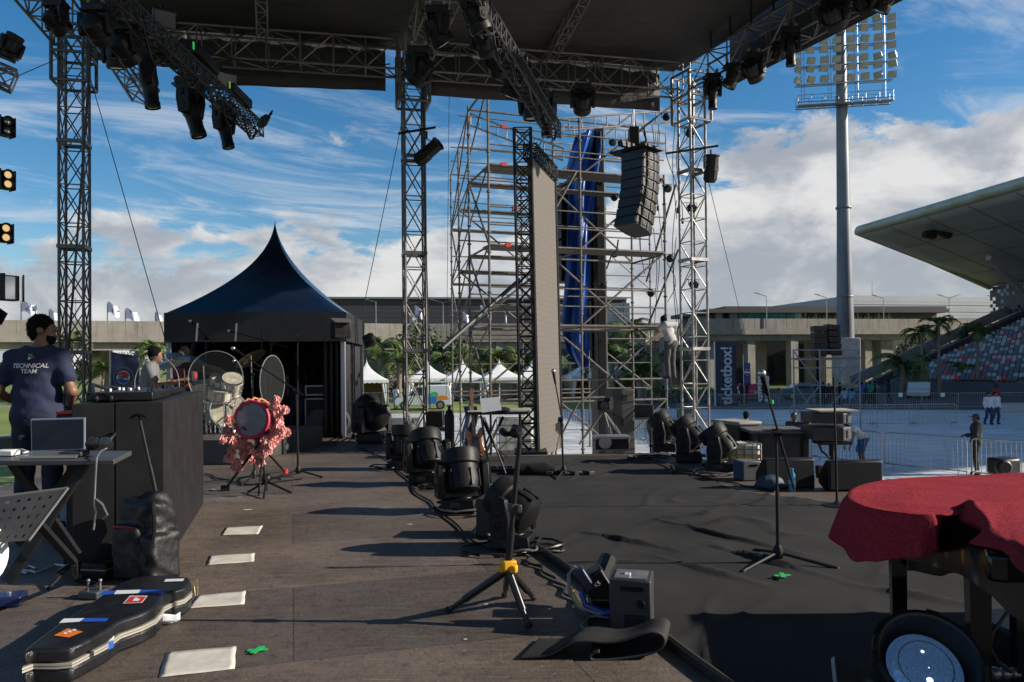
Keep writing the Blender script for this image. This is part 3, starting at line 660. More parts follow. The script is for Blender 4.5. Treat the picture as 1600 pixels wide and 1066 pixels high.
def leafblob(seed, r, n, sz, fl=1.0):
    rd = random.Random(seed); g = MB(); cl = [(V(rd.gauss(0,.45), rd.gauss(0,.45), rd.gauss(0,.3*fl))*r, r*rd.uniform(.25,.5)) for _ in range(14)]
    for _ in range(n):
        c, q = cl[rd.randrange(14)]; d = V(rd.gauss(0,1), rd.gauss(0,1), rd.gauss(0,.8)).normalized(); p = c+d*q*rd.uniform(.6,1.05)
        a = V(rd.gauss(0,1), rd.gauss(0,1), rd.gauss(0,1)).normalized()*sz*rd.uniform(.6,1.3); b = a.cross(d).normalized()*sz*.6 if a.cross(d).length > .01 else V(sz,0,0)
        g.add([p-a, p+b, p+a, p-b], [(0,1,2,3)])
    return g
BLOBS = [leafblob(i+20, 2.2, 1500, .16).mesh('crown', LEAF2, 0) for i in range(3)]
def tree(x, D, h, s, label, k):
    b = GF(x, D); t = thing('broadleaf_tree', label, 'tree', b, k*1.3, 'leafy trees in the background'); g = MB(); g.bar((0,0,0),(0,0,h*.75),.16*s,8,.08*s)
    for i in range(4): g.bar((0,0,h*.45),(math.cos(i*1.6)*1.1*s, math.sin(i*1.6)*1.1*s, h*.8),.07*s,6,.03*s)
    g.build('trunk', BARK, t, local=True); c = link('crown', BLOBS[k % 3], t); c.location = (0,0,h*.82); c.scale = (s,s,s)
for i, (x, D, h, s, l) in enumerate(((205,95,4.6,1.0,'rounded green tree under the walkway left of the marquee'),(140,96,4.3,.9,'rounded tree under the walkway behind the left truss tower'),(655,82,5.0,1.3,'dark leafy tree behind the white tents left of the scaffold'),(712,84,5.4,1.4,'dark leafy tree behind the peaked tents in the scaffold bay'),(910,84,5.2,1.3,'dark leafy tree behind the blue tarpaulin foot'),(1432,96,4.2,1.1,'sunlit tree under the right walkway by the palms'),(1505,98,4.6,1.3,'sunlit tree in the gap beside the grandstand'))): tree(x, D, h, s, l, i)
# distant wood: one mass
g = MB(); rd = random.Random(5)
for _ in range(9000):
    x = rd.uniform(-320, 420); D = rd.uniform(150, 175); h = 4.2+2.2*mnoise.noise(V(x*.05,3,0))+1.2*mnoise.noise(V(x*.2,9,0)); p = V(x, D, GZ+h*rd.random()**.6); a = V(rd.gauss(0,1),rd.gauss(0,1),rd.gauss(0,1)).normalized()*rd.uniform(.3,.8); b = a.orthogonal().normalized()*.5
    g.add([p-a,p+b,p+a,p-b],[(0,1,2,3)])
tag(g.build('distant_wood', LEAF2, ang=0), kind='stuff')
# hedge strips
def hedge(x0, x1, D, h, label, m=LEAF):
    a, b = GF(x0, D), GF(x1, D); g = MB(); rd = random.Random(int(x0))
    for _ in range(int(160*(b-a).length/4)):
        p = lerp(a,b,rd.random())+V(0,rd.uniform(-.6,.6),rd.random()*h); q = V(rd.gauss(0,1),rd.gauss(0,1),rd.gauss(0,1)).normalized()*.2; r_ = q.orthogonal().normalized()*.12
        g.add([p-q,p+r_,p+q,p-r_],[(0,1,2,3)])
    tag(g.build('hedge', m, ang=0), label, 'hedge')
hedge(1010,1110,63,1.1,'low bright shrubs behind the scaffold by the right tower'); hedge(600,640,74,1.6,'reddish hedge behind the grass right of the marquee', mat('red hedge', (.12,.045,.02), .7, var=.4)); hedge(125,165,60,.9,'low shrubs on the grass behind the left truss tower'); hedge(1105,1150,62,.8,'low shrubs behind the tall dark banner')
# ============================================================ WHITE PEAKED TENTS
TENTW = mat('white tent fabric', (.74,.74,.73), .6, var=.06, vscale=2, bump=.15, bscale=3); TENTIN = mat('tan tent lining', (.36,.27,.16), .8, var=.2)
def peaked(root, w_, he, hp, m_roof, m_wall, skirt=.28, curve=2.2, n=16, scal=.25):
    def prof(u, v):           # square-plan bell roof, u around 0..1, v height 0..1
        a = u*4; s = int(a) % 4; f = a-int(a); cs = [(-1,-1),(1,-1),(1,1),(-1,1)]; c0, c1 = cs[s], cs[(s+1)%4]; x, y = c0[0]+(c1[0]-c0[0])*f, c0[1]+(c1[1]-c0[1])*f
        rr = (1-v)**curve*.985+.015*(1-v); 
        k = 1-v*.9; ln = math.hypot(x, y); x, y = x*(1+(1/ln*1.1-1)*(1-k)*.6), y*(1+(1/ln*1.1-1)*(1-k)*.6)
        return V(x*w_/2*rr, y*w_/2*rr, he+(hp-he)*v)
    g = MB(); g.sheet(48, n, prof); r_ = g.build('roof', m_roof, root, ang=50, local=True)
    g = MB()
    for s in range(4):
        c0, c1 = [(-1,-1),(1,-1),(1,1),(-1,1)][s], [(1,-1),(1,1),(-1,1),(-1,-1)][s]
        g.sheet(18, 2, lambda u, v: V((c0[0]+(c1[0]-c0[0])*u)*w_/2*1.012, (c0[1]+(c1[1]-c0[1])*u)*w_/2*1.012, he-skirt*(1-v)*(1-scal*abs(math.sin(u*PI*9)))+.005))
    g.build('valance', m_wall, root, ang=0, local=True, solid=.006)
def gazebo(x, D, w_, label, walls=True, lining=False, rz=R(12)):
    t = thing('peaked_tent', label, 'tent', GF(x, D), rz, 'white peaked tents on the grass'); peaked(t, w_, 2.1, 3.9, TENTW, TENTW)
    for i, (sx, sy) in enumerate(((-1,-1),(1,-1),(1,1),(-1,1))): g = MB(); g.bar((sx*w_/2*.98,sy*w_/2*.98,0),(sx*w_/2*.98,sy*w_/2*.98,2.1),.04,6); g.build('leg', ALU, t, local=True)
    m = TENTIN if lining else TENTW
    g = MB(); g.sheet(12,1,lambda u,v: V((u-.5)*w_*.96, w_*.47+.03*math.sin(u*30), v*2.05)); 
    g.sheet(8,1,lambda u,v: V(-w_*.47+.02*math.sin(u*20),(u-.5)*w_*.94, v*2.05)); g.sheet(8,1,lambda u,v: V(w_*.47+.02*math.sin(u*20),(u-.5)*w_*.94, v*2.05)); g.build('side_wall', m, t, local=True, solid=.006)
    if walls:
        for s in (-1,1): g = MB(); g.sheet(8,6,lambda u,v: V(s*w_/2*(.97-(.34*u)*(.35+.65*v)), -w_*.485+.03*math.sin(u*14), v*2.05)); g.build('curtain', TENTW, t, local=True, solid=.006)
    return t
gazebo(573,64,3.4,'small white tent half hidden by the right side of the marquee',True,True); gazebo(668,70,4.2,'white peaked tent directly behind the van'); gazebo(723,70,3.7,'white peaked tent with a bunting rail, first right of the van'); gazebo(780,70,3.7,'white peaked tent in the middle of the scaffold left bay'); gazebo(832,72,3.6,'white tent partly behind the black screen truss'); gazebo(912,72,3.4,'white tent seen just right of the LED screen',True,True); gazebo(968,69,2.9,'white tan lined tent left of the tall grey speaker stack',True,True)
# bunting rail in front of the tents
t = thing('tent_rail', 'white horizontal rail on posts in front of the peaked tents', 'rail', GF(700, 62)); g = MB()
a, b = P(632,597,63), P(810,598,63)
g.bar(a,b,.06,6)
for i in range(7): q = lerp(a,b,i/6); g.bar((q.x,q.y,GZ),(q.x,q.y,q.z),.035,6)
g.build('frame', WHITE, t)
# ============================================================ BLACK MARQUEE
MQ = mat('navy marquee vinyl', (.006,.010,.022), .30, var=.3, vscale=1.2, bump=.35, bscale=2.2, rvar=.12, coat=.2); MQB = mat('black marquee cloth', (.009,.009,.011), .6, var=.4, vscale=2, bump=.3, bscale=5)
mc = P(431, 600, 16.0); mq = thing('marquee', 'black peaked marquee with navy roof at the back of the stage', 'marquee', (mc.x, mc.y, 0.0), R(5))
W_ = 3.28; HE = CAMZ+1.03
peaked(mq, W_, HE, CAMZ+3.12, MQ, MQB, .55, 1.9, 26, .0)
for i, (sx, sy) in enumerate(((-1,-1),(1,-1),(1,1),(-1,1))): g = MB(); g.box((sx*W_/2*.97,sy*W_/2*.97,HE/2),(.09,.09,HE)); g.build('leg', mat('marquee leg', (.22,.25,.30), .4, .5), mq, local=True, bevel=.01)
g = MB(); g.sheet(40,2,lambda u,v: V((u-.5)*W_*.95, W_*.47+.05*math.sin(u*40), v*HE)); g.build('back_wall', MQB, mq, ang=60, local=True, solid=.008)
for s in (-1,1): g = MB(); g.sheet(40,2,lambda u,v: V(s*(W_*.475+.04*math.sin(u*44)),(u-.5)*W_*.95, v*HE)); g.build('side_wall', MQB, mq, ang=60, local=True, solid=.008)
g = MB(); g.sheet(16,3,lambda u,v: V(-W_/2*.95+u*.5*(.3+.7*v), -W_*.47+.06*math.sin(u*26), v*(HE-.05))); g.build('curtain', MQB, mq, ang=60, local=True, solid=.008)
g = MB(); g.sheet(10,3,lambda u,v: V(W_/2*.95-u*.35, -W_*.47+.05*math.sin(u*20), v*(HE-.05))); g.build('curtain', MQB, mq, ang=60, local=True, solid=.008)
# ============================================================ FLOODLIGHT MAST
FD = 86.0; fb = GF(1322, FD); fl = thing('floodlight_mast', 'tall steel stadium floodlight mast with rows of lamps at the right', 'floodlight', fb)
ftz = P(1306, 45, FD).z-GZ
MAST = mat('mast steel', (.15,.165,.185), .5, .45, var=.3, vscale=.6, stretch=(1,1,.3))
ft = P(1310, 160, FD)
lean = V(0,0,0)
g = MB(); g.tube([V(0,0,0), V(0,0,10), V(0,0,20), V(0,0,ftz)], [1.0,.88,.72,.52], 24); g.build('mast', MAST, fl, local=True)
g = MB()
for z in (9.9, 19.9): g = MB(); g.lathe([(.93-.006*z,z),(.97-.006*z,z+.05),(.97-.006*z,z+.2),(.93-.006*z,z+.25)], 24); g.build('flange', MAST, fl, local=True)
FR = R(-9)          # head faces the pitch
ca, sa = math.cos(FR), math.sin(FR)
def HP(x, y, z): return V(x*ca-y*sa, x*sa+y*ca, z)
zr = [P(1310, y, FD).z-GZ for y in (54, 83, 112, 140)]
g = MB()
HW = 5.1
for z in zr: g.bar(HP(-HW,-.9,z), HP(HW,-.9,z), .09, 6); g.bar(HP(-HW,-.35,z), HP(HW,-.35,z), .05, 6)
for i in range(4):
    x = -4.3+2.87*i
    for e in (-.16,.16): g.bar(HP(x+e,-.6,zr[3]-1.8), HP(x+e,-.6,zr[0]+1.5), .03, 5)
    for k in range(18): z = zr[3]-1.8+k*.6; g.bar(HP(x-.16,-.6,z), HP(x+.16,-.6,z), .02, 4)
g.build('head_frame', GREY, fl, local=True)
zc = zr[3]-1.75
for zz, nm in ((zc,'catwalk'),):
    g = MB()
    for y in (-1.5,-.2):
        for z in (zz-.75, zz-.35): g.bar(HP(-HW+.1,y,z), HP(HW-.1,y,z), .06, 5)
        g.bar(HP(-HW+.1,y,zz+.45), HP(HW-.1,y,zz+.45), .03, 5)
        for k in range(8): x = -HW+.1+(2*HW-.2)*k/7; g.bar(HP(x,y,zz-.75), HP(x,y,zz+.45), .03, 5)
    for k in range(11): x = -HW+.1+(2*HW-.2)*k/10; g.bar(HP(x,-1.5,zz-.75), HP(x,-.2,zz-.75), .03, 5)
    g.box(HP(0,-.85,zz-.6), (2*HW-.3,1.2,.04), FR); g.build('catwalk', GREY, fl, local=True)
LMP = mat('lamp face', (.44,.40,.30), .35, var=.2, vscale=3); LMB = mat('lamp body', (.30,.29,.27), .5, .3)
lm_body = MB(); lm_body.box((0,0,0),(.92,.16,.74), top=(.96,1)); lm_body.bar((-.42,0,0),(-.42,.35,0),.03,5); lm_body.bar((.42,0,0),(.42,.35,0),.03,5); lm_body.bar((-.42,.35,0),(.42,.35,0),.03,5)
lm_face = MB()
for r_ in range(3): lm_face.box((0,-.095,-.225+.225*r_),(.80,.03,.18))
lbm, lfm = lm_body.mesh('lamp', LMB), lm_face.mesh('lens', LMP)
rd = random.Random(3)
for ri, z in enumerate(zr):
    for k in range(8):
        x = -HW+.15+(2*HW-.3)*k/7
        for dz in ((.55,-.38) if ri < 3 else (.45,)):
            o = link('lamp', lbm, fl); tw = rd.uniform(-.35,.35)+( .5 if k < 2 else (-.5 if k > 5 else 0)); o.location = HP(x+rd.uniform(-.08,.08),-1.25,z+dz); o.rotation_euler = (R(28), 0, FR+tw); link('lens', lfm, o)
g = MB(); g.box((0,0,2.8),(2.3,2.3,5.2)); g.build('base_cladding', mat('mast base', (.34,.38,.43), .5, var=.35, vscale=.8), fl, local=True, bevel=.05)
fl.location = GF(1322, 100); fl.scale = (100/FD,)*3
# ============================================================ GRANDSTAND
AX = V(.35,-.94,0).normalized(); BX = V(.94,.35,0).normalized()
S0 = GF(1392, 80); gs = thing('grandstand', 'stadium grandstand with grey and red seats under a cantilever roof', 'grandstand', S0)
def GS(s, t_, z): p = S0+AX*s+BX*t_; return V(p.x, p.y, z)
ZG = GZ+1.0; SL = .335; NR = 30; LS = 62.0
g = MB()
pr = [(0, GZ), (0, ZG)]
for r_ in range(NR): pr += [(r_*.8+.001, ZG+r_*.8*SL), (r_*.8+.8, ZG+r_*.8*SL)]
pr += [(NR*.8+.1, ZG+NR*.8*SL), (NR*.8+.1, GZ)]
M_ = Matrix.Translation(S0) @ Matrix(((BX.x,0,AX.x,0),(BX.y,0,AX.y,0),(0,1,0,0),(0,0,0,1)))
g.M = Matrix(((BX.x,0,AX.x,S0.x),(BX.y,0,AX.y,S0.y),(0,1,0,0),(0,0,0,1))); g.prism(pr, 0, LS); g.build('terrace', CONC, gs, ang=0)
g = MB()
g.prism([(0,0),(0,0),(0,0)],0,0) if False else None
for (dz, w2, hh) in ((.55,.35,.7),):
    a, b = GS(-.4, -1.5, ZG-.5), GS(-.4, NR*.8, ZG+NR*.8*SL); g.flat(a+V(0,0,dz), b+V(0,0,dz), w2, hh, (0,0,1))
g.build('parapet', mat('stand parapet', (.06,.065,.075), .6, var=.3), gs, ang=0)
g = MB(); a, b = GS(-2.2, -1.5, ZG-.9), GS(-2.2, NR*.8, ZG-.3+NR*.8*SL); g.flat(a, b, 3.2, .4); g.build('stair', CONC, gs, ang=0)
g = MB(); a, b = GS(-3.9, -1.5, ZG+.1), GS(-3.9, NR*.8, ZG+.6+NR*.8*SL); g.flat(a, b, .25, 1.1); g.build('stair_wall', mat('stair wall', (.3,.31,.33), .7, var=.2), gs, ang=0)
g = MB(); a, b = GS(-1,-.6,0), GS(LS,-.6,0); g.flat(V(a.x,a.y,GZ+.6), V(b.x,b.y,GZ+.6), .25, 1.2); g.build('front_wall', mat('stand front wall', (.10,.11,.13), .7, var=.3), gs, ang=0)
SG, SR, SD = [mat('seat '+n_, c, .45) for n_, c in (('pale grey', (.38,.41,.44)), ('red', (.62,.035,.03)), ('dark grey', (.10,.12,.145)))]
sm = MB(); sm.box((0,.03,.42),(.44,.40,.07)); sm.box((0,.25,.60),(.42,.06,.34), M=Matrix.Rotation(R(-12),3,'X')); sm.box((0,.1,.2),(.1,.1,.42))
smesh = [sm.mesh('seat', m) for m in (SG, SR, SD)]
srz = math.atan2(BX.y, BX.x)-PI/2
rd = random.Random(11); cand = []
for r_ in range(NR):
    for k in range(1, 120):
        if k % 26 in (0,): continue
        s_, t_ = k*.52, r_*.8+.35; p = GS(s_, t_, ZG+r_*.8*SL)
        v = (p-V(0,0,CAMZ)); xx = 800+1200*v.x/v.y
        ci = 1 if rd.random() < .085 else (0 if rd.random() < .30+.015*r_ else 2)
        cand.append((v.length if xx < 1615 else 1e4+v.length, p, ci))
cand.sort(key=lambda a_: a_[0]); first = True
for d_, p, ci in cand[:100]:
    o = link('seat', smesh[ci], gs); o.location = p-S0; o.rotation_euler = (0,0,srz); tag(o, ('pale grey','red','dark grey')[ci]+' stadium seat')
g = MB(); g.M = Matrix.Identity(4); Rz = Matrix.Rotation(srz,4,'Z')
for d_, p, ci in cand[100:]:
    if d_ > 1e4+90: continue
    g.M = Matrix.Translation(p) @ Rz; g.box((0,.03,.42),(.44,.40,.07),mi=ci); g.box((0,.25,.60),(.42,.06,.34), M=Matrix.Rotation(R(-12),3,'X'),mi=ci)
tag(g.build('seats', [SG,SR,SD], gs), kind='stuff')
# roof: wedge with rounded pale edge
RW = mat('stand roof soffit', (.46,.48,.52), .5, var=.15, vscale=.3); RE = mat('stand roof edge', (.52,.55,.56), .4, var=.25, vscale=.5, col2=(.30,.32,.13), stretch=(1,1,3))
e0, e1 = P(1341,362,80), P(1600,285,59); ed = (e1-e0); ed.z = 0; ed.normalize(); ZE = (e0.z+e1.z)/2
EA = V(e0.x, e0.y, ZE); eb = V(-ed.y, ed.x, 0)      # eb points away from the pitch
if eb.x < 0: eb = -eb
LR = 61.0; RD = 26.0; bk = eb*.86+V(0,.38,0)*.0
def RP(s, t_, z): p = EA+ed*s+eb*t_; return V(p.x, p.y, z)
zsoff = lambda t_: ZE-.45-.175*t_
skew = .42
def RQ(s, t_, z): return RP(s-skew*t_, t_, z)
g = MB(); g.sheet(30, 14, lambda u,v: RQ(u*(LR+0), v*24, zsoff(v*24))); g.build('soffit', RW, gs, ang=180, solid=.03)
g = MB()
for k in range(13):
    s = LR*k/12; g.flat(RQ(s,0.2,zsoff(0.2)-.02), RQ(s,23.8,zsoff(23.8)-.02), .06, .04)
for tt in (6,12,18): g.flat(RQ(0,tt,zsoff(tt)-.02), RQ(LR,tt,zsoff(tt)-.02), .06, .04)
g.build('panel_joint', mat('soffit joint', (.12,.12,.125), .6), gs, ang=0)
g = MB(); g.tube([RQ(0,24,zsoff(24)+.1), RQ(0,12,zsoff(12)+.45), RQ(0,0,ZE), RQ(.3,-.1,ZE), RQ(LR,0,ZE)], .48, 12); g.build('edge_roll', RE, gs)
g = MB(); g.sheet(20, 6, lambda u,v: RQ(u*LR, v*RD, ZE+.42+v*.10*RD)); g.build('roof_skin', RE, gs, ang=180, solid=.05)  # rear rise, hidden from below, shaped to shade the field
g = MB(); g.quad(RQ(0,RD,ZE+3),RQ(LR,RD,ZE+3),RQ(LR,RD,GZ),RQ(0,RD,GZ)); g.build('rear_wall', RW, gs, ang=0, solid=.2)
# perforated rear screen under the soffit and roof struts
g = MB(); rd = random.Random(9); t1 = 24.05
zt_, zb_ = zsoff(24)-.05, zsoff(24)-3.4
cell = .42; 
for i in range(int(LR/cell)):
    for j in range(8):
        z = zt_-(j+.5)*cell
        hole = mnoise.noise(V(i*.33, j*.45, 2)) > -.02 and (i % 2 == 0 or j % 2 == 0 or rd.random() < .5) and (i+j) % 2 == 0
        if not hole: a, b = RQ(i*cell, t1, 0), RQ((i+1)*cell, t1, 0); g.quad((a.x,a.y,z-cell/2),(b.x,b.y,z-cell/2),(b.x,b.y,z+cell/2),(a.x,a.y,z+cell/2))
g.build('perforated_screen', mat('screen panel', (.12,.12,.125), .6), gs, ang=0)
for k in range(1, 10):
    g = MB(); s = k*8.0; g.flat(RQ(s,13,zsoff(13)-.25), RQ(s-1.5,25,zsoff(24)-3.2), .5, .6); g.build('roof_strut', RW, gs, ang=0)
# small lamp cluster under the roof
q = P(1470, 362, 74); t = thing('roof_floodlight', 'black floodlight cluster hanging under the grandstand roof', 'floodlight', q); g = MB(); g.box((0,0,.0),(2.0,.8,.7), M=Matrix.Rotation(R(25),3,'Y')); g.box((-1.1,0,-.35),(1.1,.8,.6), M=Matrix.Rotation(R(15),3,'Y')); g.build('housing', BLK, t, local=True, bevel=.08); g = MB()
for x in (-.6,.2,.8): g.bar((x,0,.1),(x,0,1.6),.06,5)
g.build('bracket', BLKM, t, local=True)
# ============================================================ SCAFFOLD
u2 = R(20); U = V(math.cos(u2), math.sin(u2), 0)
sc0 = GF(766, 19.0); scf = thing('scaffold_tower', 'tall open steel scaffold tower with plank decks beside the LED screen', 'scaffold', sc0)
TOPS = CAMZ+7.3
rowA = [sc0+U*k*2.5 for k in (0,1,2)]; b0 = GF(735, 20.9); rowB = [b0+U*k*2.5 for k in (0,1,2)]; c0 = GF(707, 28.0); rowC = [c0+U*k*2.75 for k in (0,1,2,3)]
def pole(p, z1, z0=GZ):
    g = MB(); g.bar((p.x,p.y,z0),(p.x,p.y,z1), .031, 8)
    z = z0+1
    while z < z1: g.lathe([(.031,z-.03),(.056,z-.02),(.056,z+.02),(.031,z+.03)], 8, (p.x,p.y,0)); z += .5
    g.bar((p.x,p.y,z0),(p.x,p.y,z0+.02),.12,8); g.build('standard', SCAF, scf)
def tubeP(nm, a, b, r=.029, m=SCAF): g = MB(); g.bar(a, b, r, 7); return g.build(nm, m, scf)
for i, p in enumerate(rowA): pole(p, TOPS-(0,.9,2.2)[i])
for i, p in enumerate(rowB): pole(p, TOPS-.2-.3*i)
for i, p in enumerate(rowC): pole(p, TOPS-(.3,0,0,.4)[i])
LV = [CAMZ-.95, CAMZ+1.0, CAMZ+3.0, CAMZ+5.0, CAMZ+7.0]; 
def Z(p, z): return V(p.x, p.y, z)
DECK = mat('steel scaffold plank', (.15,.13,.105), .6, .35, var=.4, vscale=5, stretch=(1,6,1)); RED = mat('red tape', (.55,.03,.03), .5)
def deckp(a, b, z, off, wd=.32, lab=None):
    n = V(-U.y, U.x, 0); g = MB(); g.flat(Z(a,z)+n*off+U*.06, Z(b,z)+n*off-U*.06, wd, .075); g.build('platform', DECK, scf)
for ri, row in enumerate((rowA, rowB, rowC)):
    for i in range(len(row)-1):
        for li, z in enumerate(LV):
            if ri == 0 and li == 4: continue
            tubeP('ledger', Z(row[i],z), Z(row[i+1],z))
            if li: tubeP('guard_rail', Z(row[i],z+(.95 if ri != 2 else .5)), Z(row[i+1],z+(.95 if ri != 2 else .5)), .02)
            if ri < 2 and 1 <= li <= 3 and not (ri == 1 and i == 1 and li == 2): deckp(row[i], row[i+1], z, .2); 
            if ri == 2 and li in (1,2,3) and i < 2: deckp(row[i], row[i+1], z, .2)
            if ri == 0 and li in (2,3): deckp(row[i], row[i+1], z, .56)
            if ri == 0 and li in (1,2,3): tubeP('guard_rail', Z(row[i],z+.5), Z(row[i+1],z+.5), .02)
            if ri == 2: tubeP('guard_rail', Z(row[i],z+1.0), Z(row[i+1],z+1.0), .022)
            if ri == 0 and li == 0: tubeP('ledger', Z(row[i],z+.55), Z(row[i+1],z+.55))
for i in range(3):
    for z in LV:
        if not (i and z == LV[4]): tubeP('transom', Z(rowA[i],z-.04), Z(rowB[i],z-.04))
        if i < 2: tubeP('transom', Z(rowB[i],z-.04), Z(rowC[i],z-.04), .02)
m0 = lerp(rowB[0],rowC[0],.5); rowM = [m0+U*k*2.6 for k in (0,1,2)]
for i, p in enumerate(rowM): pole(p, TOPS-.4-.2*i)
for i in range(2):
    for li, z in enumerate(LV):
        tubeP('ledger', Z(rowM[i],z), Z(rowM[i+1],z), .026)
        if li: tubeP('guard_rail', Z(rowM[i],z+1), Z(rowM[i+1],z+1), .022)
        if li in (1,2,3) and not (i == 1 and li == 3): deckp(rowM[i], rowM[i+1], z, .2)
# braces
for li in range(4):
    z0, z1 = ([GZ]+LV)[li+ (1 if li else 0)], LV[li if not li else li]
BR = [GZ+.2]+LV
for li in range(len(BR)-1):
    if li < 4: tubeP('brace', Z(rowA[1],BR[li]), Z(rowA[2],BR[li+1])); 
    if li < 3: tubeP('brace', Z(rowB[1],BR[li+1]), Z(rowB[0],BR[li])) 
    tubeP('brace', Z(rowA[0],BR[li+1]), Z(rowC[0],BR[li]), .022)
    tubeP('brace', Z(rowB[0],BR[li+1]), Z(rowC[0],BR[li]), .022)
    if li in (1,2,3): tubeP('brace', Z(rowA[0],BR[li]), Z(rowB[0],BR[li+1]))
    if li in (1,2,3): tubeP('brace', Z(rowC[1],BR[li]), Z(rowC[2],BR[li+1]), .022); tubeP('brace', Z(rowC[3],BR[li]), Z(rowC[2],BR[li+1]), .022)
    if li < 4: tubeP('brace', Z(rowB[1],BR[li+1]), Z(rowB[2],BR[li])); tubeP('brace', Z(rowA[1],BR[li+1])-U*.1, Z(rowA[0],BR[li])+U*1.2) if li in (0,3) else None
tubeP('brace', P(1056,288,20.6), P(1010,440,22.5)); tubeP('brace', P(1060,390,20.6), P(1012,510,22.8)); tubeP('brace', P(872,300,19.8), P(1070,150,20.8)); tubeP('brace', P(800,330,24), P(985,180,26))
BLKT = mat('black tube', (.03,.03,.032), .5, .4)
tubeP('raker', P(690,545,16.5), P(812,437,18.8), .05, BLKT)
def ladder(a, b, h=.32):
    g = MB(); g.bar(a,b,.026,6); g.bar(a-V(0,0,h),b-V(0,0,h),.026,6)
    for k in range(11): q = lerp(a,b,k/10); g.bar(q,q-V(0,0,h),.018,5)
    g.build('ladder_beam', GALV, scf)
ladder(P(868,186,20.2),P(1062,172,21.4)); ladder(P(880,196,23),P(1040,208,24)); ladder(P(735,178,21),P(880,232,20)); ladder(P(860,222,25),P(1010,238,26))
tubeP('brace', Z(rowM[0],LV[1]), Z(rowC[0],LV[2])); tubeP('brace', Z(rowM[0],LV[2]), Z(rowC[0],LV[3])); tubeP('brace', Z(rowM[1],LV[1]), Z(rowM[0],LV[2])); tubeP('brace', Z(rowM[1],LV[2]), Z(rowM[0],LV[3])); tubeP('brace', Z(rowC[1],LV[2]), Z(rowC[0],LV[1])); tubeP('brace', Z(rowM[2],LV[3]), Z(rowM[1],LV[2])); tubeP('brace', Z(rowM[1],LV[1]), Z(rowM[2],LV[2]))
yl = mat('yellow tape', (.55,.30,.02), .5)
for p, z in ((rowA[1],GZ+2.9),(rowA[1],GZ+.8),(rowB[0],GZ+2.9),(rowA[0],GZ+2.9),(rowB[2],GZ+2.9),(rowC[2],GZ+.9),(rowC[2],GZ+2.9)): g = MB(); g.bar(Z(p,z),Z(p,z+.16),.031,8); g.build('tape_band', yl, scf)
for a, z in ((lerp(rowA[0],rowA[1],.16),LV[3]+.02),(lerp(rowA[0],rowA[1],.2),LV[2]),(lerp(rowA[0],rowA[1],.17),LV[3]+.97),(lerp(rowA[0],rowA[1],.28),LV[2]+.95)): g = MB(); q = Z(a,z)-V(-U.y,U.x,0)*.0; g.flat(q-U*.07, q+U*.07, .072, .085); g.build('tape_band', RED, scf)
# small drum-like lamps and cable hanks on the scaffold
def festoon(x, y, D, label, s=.62):
    q = P(x,y,D); t = thing('scaffold_lamp', label, 'lamp', q, random.uniform(-.5,.5), 'small round lamps clamped to the scaffold', sc=s); g = MB(); g.lathe([(.0,-.10),(.15,-.09),(.17,.0),(.14,.13),(.0,.15)],14, M=Matrix.Rotation(PI/2+.5,3,'X')); g.build('housing', BLK, t, local=True)
    g = MB(); g.tube([(-.19,0,-.02),(-.19,0,.18),(-.3,0,.2)],.015,5); g.tube([(.19,0,-.02),(.19,0,.18),(-.19,0,.18)],.015,5); g.build('bracket', BLKM, t, local=True)
for i, (x,y,D,l) in enumerate(((957,223,22.5,'beside the hoist of the speaker column'),(938,285,22.5,'at the right edge of the upper blue tarpaulin'),(1043,295,20.2,'right of the speaker column, highest on the right'),(960,309,22,'left of the speaker column low side'),(961,397,22.3,'on the deck under the speaker column, left'),(1047,404,20.3,'beside the right tower at the middle deck'),(1017,458,21,'hanging below the middle deck'),(942,448,22.4,'by the lower black screen edge'),(1041,183,20.5,'under the roof beside the right tower'),(1084,445,17.3,'inside the right tower lattice, low'),(1081,325,17.3,'inside the right tower lattice, high'),(1078,208,17.4,'inside the right tower lattice, near the lamp outrigger'))):
    festoon(x,y,D,'small round black lamp '+l)
rd = random.Random(4)
t = thing('cable_bundle', 'loose black cables hanging between the speaker column and right tower', 'cables', P(1035,330,20.2))
for k in range(16):
    x = rd.uniform(1002,1062); y0 = rd.uniform(170,420); ln = rd.uniform(60,210); D = rd.uniform(19.8,22); pts = []; ph = rd.uniform(0,6); am = rd.uniform(2,12)
    for i in range(14): f = i/13; pts.append(P(x+am*math.sin(f*4+ph), y0+ln*f, D))
    g = MB(); g.tube(pts, .012, 4); 
    if k % 3 == 0: g.bar(pts[-1], pts[-1]-V(0,0,.15), .035, 6)
    g.build('cable', CABLE, t)
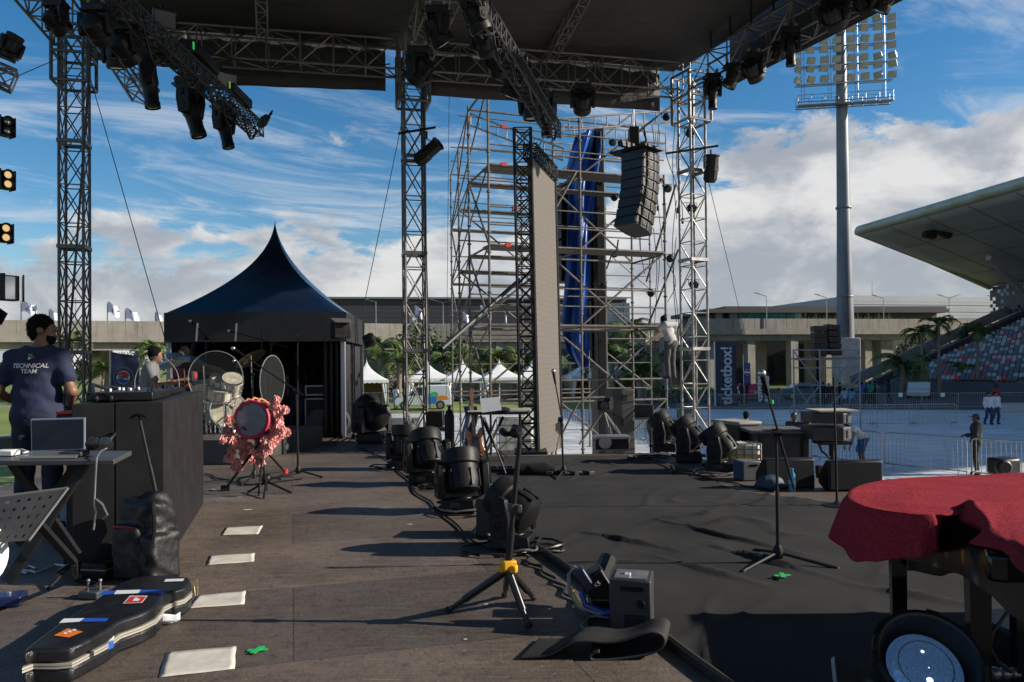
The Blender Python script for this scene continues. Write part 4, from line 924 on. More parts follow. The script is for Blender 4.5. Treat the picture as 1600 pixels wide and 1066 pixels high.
# ============================================================ LED WALL EDGE
ld = P(828, 600, 11.9); led = thing('led_screen', 'tall narrow LED screen back with a black lattice frame, in front of the scaffold', 'screen', (ld.x, ld.y, 0)); f, l = MB(), MB()
zt = P(824,203,11.9).z; pb = P(828,600,11.9); zb = -.1
truss(f, l, V(pb.x-.02,pb.y,zb), V(pb.x-.08,pb.y,zt), .26, .26, (0,1,0), .022, .010, .27, 'X'); f.build('chords', BLKM, led); l.build('lacing', BLKM, led)
pa, pc = P(843,600,11.95), P(876,600,13.3)
def _led(nt, b, mk, lk):
    v = mapped(mk, lk); br = mk('ShaderNodeTexBrick'); br.offset = 0; br.inputs['Scale'].default_value = 1; br.inputs['Brick Width'].default_value = .18; br.inputs['Row Height'].default_value = .085; br.inputs['Mortar Size'].default_value = .003
    sp_ = mk('ShaderNodeSeparateXYZ'); cb = mk('ShaderNodeCombineXYZ'); lk(v, sp_.inputs[0]); lk(sp_.outputs[1], cb.inputs[0]); lk(sp_.outputs[2], cb.inputs[1]); lk(cb.outputs[0], br.inputs['Vector'])
    br.inputs['Color1'].default_value = (.122,.107,.092,1); br.inputs['Color2'].default_value = (.129,.114,.098,1); br.inputs['Mortar'].default_value = (.07,.062,.055,1); lk(br.outputs['Color'], b.inputs['Base Color']); b.inputs['Roughness'].default_value = .6
LEDM = nodemat('led panel', _led)
zt2 = P(843,249,11.95).z; dv = (pc-pa); dv.z = 0; n_ = V(dv.y,-dv.x,0).normalized()
g = MB(); lean_ = V(-.07,0,0)
g.add([Z(pa,zb),Z(pc,zb),Z(pc,zt2)+lean_,Z(pa,zt2)+lean_]+[v-n_*.09 for v in (Z(pa,zb),Z(pc,zb),Z(pc,zt2)+lean_,Z(pa,zt2)+lean_)], [(0,1,2,3),(7,6,5,4),(1,0,4,5),(2,1,5,6),(3,2,6,7),(0,3,7,4)]); g.build('panel', LEDM, led, ang=0)
f, l = MB(), MB(); truss(f, l, Z(pa,zt2+.14)+lean_-n_*.05, Z(pc,zt2+.10)+lean_-n_*.05, .2, .22, (0,0,1), .016, .009, .25, 'X'); f.bar(Z(pc,zb)+dv.normalized()*.04, Z(pc,zt2+.2)+lean_+dv.normalized()*.04, .028, 8); f.build('chords', BLKM, led); l.build('lacing', BLKM, led)
g = MB()
for k in range(24): z = zb+.1+k*(zt2-zb)/24; g.box((pa.x-.03-.07*k/24,pa.y-.02,z),(.05,.08,.07)); 
g.build('coupler', BLKM, led)
g = MB(); g.box((ld.x,ld.y,.0),(.5,.6,.05)); g.build('base_plate', BLKM, led)
# blue tarpaulin and black screen edge behind it
TARP = mat('blue tarpaulin', (.010,.05,.26), .38, var=.5, vscale=1.4, bump=.5, bscale=4, col2=(.025,.13,.46), stretch=(2,2,.5))
TD = 23.0; g = MB(); prof = [(902,945,205),(893,946,232),(886,942,262),(888,936,300),(886,932,360),(884,930,420),(880,928,470),(877,930,515),(886,928,548),(905,926,575)]
vs = []; nn = 20; mm = 60
for j in range(mm+1):
    f_ = j/mm*(len(prof)-1); i = min(int(f_), len(prof)-2); q = f_-i; l_, r_, y_ = [prof[i][k]+(prof[i+1][k]-prof[i][k])*q for k in range(3)]; r_ -= 7
    for i2 in range(nn+1):
        u_ = i2/nn; p = P(l_+(r_-l_)*u_, y_, TD); p.y += .22*math.sin(u_*9+1.5*math.sin(j*.13))+.10*math.sin(u_*23+j*.21)+.06*math.sin(j*.5+u_*5); vs.append(p)
g.add(vs, [(j*(nn+1)+i2, j*(nn+1)+i2+1, (j+1)*(nn+1)+i2+1, (j+1)*(nn+1)+i2) for j in range(mm) for i2 in range(nn)]); tag(g.build('blue_tarpaulin', TARP, ang=180, solid=.01), 'crumpled blue tarpaulin hanging down inside the scaffold', 'tarpaulin')
t = thing('speaker_column', 'dark covered speaker column hanging just behind the blue tarpaulin', 'speaker', P(930,300,23.8))
for k in range(14):
    y = 222+k*25; g = MB(); a = P(934-2*math.sin(k/13*3), y, 23.7); g.box((a.x-.1,a.y+.1,a.z-.2),(.42,.6,.46), R(20)); g.build('cabinet', BLK, t, bevel=.02)
t = thing('speaker_column', 'second dark speaker column between the LED screen and the blue tarpaulin', 'speaker', P(882,360,24.5))
for k in range(7): a = P(884, 300+k*22, 24.5); g = MB(); g.box((a.x,a.y,a.z),(.6,.7,.40), R(20)); g.build('cabinet', BLK, t, bevel=.02)
t = thing('screen_edge', 'black edge of a tall screen standing behind the blue tarpaulin foot', 'screen', GF(936,23.4)); a = P(936,600,23.4); g = MB(); g.box((a.x,a.y,(P(936,205,23.4).z+GZ)/2),(.26,.9,P(936,205,23.4).z-GZ), R(8)); g.build('frame', BLKM, t, bevel=.02)
# ============================================================ LINE ARRAY
LAM = mat('speaker paint', (.018,.017,.0165), .55, var=.3, vscale=8); GRL = mat('blue grey grille', (.018,.028,.042), .45, .1, var=.3, vscale=20)
la = thing('line_array', 'hanging column of grey box speakers on the scaffold', 'speaker array', P(990,250,18.2))
ys = [250,266,283,300,317,334,350,365]; 
ang_ = R(-46)
for k in range(8):
    q = P(1001-1.0*max(0,k-2)**1.5-(0), 247+15.2*k, 18.2); tl = R(-1-2.2*k)
    M_ = Matrix.Rotation(ang_,3,'Z') @ Matrix.Rotation(tl,3,'X')
    t_ = MB(); t_.M = Matrix.Translation(q) @ M_.to_4x4()
    t_.prism([(-.33,-.33),(.33,-.33),(.33,.16),(.25,.42),(-.25,.42),(-.33,.16)], -.108,.108)
    c = t_.build('cabinet', LAM, la, ang=0, bevel=.012)
    h_ = MB(); h_.M = t_.M; h_.prism([(-.31,-.345),(.31,-.345),(.31,-.325),(-.31,-.325)], -.095,.095); h_.build('grille', GRL, c, ang=0)
    h_ = MB(); h_.M = t_.M; h_.box((.335,-.05,0),(.012,.13,.12)); h_.box((.34,-.19,.0),(.02,.05,.16)); h_.box((.34,.09,.0),(.02,.04,.16)); h_.build('handle', BLK, c, ang=0)
q = P(995,237,18.2); g = MB(); M_ = Matrix.Rotation(ang_,3,'Z'); g.box(q,(1.05,.75,.05), M=M_); g.box(q+V(0,0,.08),(.12,1.3,.12), M=M_); g.bar(q+V(0,0,.1),q+V(.0,0,.55),.05); g.build('fly_frame', BLKM, la)
q2 = P(990,214,18.2); g = MB(); g.box(q2,(.22,.3,.42)); g.tube([q2+V(.1,0,.1),q2+V(.25,0,.2),q2+V(.3,0,-.1),q2+V(.1,0,-.2)],.03,6); g.build('hoist', BLKM, la, bevel=.03); g = MB(); g.bar(q2, P(990,150,18.2), .015); g.build('chain', GREY, la)
g = MB(); g.tube([P(966,375,18.4),P(964,390,18.6),P(955,400,19),P(948,420,19.5)],.02,5); g.build('cable', CABLE, la)
# PA stack right background (on its scaffold tower)
D_ = 36.0
t = thing('delay_scaffold', 'low grey scaffold frame carrying two speaker stacks by the floodlight mast', 'scaffold', GF(1290,D_))
SB = mat('blue grey scaffold', (.22,.25,.29), .5, .5)
xs = (1240,1281,1343); dd = (0,1.6)
for i, x in enumerate(xs):
    for d_ in dd: p = GF(x,D_+d_); g = MB(); g.bar(p, V(p.x,p.y,P(x,546,D_).z), .035, 6); g.build('standard', SB, t)
for y in (547,562,575,602):
    for d_ in dd: g = MB(); g.bar(P(1240,y,D_+d_), P(1343,y,D_+d_), .03, 6); g.build('ledger', SB, t)
for a, b in (((1240,549),(1281,602)),((1343,547),(1300,600)),((1243,602),(1268,640)),((1281,602),(1240,655)),((1290,640),(1343,590))): g = MB(); g.bar(P(*a,D_),P(*b,D_),.03,6); g.build('brace', SB, t)
g = MB(); a = P(1291,560,D_+.8); g.box(a,(3.1,1.6,.06)); g.build('platform', DECK, t)
for x0, y0, dx_, lab, lean in ((1279,514,0,'left stack of dark line speakers on the distant scaffold',1),(1299,512,1,'right, slightly tilted stack of dark line speakers on the distant scaffold',1)):
    st = thing('speaker_stack', lab, 'speaker stack', P(x0,556,D_+.8), 0, 'speaker stacks on the distant scaffold')
    for k in range(5): q = P(x0+k*.9*dx_, y0+9.6*k, D_+.8); g = MB(); g.box(q,(.58,.6,.27), M=Matrix.Rotation(R(6 if dx_ else 0),3,'Y')); g.build('cabinet', BLK, st, bevel=.02)
# ============================================================ MOVING LIGHTS
CACHE = {}
def cmesh(key, fn, m, ang=40):
    if key not in CACHE: CACHE[key] = fn().mesh(key[0], m, ang)
    return CACHE[key]
def head_fn(style, tilt):
    def f():
        g = MB(); zc = .50 if style == 'beam' else .46; Mt = Matrix.Rotation(tilt, 3, 'X')
        if style == 'beam': g.lathe([(.0,-.30),(.09,-.30),(.125,-.27),(.135,-.12),(.15,-.05),(.15,.06),(.125,.12),(.115,.36),(.125,.38),(.125,.47),(.105,.47),(.10,.44),(.0,.43)], 18, (0,0,zc), Mt)
        else:
            g.lathe([(.0,-.25),(.13,-.25),(.185,-.22),(.205,-.13),(.20,-.05),(.19,.02),(.19,.06),(.215,.08),(.225,.20),(.215,.245),(.19,.25),(.18,.21),(.0,.20)], 22, (0,0,zc), Mt)
            for i in range(10): a = 2*PI*i/10; g.box(V(0,0,zc)+Mt @ V(.2*math.cos(a),.2*math.sin(a),-.10),(.03,.03,.20), M=Mt @ Matrix.Rotation(a,3,'Z'))
        return g
    return f
def lens_fn(style, tilt):
    def f():
        g = MB(); zc = .50 if style == 'beam' else .46; Mt = Matrix.Rotation(tilt, 3, 'X'); z, r = (.452,.098) if style == 'beam' else (.225,.17)
        g.lathe([(0,z+.02),(r*.6,z+.014),(r,z)], 18, (0,0,zc), Mt); return g
    return f
def yoke_fn(style):
    def f():
        g = MB(); wx, zc = (.20,.50) if style == 'beam' else (.265,.46)
        g.box((0,0,.205),(wx*2+.09,.17,.07),top=(.96,.9)); g.tube([(-wx,0,.34),(-wx*.97,0,.27),(-wx*.75,0,.225),(-wx*.3,0,.21),(wx*.3,0,.21),(wx*.75,0,.225),(wx*.97,0,.27),(wx,0,.34)],.07,8)
        for s in (-1,1): g.prism([(-.10,.17),(.10,.17),(.115,.36),(.075,zc+.10),(.0,zc+.13),(-.075,zc+.10),(-.115,.36)], s*wx-.042, s*wx+.042, Matrix(((0,0,1,0),(1,0,0,0),(0,1,0,0),(0,0,0,1)))); g.lathe([(.07,-.05),(.075,.0),(.06,.05)],14,(s*wx,0,zc),Matrix.Rotation(PI/2,3,'Y'))
        return g
    return f
def base_fn():
    g = MB(); g.box((0,0,.095),(.42,.34,.13),top=(.93,.93)); g.box((0,0,.02),(.36,.28,.03)); g.lathe([(.13,.16),(.12,.185),(.0,.185)],18)
    for s in (-1,1): g.box((s*.17,0,.01),(.05,.30,.02))
    return g
def hand_fn(s):
    g = MB(); g.tube([(s*.205,-.10,.10),(s*.265,-.10,.11),(s*.265,.10,.11),(s*.205,.10,.10)],.013,6)
    return g
def disp_fn(): g = MB(); g.box((-.02,-.168,.10),(.12,.012,.055)); return g
def clamp_fn(s):
    g = MB(); g.box((s*.13,0,-.03),(.05,.07,.08)); g.lathe([(.05,-.03),(.05,.03)],10,(s*.13,0,-.10),Matrix.Rotation(PI/2,3,'Y'))
    return g
SCRN = mat('display', (.02,.03,.045), .15, coat=.6)
def moving_light(name, label, loc, rz, tilt, style, s, group, hang=False, pan=0.0, roll=0.0):
    t = thing(name, label, 'moving light', loc, 0, group, rot=(PI if hang else 0, roll, rz), sc=s)
    b = link('base', cmesh(('base',), base_fn, BLK), t, .012); [link('handle', cmesh(('handle',e), lambda: hand_fn(e), BLKM), b) for e in (-1,1)]; link('display', cmesh(('display',), disp_fn, SCRN), b)
    if hang: [link('clamp', cmesh(('clamp',e), lambda: clamp_fn(e), GREY), t) for e in (-1,1)]
    y = link('yoke', cmesh(('yoke', style), yoke_fn(style), BLK), t, .012); y.rotation_euler = (0,0,pan)
    h = link('head', cmesh(('head', style, round(tilt,2)), head_fn(style, tilt), BLK if style == 'beam' else BLKM), t); h.rotation_euler = (0,0,pan)
    link('lens', cmesh(('lens', style, round(tilt,2)), lens_fn(style, tilt), GLASSD), h)
    return t
# ---- floor rows
GF1 = 'moving lights standing along the carpet edge'
def floor_light(x, y, h_px, rz, tilt, style, label, grp, pan=0.0):
    b = G(x, y); s = h_px*b.y/1200/ (.70 if style == 'wash' else .80); return moving_light('moving_light', label, b, rz, tilt, style, s, grp, False, pan)
floor_light(722, 799, 94, R(-16), R(-22), 'wash', 'large moving light third from the back, head tipped toward the carpet', GF1, R(35))
floor_light(668, 757, 82, R(-16), R(-30), 'wash', 'moving light with a tilted head, second from the back of the left row', GF1, R(40))
floor_light(634, 733, 68, R(-16), R(-6), 'wash', 'moving light with its head nearly upright, rearmost in the left row', GF1, R(20))
floor_light(803, 858, 104, R(-16), R(-62), 'wash', 'nearest moving light of the left row, head swung down right behind the tripod', GF1, R(75))
GF2 = 'moving lights beside the right tower'
floor_light(1038, 706, 60, R(-10), R(-38), 'wash', 'moving light at the tower foot, left of the three, head tipped right', GF2, R(70))
floor_light(1076, 722, 68, R(-10), R(-40), 'wash', 'middle one of three moving lights beside the tower foot', GF2, R(70))
floor_light(1124, 738, 72, R(-10), R(-36), 'wash', 'moving light in front of the white caged water tank', GF2, R(70))
floor_light(582, 692, 70, R(-10), R(-50), 'wash', 'moving light with a ribbed head beside the marquee side wall', GF2, R(60))
# ---- hung rows
H1, H2, H3 = 'lamps hanging on the left lighting truss', 'lamps hanging on the middle lighting truss', 'lamps under the right roof truss'
def ltruss(p, q, label):
    t = thing('lighting_truss', label, 'lighting truss', p, 0, 'sloping lighting trusses'); f, l = MB(), MB(); DT = mat('dark lighting truss', (.06,.06,.062), .5, .6, var=.4, vscale=5); truss(f, l, p, q, .22, .22, (0,0,1), .016, .008, .22, 'X'); f.build('chords', DT, t); l.build('lacing', DT, t)
    for k in range(11):
        a, b = lerp(p,q,k/11), lerp(p,q,min(1,(k+1.3)/11)); g = MB(); g.tube([lerp(a,b,i/6)+V(.1,0,-.12-.30*math.sin(PI*i/6)*((k*7)%5)/4) for i in range(7)], .018, 5); g.build('cable', CABLE, t)
    return t
HT = CAMZ+4.0
tl0, tl1 = P(140,-34,8.0), P(402,203,13.2); ltruss(tl0, tl1, 'left lighting truss hung with moving lights, sloping down to the right'); tm0, tm1 = P(715,-40,8.0), P(866,205,12.9); ltruss(tm0, tm1, 'middle lighting truss crowded with moving lights, ending above the LED screen')
def hung(x, y, D, label, grp, style='beam', tilt=0.0, pan=0.0, px_=90, roll=0.0, rz=0.0):
    q = P(x, y, D); s = px_*D/1200/ (.95 if style == 'beam' else .72); return moving_light('moving_light', label, q, rz, tilt, style, s, grp, True, pan, roll)
hung(232,78,9.8,'long barrel moving light pointing down, largest full one on the left truss',H1,'beam',R(8),R(70),90)
hung(298,123,11.3,'long barrel moving light second from the free end of the left truss',H1,'beam',R(18),R(100),92)
hung(350,160,12.4,'long barrel moving light at the free end of the left truss',H1,'beam',R(14),R(110),72)
hung(195,38,8.9,'boxy wash light turned toward us high on the left truss',H1,'wash',R(60),R(20),62)
hung(150,8,8.2,'boxy wash light cut by the upper photo edge on the left truss',H1,'wash',R(70),R(0),60)
hung(88,2,8.6,'dark wash light above the left tower at the upper photo edge',H1,'wash',R(50),R(30),52)
hung(180,62,12,'small dark lamp hanging behind the left truss stub',H1,'wash',R(10),R(0),46)
hung(683,12,10.5,'dark lamp hanging in front of the middle tower head, upper one',H2,'wash',R(35),R(60),62)
hung(655,75,12.6,'dark lamp hanging in front of the middle tower head, lower one',H2,'wash',R(50),R(-60),58)
hung(744,-8,8.6,'dark wash lamp cut by the upper photo edge on the middle truss',H2,'wash',R(30),R(60),60)
hung(757,32,9.4,'round faced wash lamp near the top of the middle truss',H2,'wash',R(70),R(10),55)
hung(779,64,10.2,'round faced wash lamp in the middle of the middle truss',H2,'wash',R(60),R(0),54)
hung(806,92,11.2,'fat dark lamp pointing down left on the middle truss',H2,'wash',R(25),R(-60),64)
hung(833,132,12.2,'dark lamp pointing down at the low end of the middle truss',H2,'wash',R(5),R(30),56)
hung(852,146,12.7,'slim dark lamp at the very end of the middle truss',H2,'beam',R(6),R(30),66)
hung(910,132,15.2,'lamp with a pale round face hanging under the rear truss above the scaffold',H2,'wash',R(55),R(0),46)
hung(1113,116,16.2,'slim lamp pointing straight down beside the right tower top',H3,'beam',R(0),R(0),54)
hung(1143,100,15.6,'lamp tipped to the left, second from the right tower top',H3,'wash',R(30),R(-70),38)
hung(1177,84,14.9,'pointed diamond shaped lamp, third from the right tower',H3,'wash',R(50),R(45),44)
hung(1235,44,13.9,'long lamp in front of the floodlight head',H3,'beam',R(4),R(20),58)
hung(1216,66,14.2,'small lamp just left of the long lamp under the right truss',H3,'wash',R(40),R(-40),28)
hung(1303,-8,12.8,'diamond shaped lamp above the floodlight head',H3,'wash',R(50),R(45),54)
hung(1350,-18,12.4,'lamp at the upper photo edge right of the floodlight head',H3,'wash',R(40),R(60),40)
hung(1382,-22,12.0,'last lamp at the upper photo edge on the right truss',H3,'wash',R(30),R(-50),42)
# led bars lying on the left truss
GRN = mat('lit green strip', (.02,.2,.05), .4, emit=(.05,.75,.18,.35)); YGN = mat('lit yellow green strip', (.1,.2,.02), .4, emit=(.35,.6,.05,.3))
for (x0,y0,x1,y1,D0,D1,m,l) in ((304,75,337,110,10.5,11.3,GRN,'black LED bar with glowing green cells on the left truss'),(360,136,389,164,11.7,12.4,YGN,'black LED bar with yellow green cells near the left truss end')):
    a, b = P(x0,y0,D0), P(x1,y1,D1); t = thing('led_bar', l, 'light bar', a, 0, 'LED bars on the left lighting truss'); g = MB(); g.flat(a,b,.12,.14); g.build('housing', BLK, t, bevel=.01)
    for k in range(11): q = lerp(a,b,(k+.5)/11); d_ = (b-a).normalized(); g = MB(); g.flat(q-d_*.018+V(0,-.066,.02), q+d_*.018+V(0,-.066,.02), .012,.10); g.build('cell', m, t)
def flood(x, y, D, label, s, rz, tilt, grp='small square floodlights on the trusses'):
    t = thing('flood_light', label, 'floodlight', P(x,y,D), rz, grp, sc=s); g = MB(); Mt = Matrix.Rotation(tilt,3,'X'); g.box((0,0,0),(.30,.12,.24),M=Mt); g.build('housing', DKG, t, local=True, bevel=.015)
    g = MB(); g.box(Mt @ V(0,-.066,0),(.26,.012,.20),M=Mt); g.build('lens', mat('flood glass', (.045,.055,.062), .2, coat=.6), t, local=True); g = MB(); g.tube([(-.17,0,0),(-.17,.12,.16),(.17,.12,.16),(.17,0,0)],.014,5); g.bar((0,.12,.16),(0,.2,.28),.02); g.build('bracket', BLKM, t, local=True)
flood(412,190,13.2,'small square floodlight on the free end of the left lighting truss',.8,R(-50),R(-25)); flood(352,128,12.3,'pale faced square floodlight standing on the left truss',1.15,R(40),R(10)); flood(256,30,9.6,'square floodlight standing on the upper left truss',.9,R(35),R(20))
# ---- tower side spots on pipe outriggers
def parcan(x, y, D, label, bx, rz, tilt):
    q = P(x,y,D); t = thing('profile_spot', label, 'spotlight', q, rz, 'spotlights on tower outriggers'); Mt = Matrix.Rotation(tilt,3,'X'); g = MB(); g.lathe([(0,-.28),(.11,-.28),(.155,-.20),(.155,.0),(.14,.02),(.14,.30),(.16,.30),(.16,.34),(.13,.34),(.12,.31),(0,.30)],8,M=Mt); g.build('housing', BLK, t, ang=25, local=True)
    g = MB(); g.tube([(-.19,0,0),(-.19,0,.30),(.19,0,.30),(.19,0,0)],.014,5); g.bar((0,0,.30),(0,0,.46),.02); g.build('bracket', BLKM, t, local=True)
    g = MB(); g.bar(P(bx[0],bx[1],D),P(bx[2],bx[3],D),.026,8); g.build('outrigger_pipe', BLKM, t)
parcan(667,240,15.8,'black spotlight on a pipe outrigger of the middle tower',(622,209,681,199),R(65),R(58)); parcan(1111,266,17.2,'black spotlight on a pipe outrigger of the right tower',(1040,240,1122,228),R(20),R(12))
# ---- left edge: blinder tree
WARM = mat('warm lit lamp', (.9,.6,.3), .3, emit=(1.0,.66,.30,.5)); PALE = mat('unlit reflector', (.35,.38,.42), .12, .7)
bt = P(-18, 350, 11.0)
t = thing('light_pole', 'dark upright pole at the left photo edge carrying stacked blinders', 'pole', (bt.x,bt.y,0)); g = MB(); g.bar((bt.x,bt.y,0),(bt.x,bt.y,CAMZ+4.6),.05,8); g.build('pole', BLKM, t)
for i,(x,y,lit,l) in enumerate(((14,199,0,'two lamp blinder, unlit, topmost at the left photo edge'),(14,282,1,'two lamp blinder with warm lit lamps, second from the top at the left edge'),(11,365,1,'two lamp blinder with warm lit lamps, third from the top at the left edge'))):
    q = P(x-7,y,10.9); b = thing('blinder', l, 'stage blinder', q, R(58), 'blinders stacked at the left photo edge', sc=.78); g = MB(); g.box((0,.0,0),(.20,.20,.32)); 
    for s in (-1,1): g.lathe([(.095,-.02),(.10,.09),(.085,.09),(.08,.05)],16,(0,-.08,s*.085),Matrix.Rotation(PI/2,3,'X'))
    g.box((-.125,0,0),(.02,.3,.36)); g.box((.125,-.02,0),(.02,.24,.36)); g.build('housing', BLK, b, local=True, bevel=.01)
    for s in (-1,1): g = MB(); g.lathe([(0,.07),(.05,.06),(.075,.04)],16,(0,-.08,s*.085),Matrix.Rotation(PI/2,3,'X')); g.build('lamp', WARM if lit else PALE, b, local=True)
    g = MB(); g.tube([(-.14,0,0),(-.14,.16,.02),(-.3,.3,.02)],.02,6); g.build('bracket', BLKM, b, local=True)
q = P(14,450,10.9); b = thing('blinder', 'unlit flat panel lamp with barn doors at the left photo edge', 'stage lamp', q, R(60), 'blinders stacked at the left photo edge'); g = MB(); g.box((0,.05,0),(.26,.16,.36)); g.box((-.17,-.07,0),(.02,.2,.38),M=Matrix.Rotation(.4,3,'Z')); g.box((.16,-.06,0),(.02,.2,.38),M=Matrix.Rotation(-.4,3,'Z')); g.build('housing', BLK, b, local=True, bevel=.01); g = MB(); g.box((0,-.035,0),(.22,.012,.32)); g.build('lens', PALE, b, local=True)
moving_light('moving_light','dark lamp standing upright on the truss end at the left photo edge',P(8,92,10.6),R(20),R(8),'wash',.52,'lamps at the left photo edge',False,R(40),R(20))
a, b = P(-60,112,10.4), P(38,128,10.8); t = thing('truss_end', 'aluminium box truss end poking in at the left photo edge', 'truss', b); f, l = MB(), MB(); truss(f,l,P(-90,80,10.4),P(22,128,10.8),.26,.26,(0,0,1),.024,.014,.3,'Z'); f.build('chords',GREY,t); l.build('lacing',GREY,t)
t = thing('hanging_flag', 'dark cloth corner hanging at the left photo edge', 'cloth', P(2,490,10.8)); g = MB(); g.sheet(6,6,lambda u,v: P(-30+32*u+10*u*(v), 505-45*v*(1-.6*u)+3*u, 10.8+.05*math.sin(u*9))); g.build('cloth', BLKF, t, solid=.01)
# ============================================================ STAGE GEAR
def rbox(X, c, hsz, r, M=None):
    q = X-np.array(c, float)
    if M is not None: q = q @ np.array(M)
    q = np.abs(q)-(np.array(hsz)-r); return np.linalg.norm(np.maximum(q, 0), axis=-1)+np.minimum(q.max(-1), 0)-r
# paper sheets
PAPER = mat('dirty white sheet', (.50,.47,.42), .7, var=.25, vscale=7, col2=(.70,.68,.63), bump=.2, bscale=12)
for pts, l in ((((248,1060),(260,1020),(369,1011),(367,1046)),'large off-white sheet taped to the floor nearest the camera'),(((292,952),(309,931),(384,924),(382,945)),'off-white sheet on the floor touching the guitar case end'),(((322,884),(327,869),(398,865),(397,878)),'off-white sheet on the floor, third from the camera'),(((345,837),(352,825),(411,822),(404,835)),'smallest off-white sheet, farthest from the camera')):
    q = [G(*p) for p in pts]; g = MB()
    g.sheet(12, 8, lambda u,v: lerp(lerp(q[0],q[3],u),lerp(q[1],q[2],u),v)+V(.0015*math.sin(v*11+u*5),.0015*math.sin(u*9+v*4),(.003+.001*math.sin(u*5+v*5))+.006*max(0,u-.85)*(1+math.sin(v*9))*4*.3))
    tag(g.build('floor_sheet', PAPER, ang=60, solid=.001), l, 'sheet', 'off-white sheets taped to the stage floor')
GT = mat('green tape', (.02,.45,.12), .6)
for x, y, s, z, l in ((402,1018,.045,.006,'bright green tape cross on the plywood near the camera'),(1223,907,.05,.03,'bright green tape mark on the carpet below the mic stand'),(347,767,.03,.006,'small green tape mark by the pink drum stand'),(332,766,.025,.006,'tiny green tape mark by the black desk')):
    q = G(x,y); q.z = z; g = MB(); g.flat(q-V(s,0,0),q+V(s,.01,0),.03,.002); g.flat(q-V(.01,s,-.0025),q+V(.01,s,.0025),.03,.002); tag(g.build('tape_mark', GT), l, 'tape', 'green tape marks')
rd = random.Random(8)
for i,(x,y,s) in enumerate(((388,797,.06),(362,829,.02),(735,868,.02),(760,945,.02),(728,1000,.015),(640,820,.03))):
    q = G(x,y); g = MB(); q.z = .004; g.add([q+V(s*math.cos(a)*rd.uniform(.5,1.2), .5*s*math.sin(a)*rd.uniform(.5,1.2), 0) for a in [k*PI/4 for k in range(8)]], [tuple(range(8))])
    tag(g.build('paint_scuff', PAPER, ang=0), ('pale paint scuff in front of the black desk','tiny pale scuff beside the smallest floor sheet','tiny pale fleck beside the nearest moving light','tiny pale fleck under the yellow collared stand','tiny pale fleck in front of the yellow collared stand','pale scuff in the shadow of the second moving light')[i], 'paint mark', 'pale marks on the plywood')
# ---- black desk
A_, B_ = G(257,886), G(318,788); ax = (B_-A_).normalized(); lf = V(-ax.y, ax.x, 0); HD = 1.115
FLAT = mat('black painted ply', (.013,.0125,.014), .6, var=.25, vscale=5, rvar=.1, spec=.3)
dk = thing('dj_desk', 'long black box desk with flat sides at the left of the stage', 'desk', A_)
Ld = (B_-A_).length; g = MB(); g.M = Matrix.Translation(A_) @ frame(ax, lf, V(0,0,0))
g.prism([(0,0),(Ld,0),(Ld,.30),(0,.30)], .004, HD); g.build('side_panel', FLAT, dk, ang=0, bevel=.006)
g = MB(); g.M = Matrix.Translation(A_) @ frame(ax, lf, V(0,0,0)); g.prism([(.004,.304),(Ld,.304),(Ld,.56),(.004,.56)], .004, HD-.004); g.build('front_panel', FLAT, dk, ang=0, bevel=.006)
M_dk = Matrix.Translation(A_+V(0,0,HD)) @ frame(ax, lf, V(0,0,0))
mx = thing('mixing_console', 'low black mixing console with small knobs on top of the black desk', 'mixer', A_+V(0,0,HD)); g = MB(); g.M = M_dk; g.box((.55,.30,.035),(.8,.42,.06)); g.box((1.6,.30,.03),(.9,.36,.05)); g.build('body', BLK, mx, bevel=.01)
rd = random.Random(2)
for k in range(26): g = MB(); g.M = M_dk; g.bar((.2+rd.random()*1.8,.12+rd.random()*.36,.055),(.2+rd.random()*1.8*0+.2,.3,.055),.001) if False else g.lathe([(.012,.05),(.010,.085),(0,.085)],8,(.2+rd.random()*.7+ (1.0 if k%2 else 0),.12+rd.random()*.34,0)); g.build('knob', WHITE if k % 4 == 0 else BLKM, mx)
g = MB(); g.M = M_dk; g.tube([(.1,.45,.06),(.3,.5,.12),(.5,.42,.07),(.8,.52,.1),(1.1,.45,.06)],.012,5); g.build('cable', CABLE, mx)
rg = G(162,615,HD); t = thing('headset', 'small dark headset lying at the near end of the black desk', 'headset', A_+lf*.42+V(0,0,HD)); g = MB(); g.M = Matrix.Translation(A_+lf*.45+ax*.15+V(0,0,HD)); g.ball((0,0,.025),(.022,.016,.025)); g.ball((.09,.02,.025),(.022,.016,.025)); g.tube([(0,0,.04),(.045,.01,.06),(.09,.02,.04)],.006,5); g.build('body', BLK, t)
# ---- laptop table on folding X stand
TD_ = 3.95
tz = P(100,712,TD_).z
tb = thing('keyboard_stand_table', 'thin dark tabletop on a folding X stand in front of the navy shirted man', 'table', (P(100,712,TD_).x, TD_, 0)); q = [P(-30,727,3.75), P(178,714,3.75), P(206,700,4.15), P(-30,706,4.25)]
TOPM = mat('grey table edge', (.06,.06,.065), .4, var=.2)
g = MB(); g.prism([(p.x,p.y) for p in q], tz-.025, tz); g.build('tabletop', TOPM, tb, bevel=.004)
for a, b in ((P(135,725,3.9),P(12,910,3.75)),(P(20,740,3.9),P(120,868,3.95)),(P(128,735,4.1),P(30,850,4.2))):
    a.z = tz-.03; g = MB(); g.flat(a,b,.045,.03,(0,1,0)); g.build('leg', BLKM, tb)
lt = thing('laptop', 'open laptop with a dark glossy screen on the thin table', 'laptop', P(90,705,3.95)); SILV = mat('laptop silver', (.5,.5,.52), .3, .8)
bl, br_, tr, tl = P(49,705,4.02), P(132,702,4.02), P(132,653,4.12), P(48,655,4.12)
g = MB(); g.add([bl,br_,tr,tl]+[p+V(0,.012,.002) for p in (bl,br_,tr,tl)],[(0,1,2,3),(7,6,5,4),(0,4,5,1),(1,5,6,2),(2,6,7,3),(3,7,4,0)]); sc_ = g.build('lid', SILV, lt, ang=0)
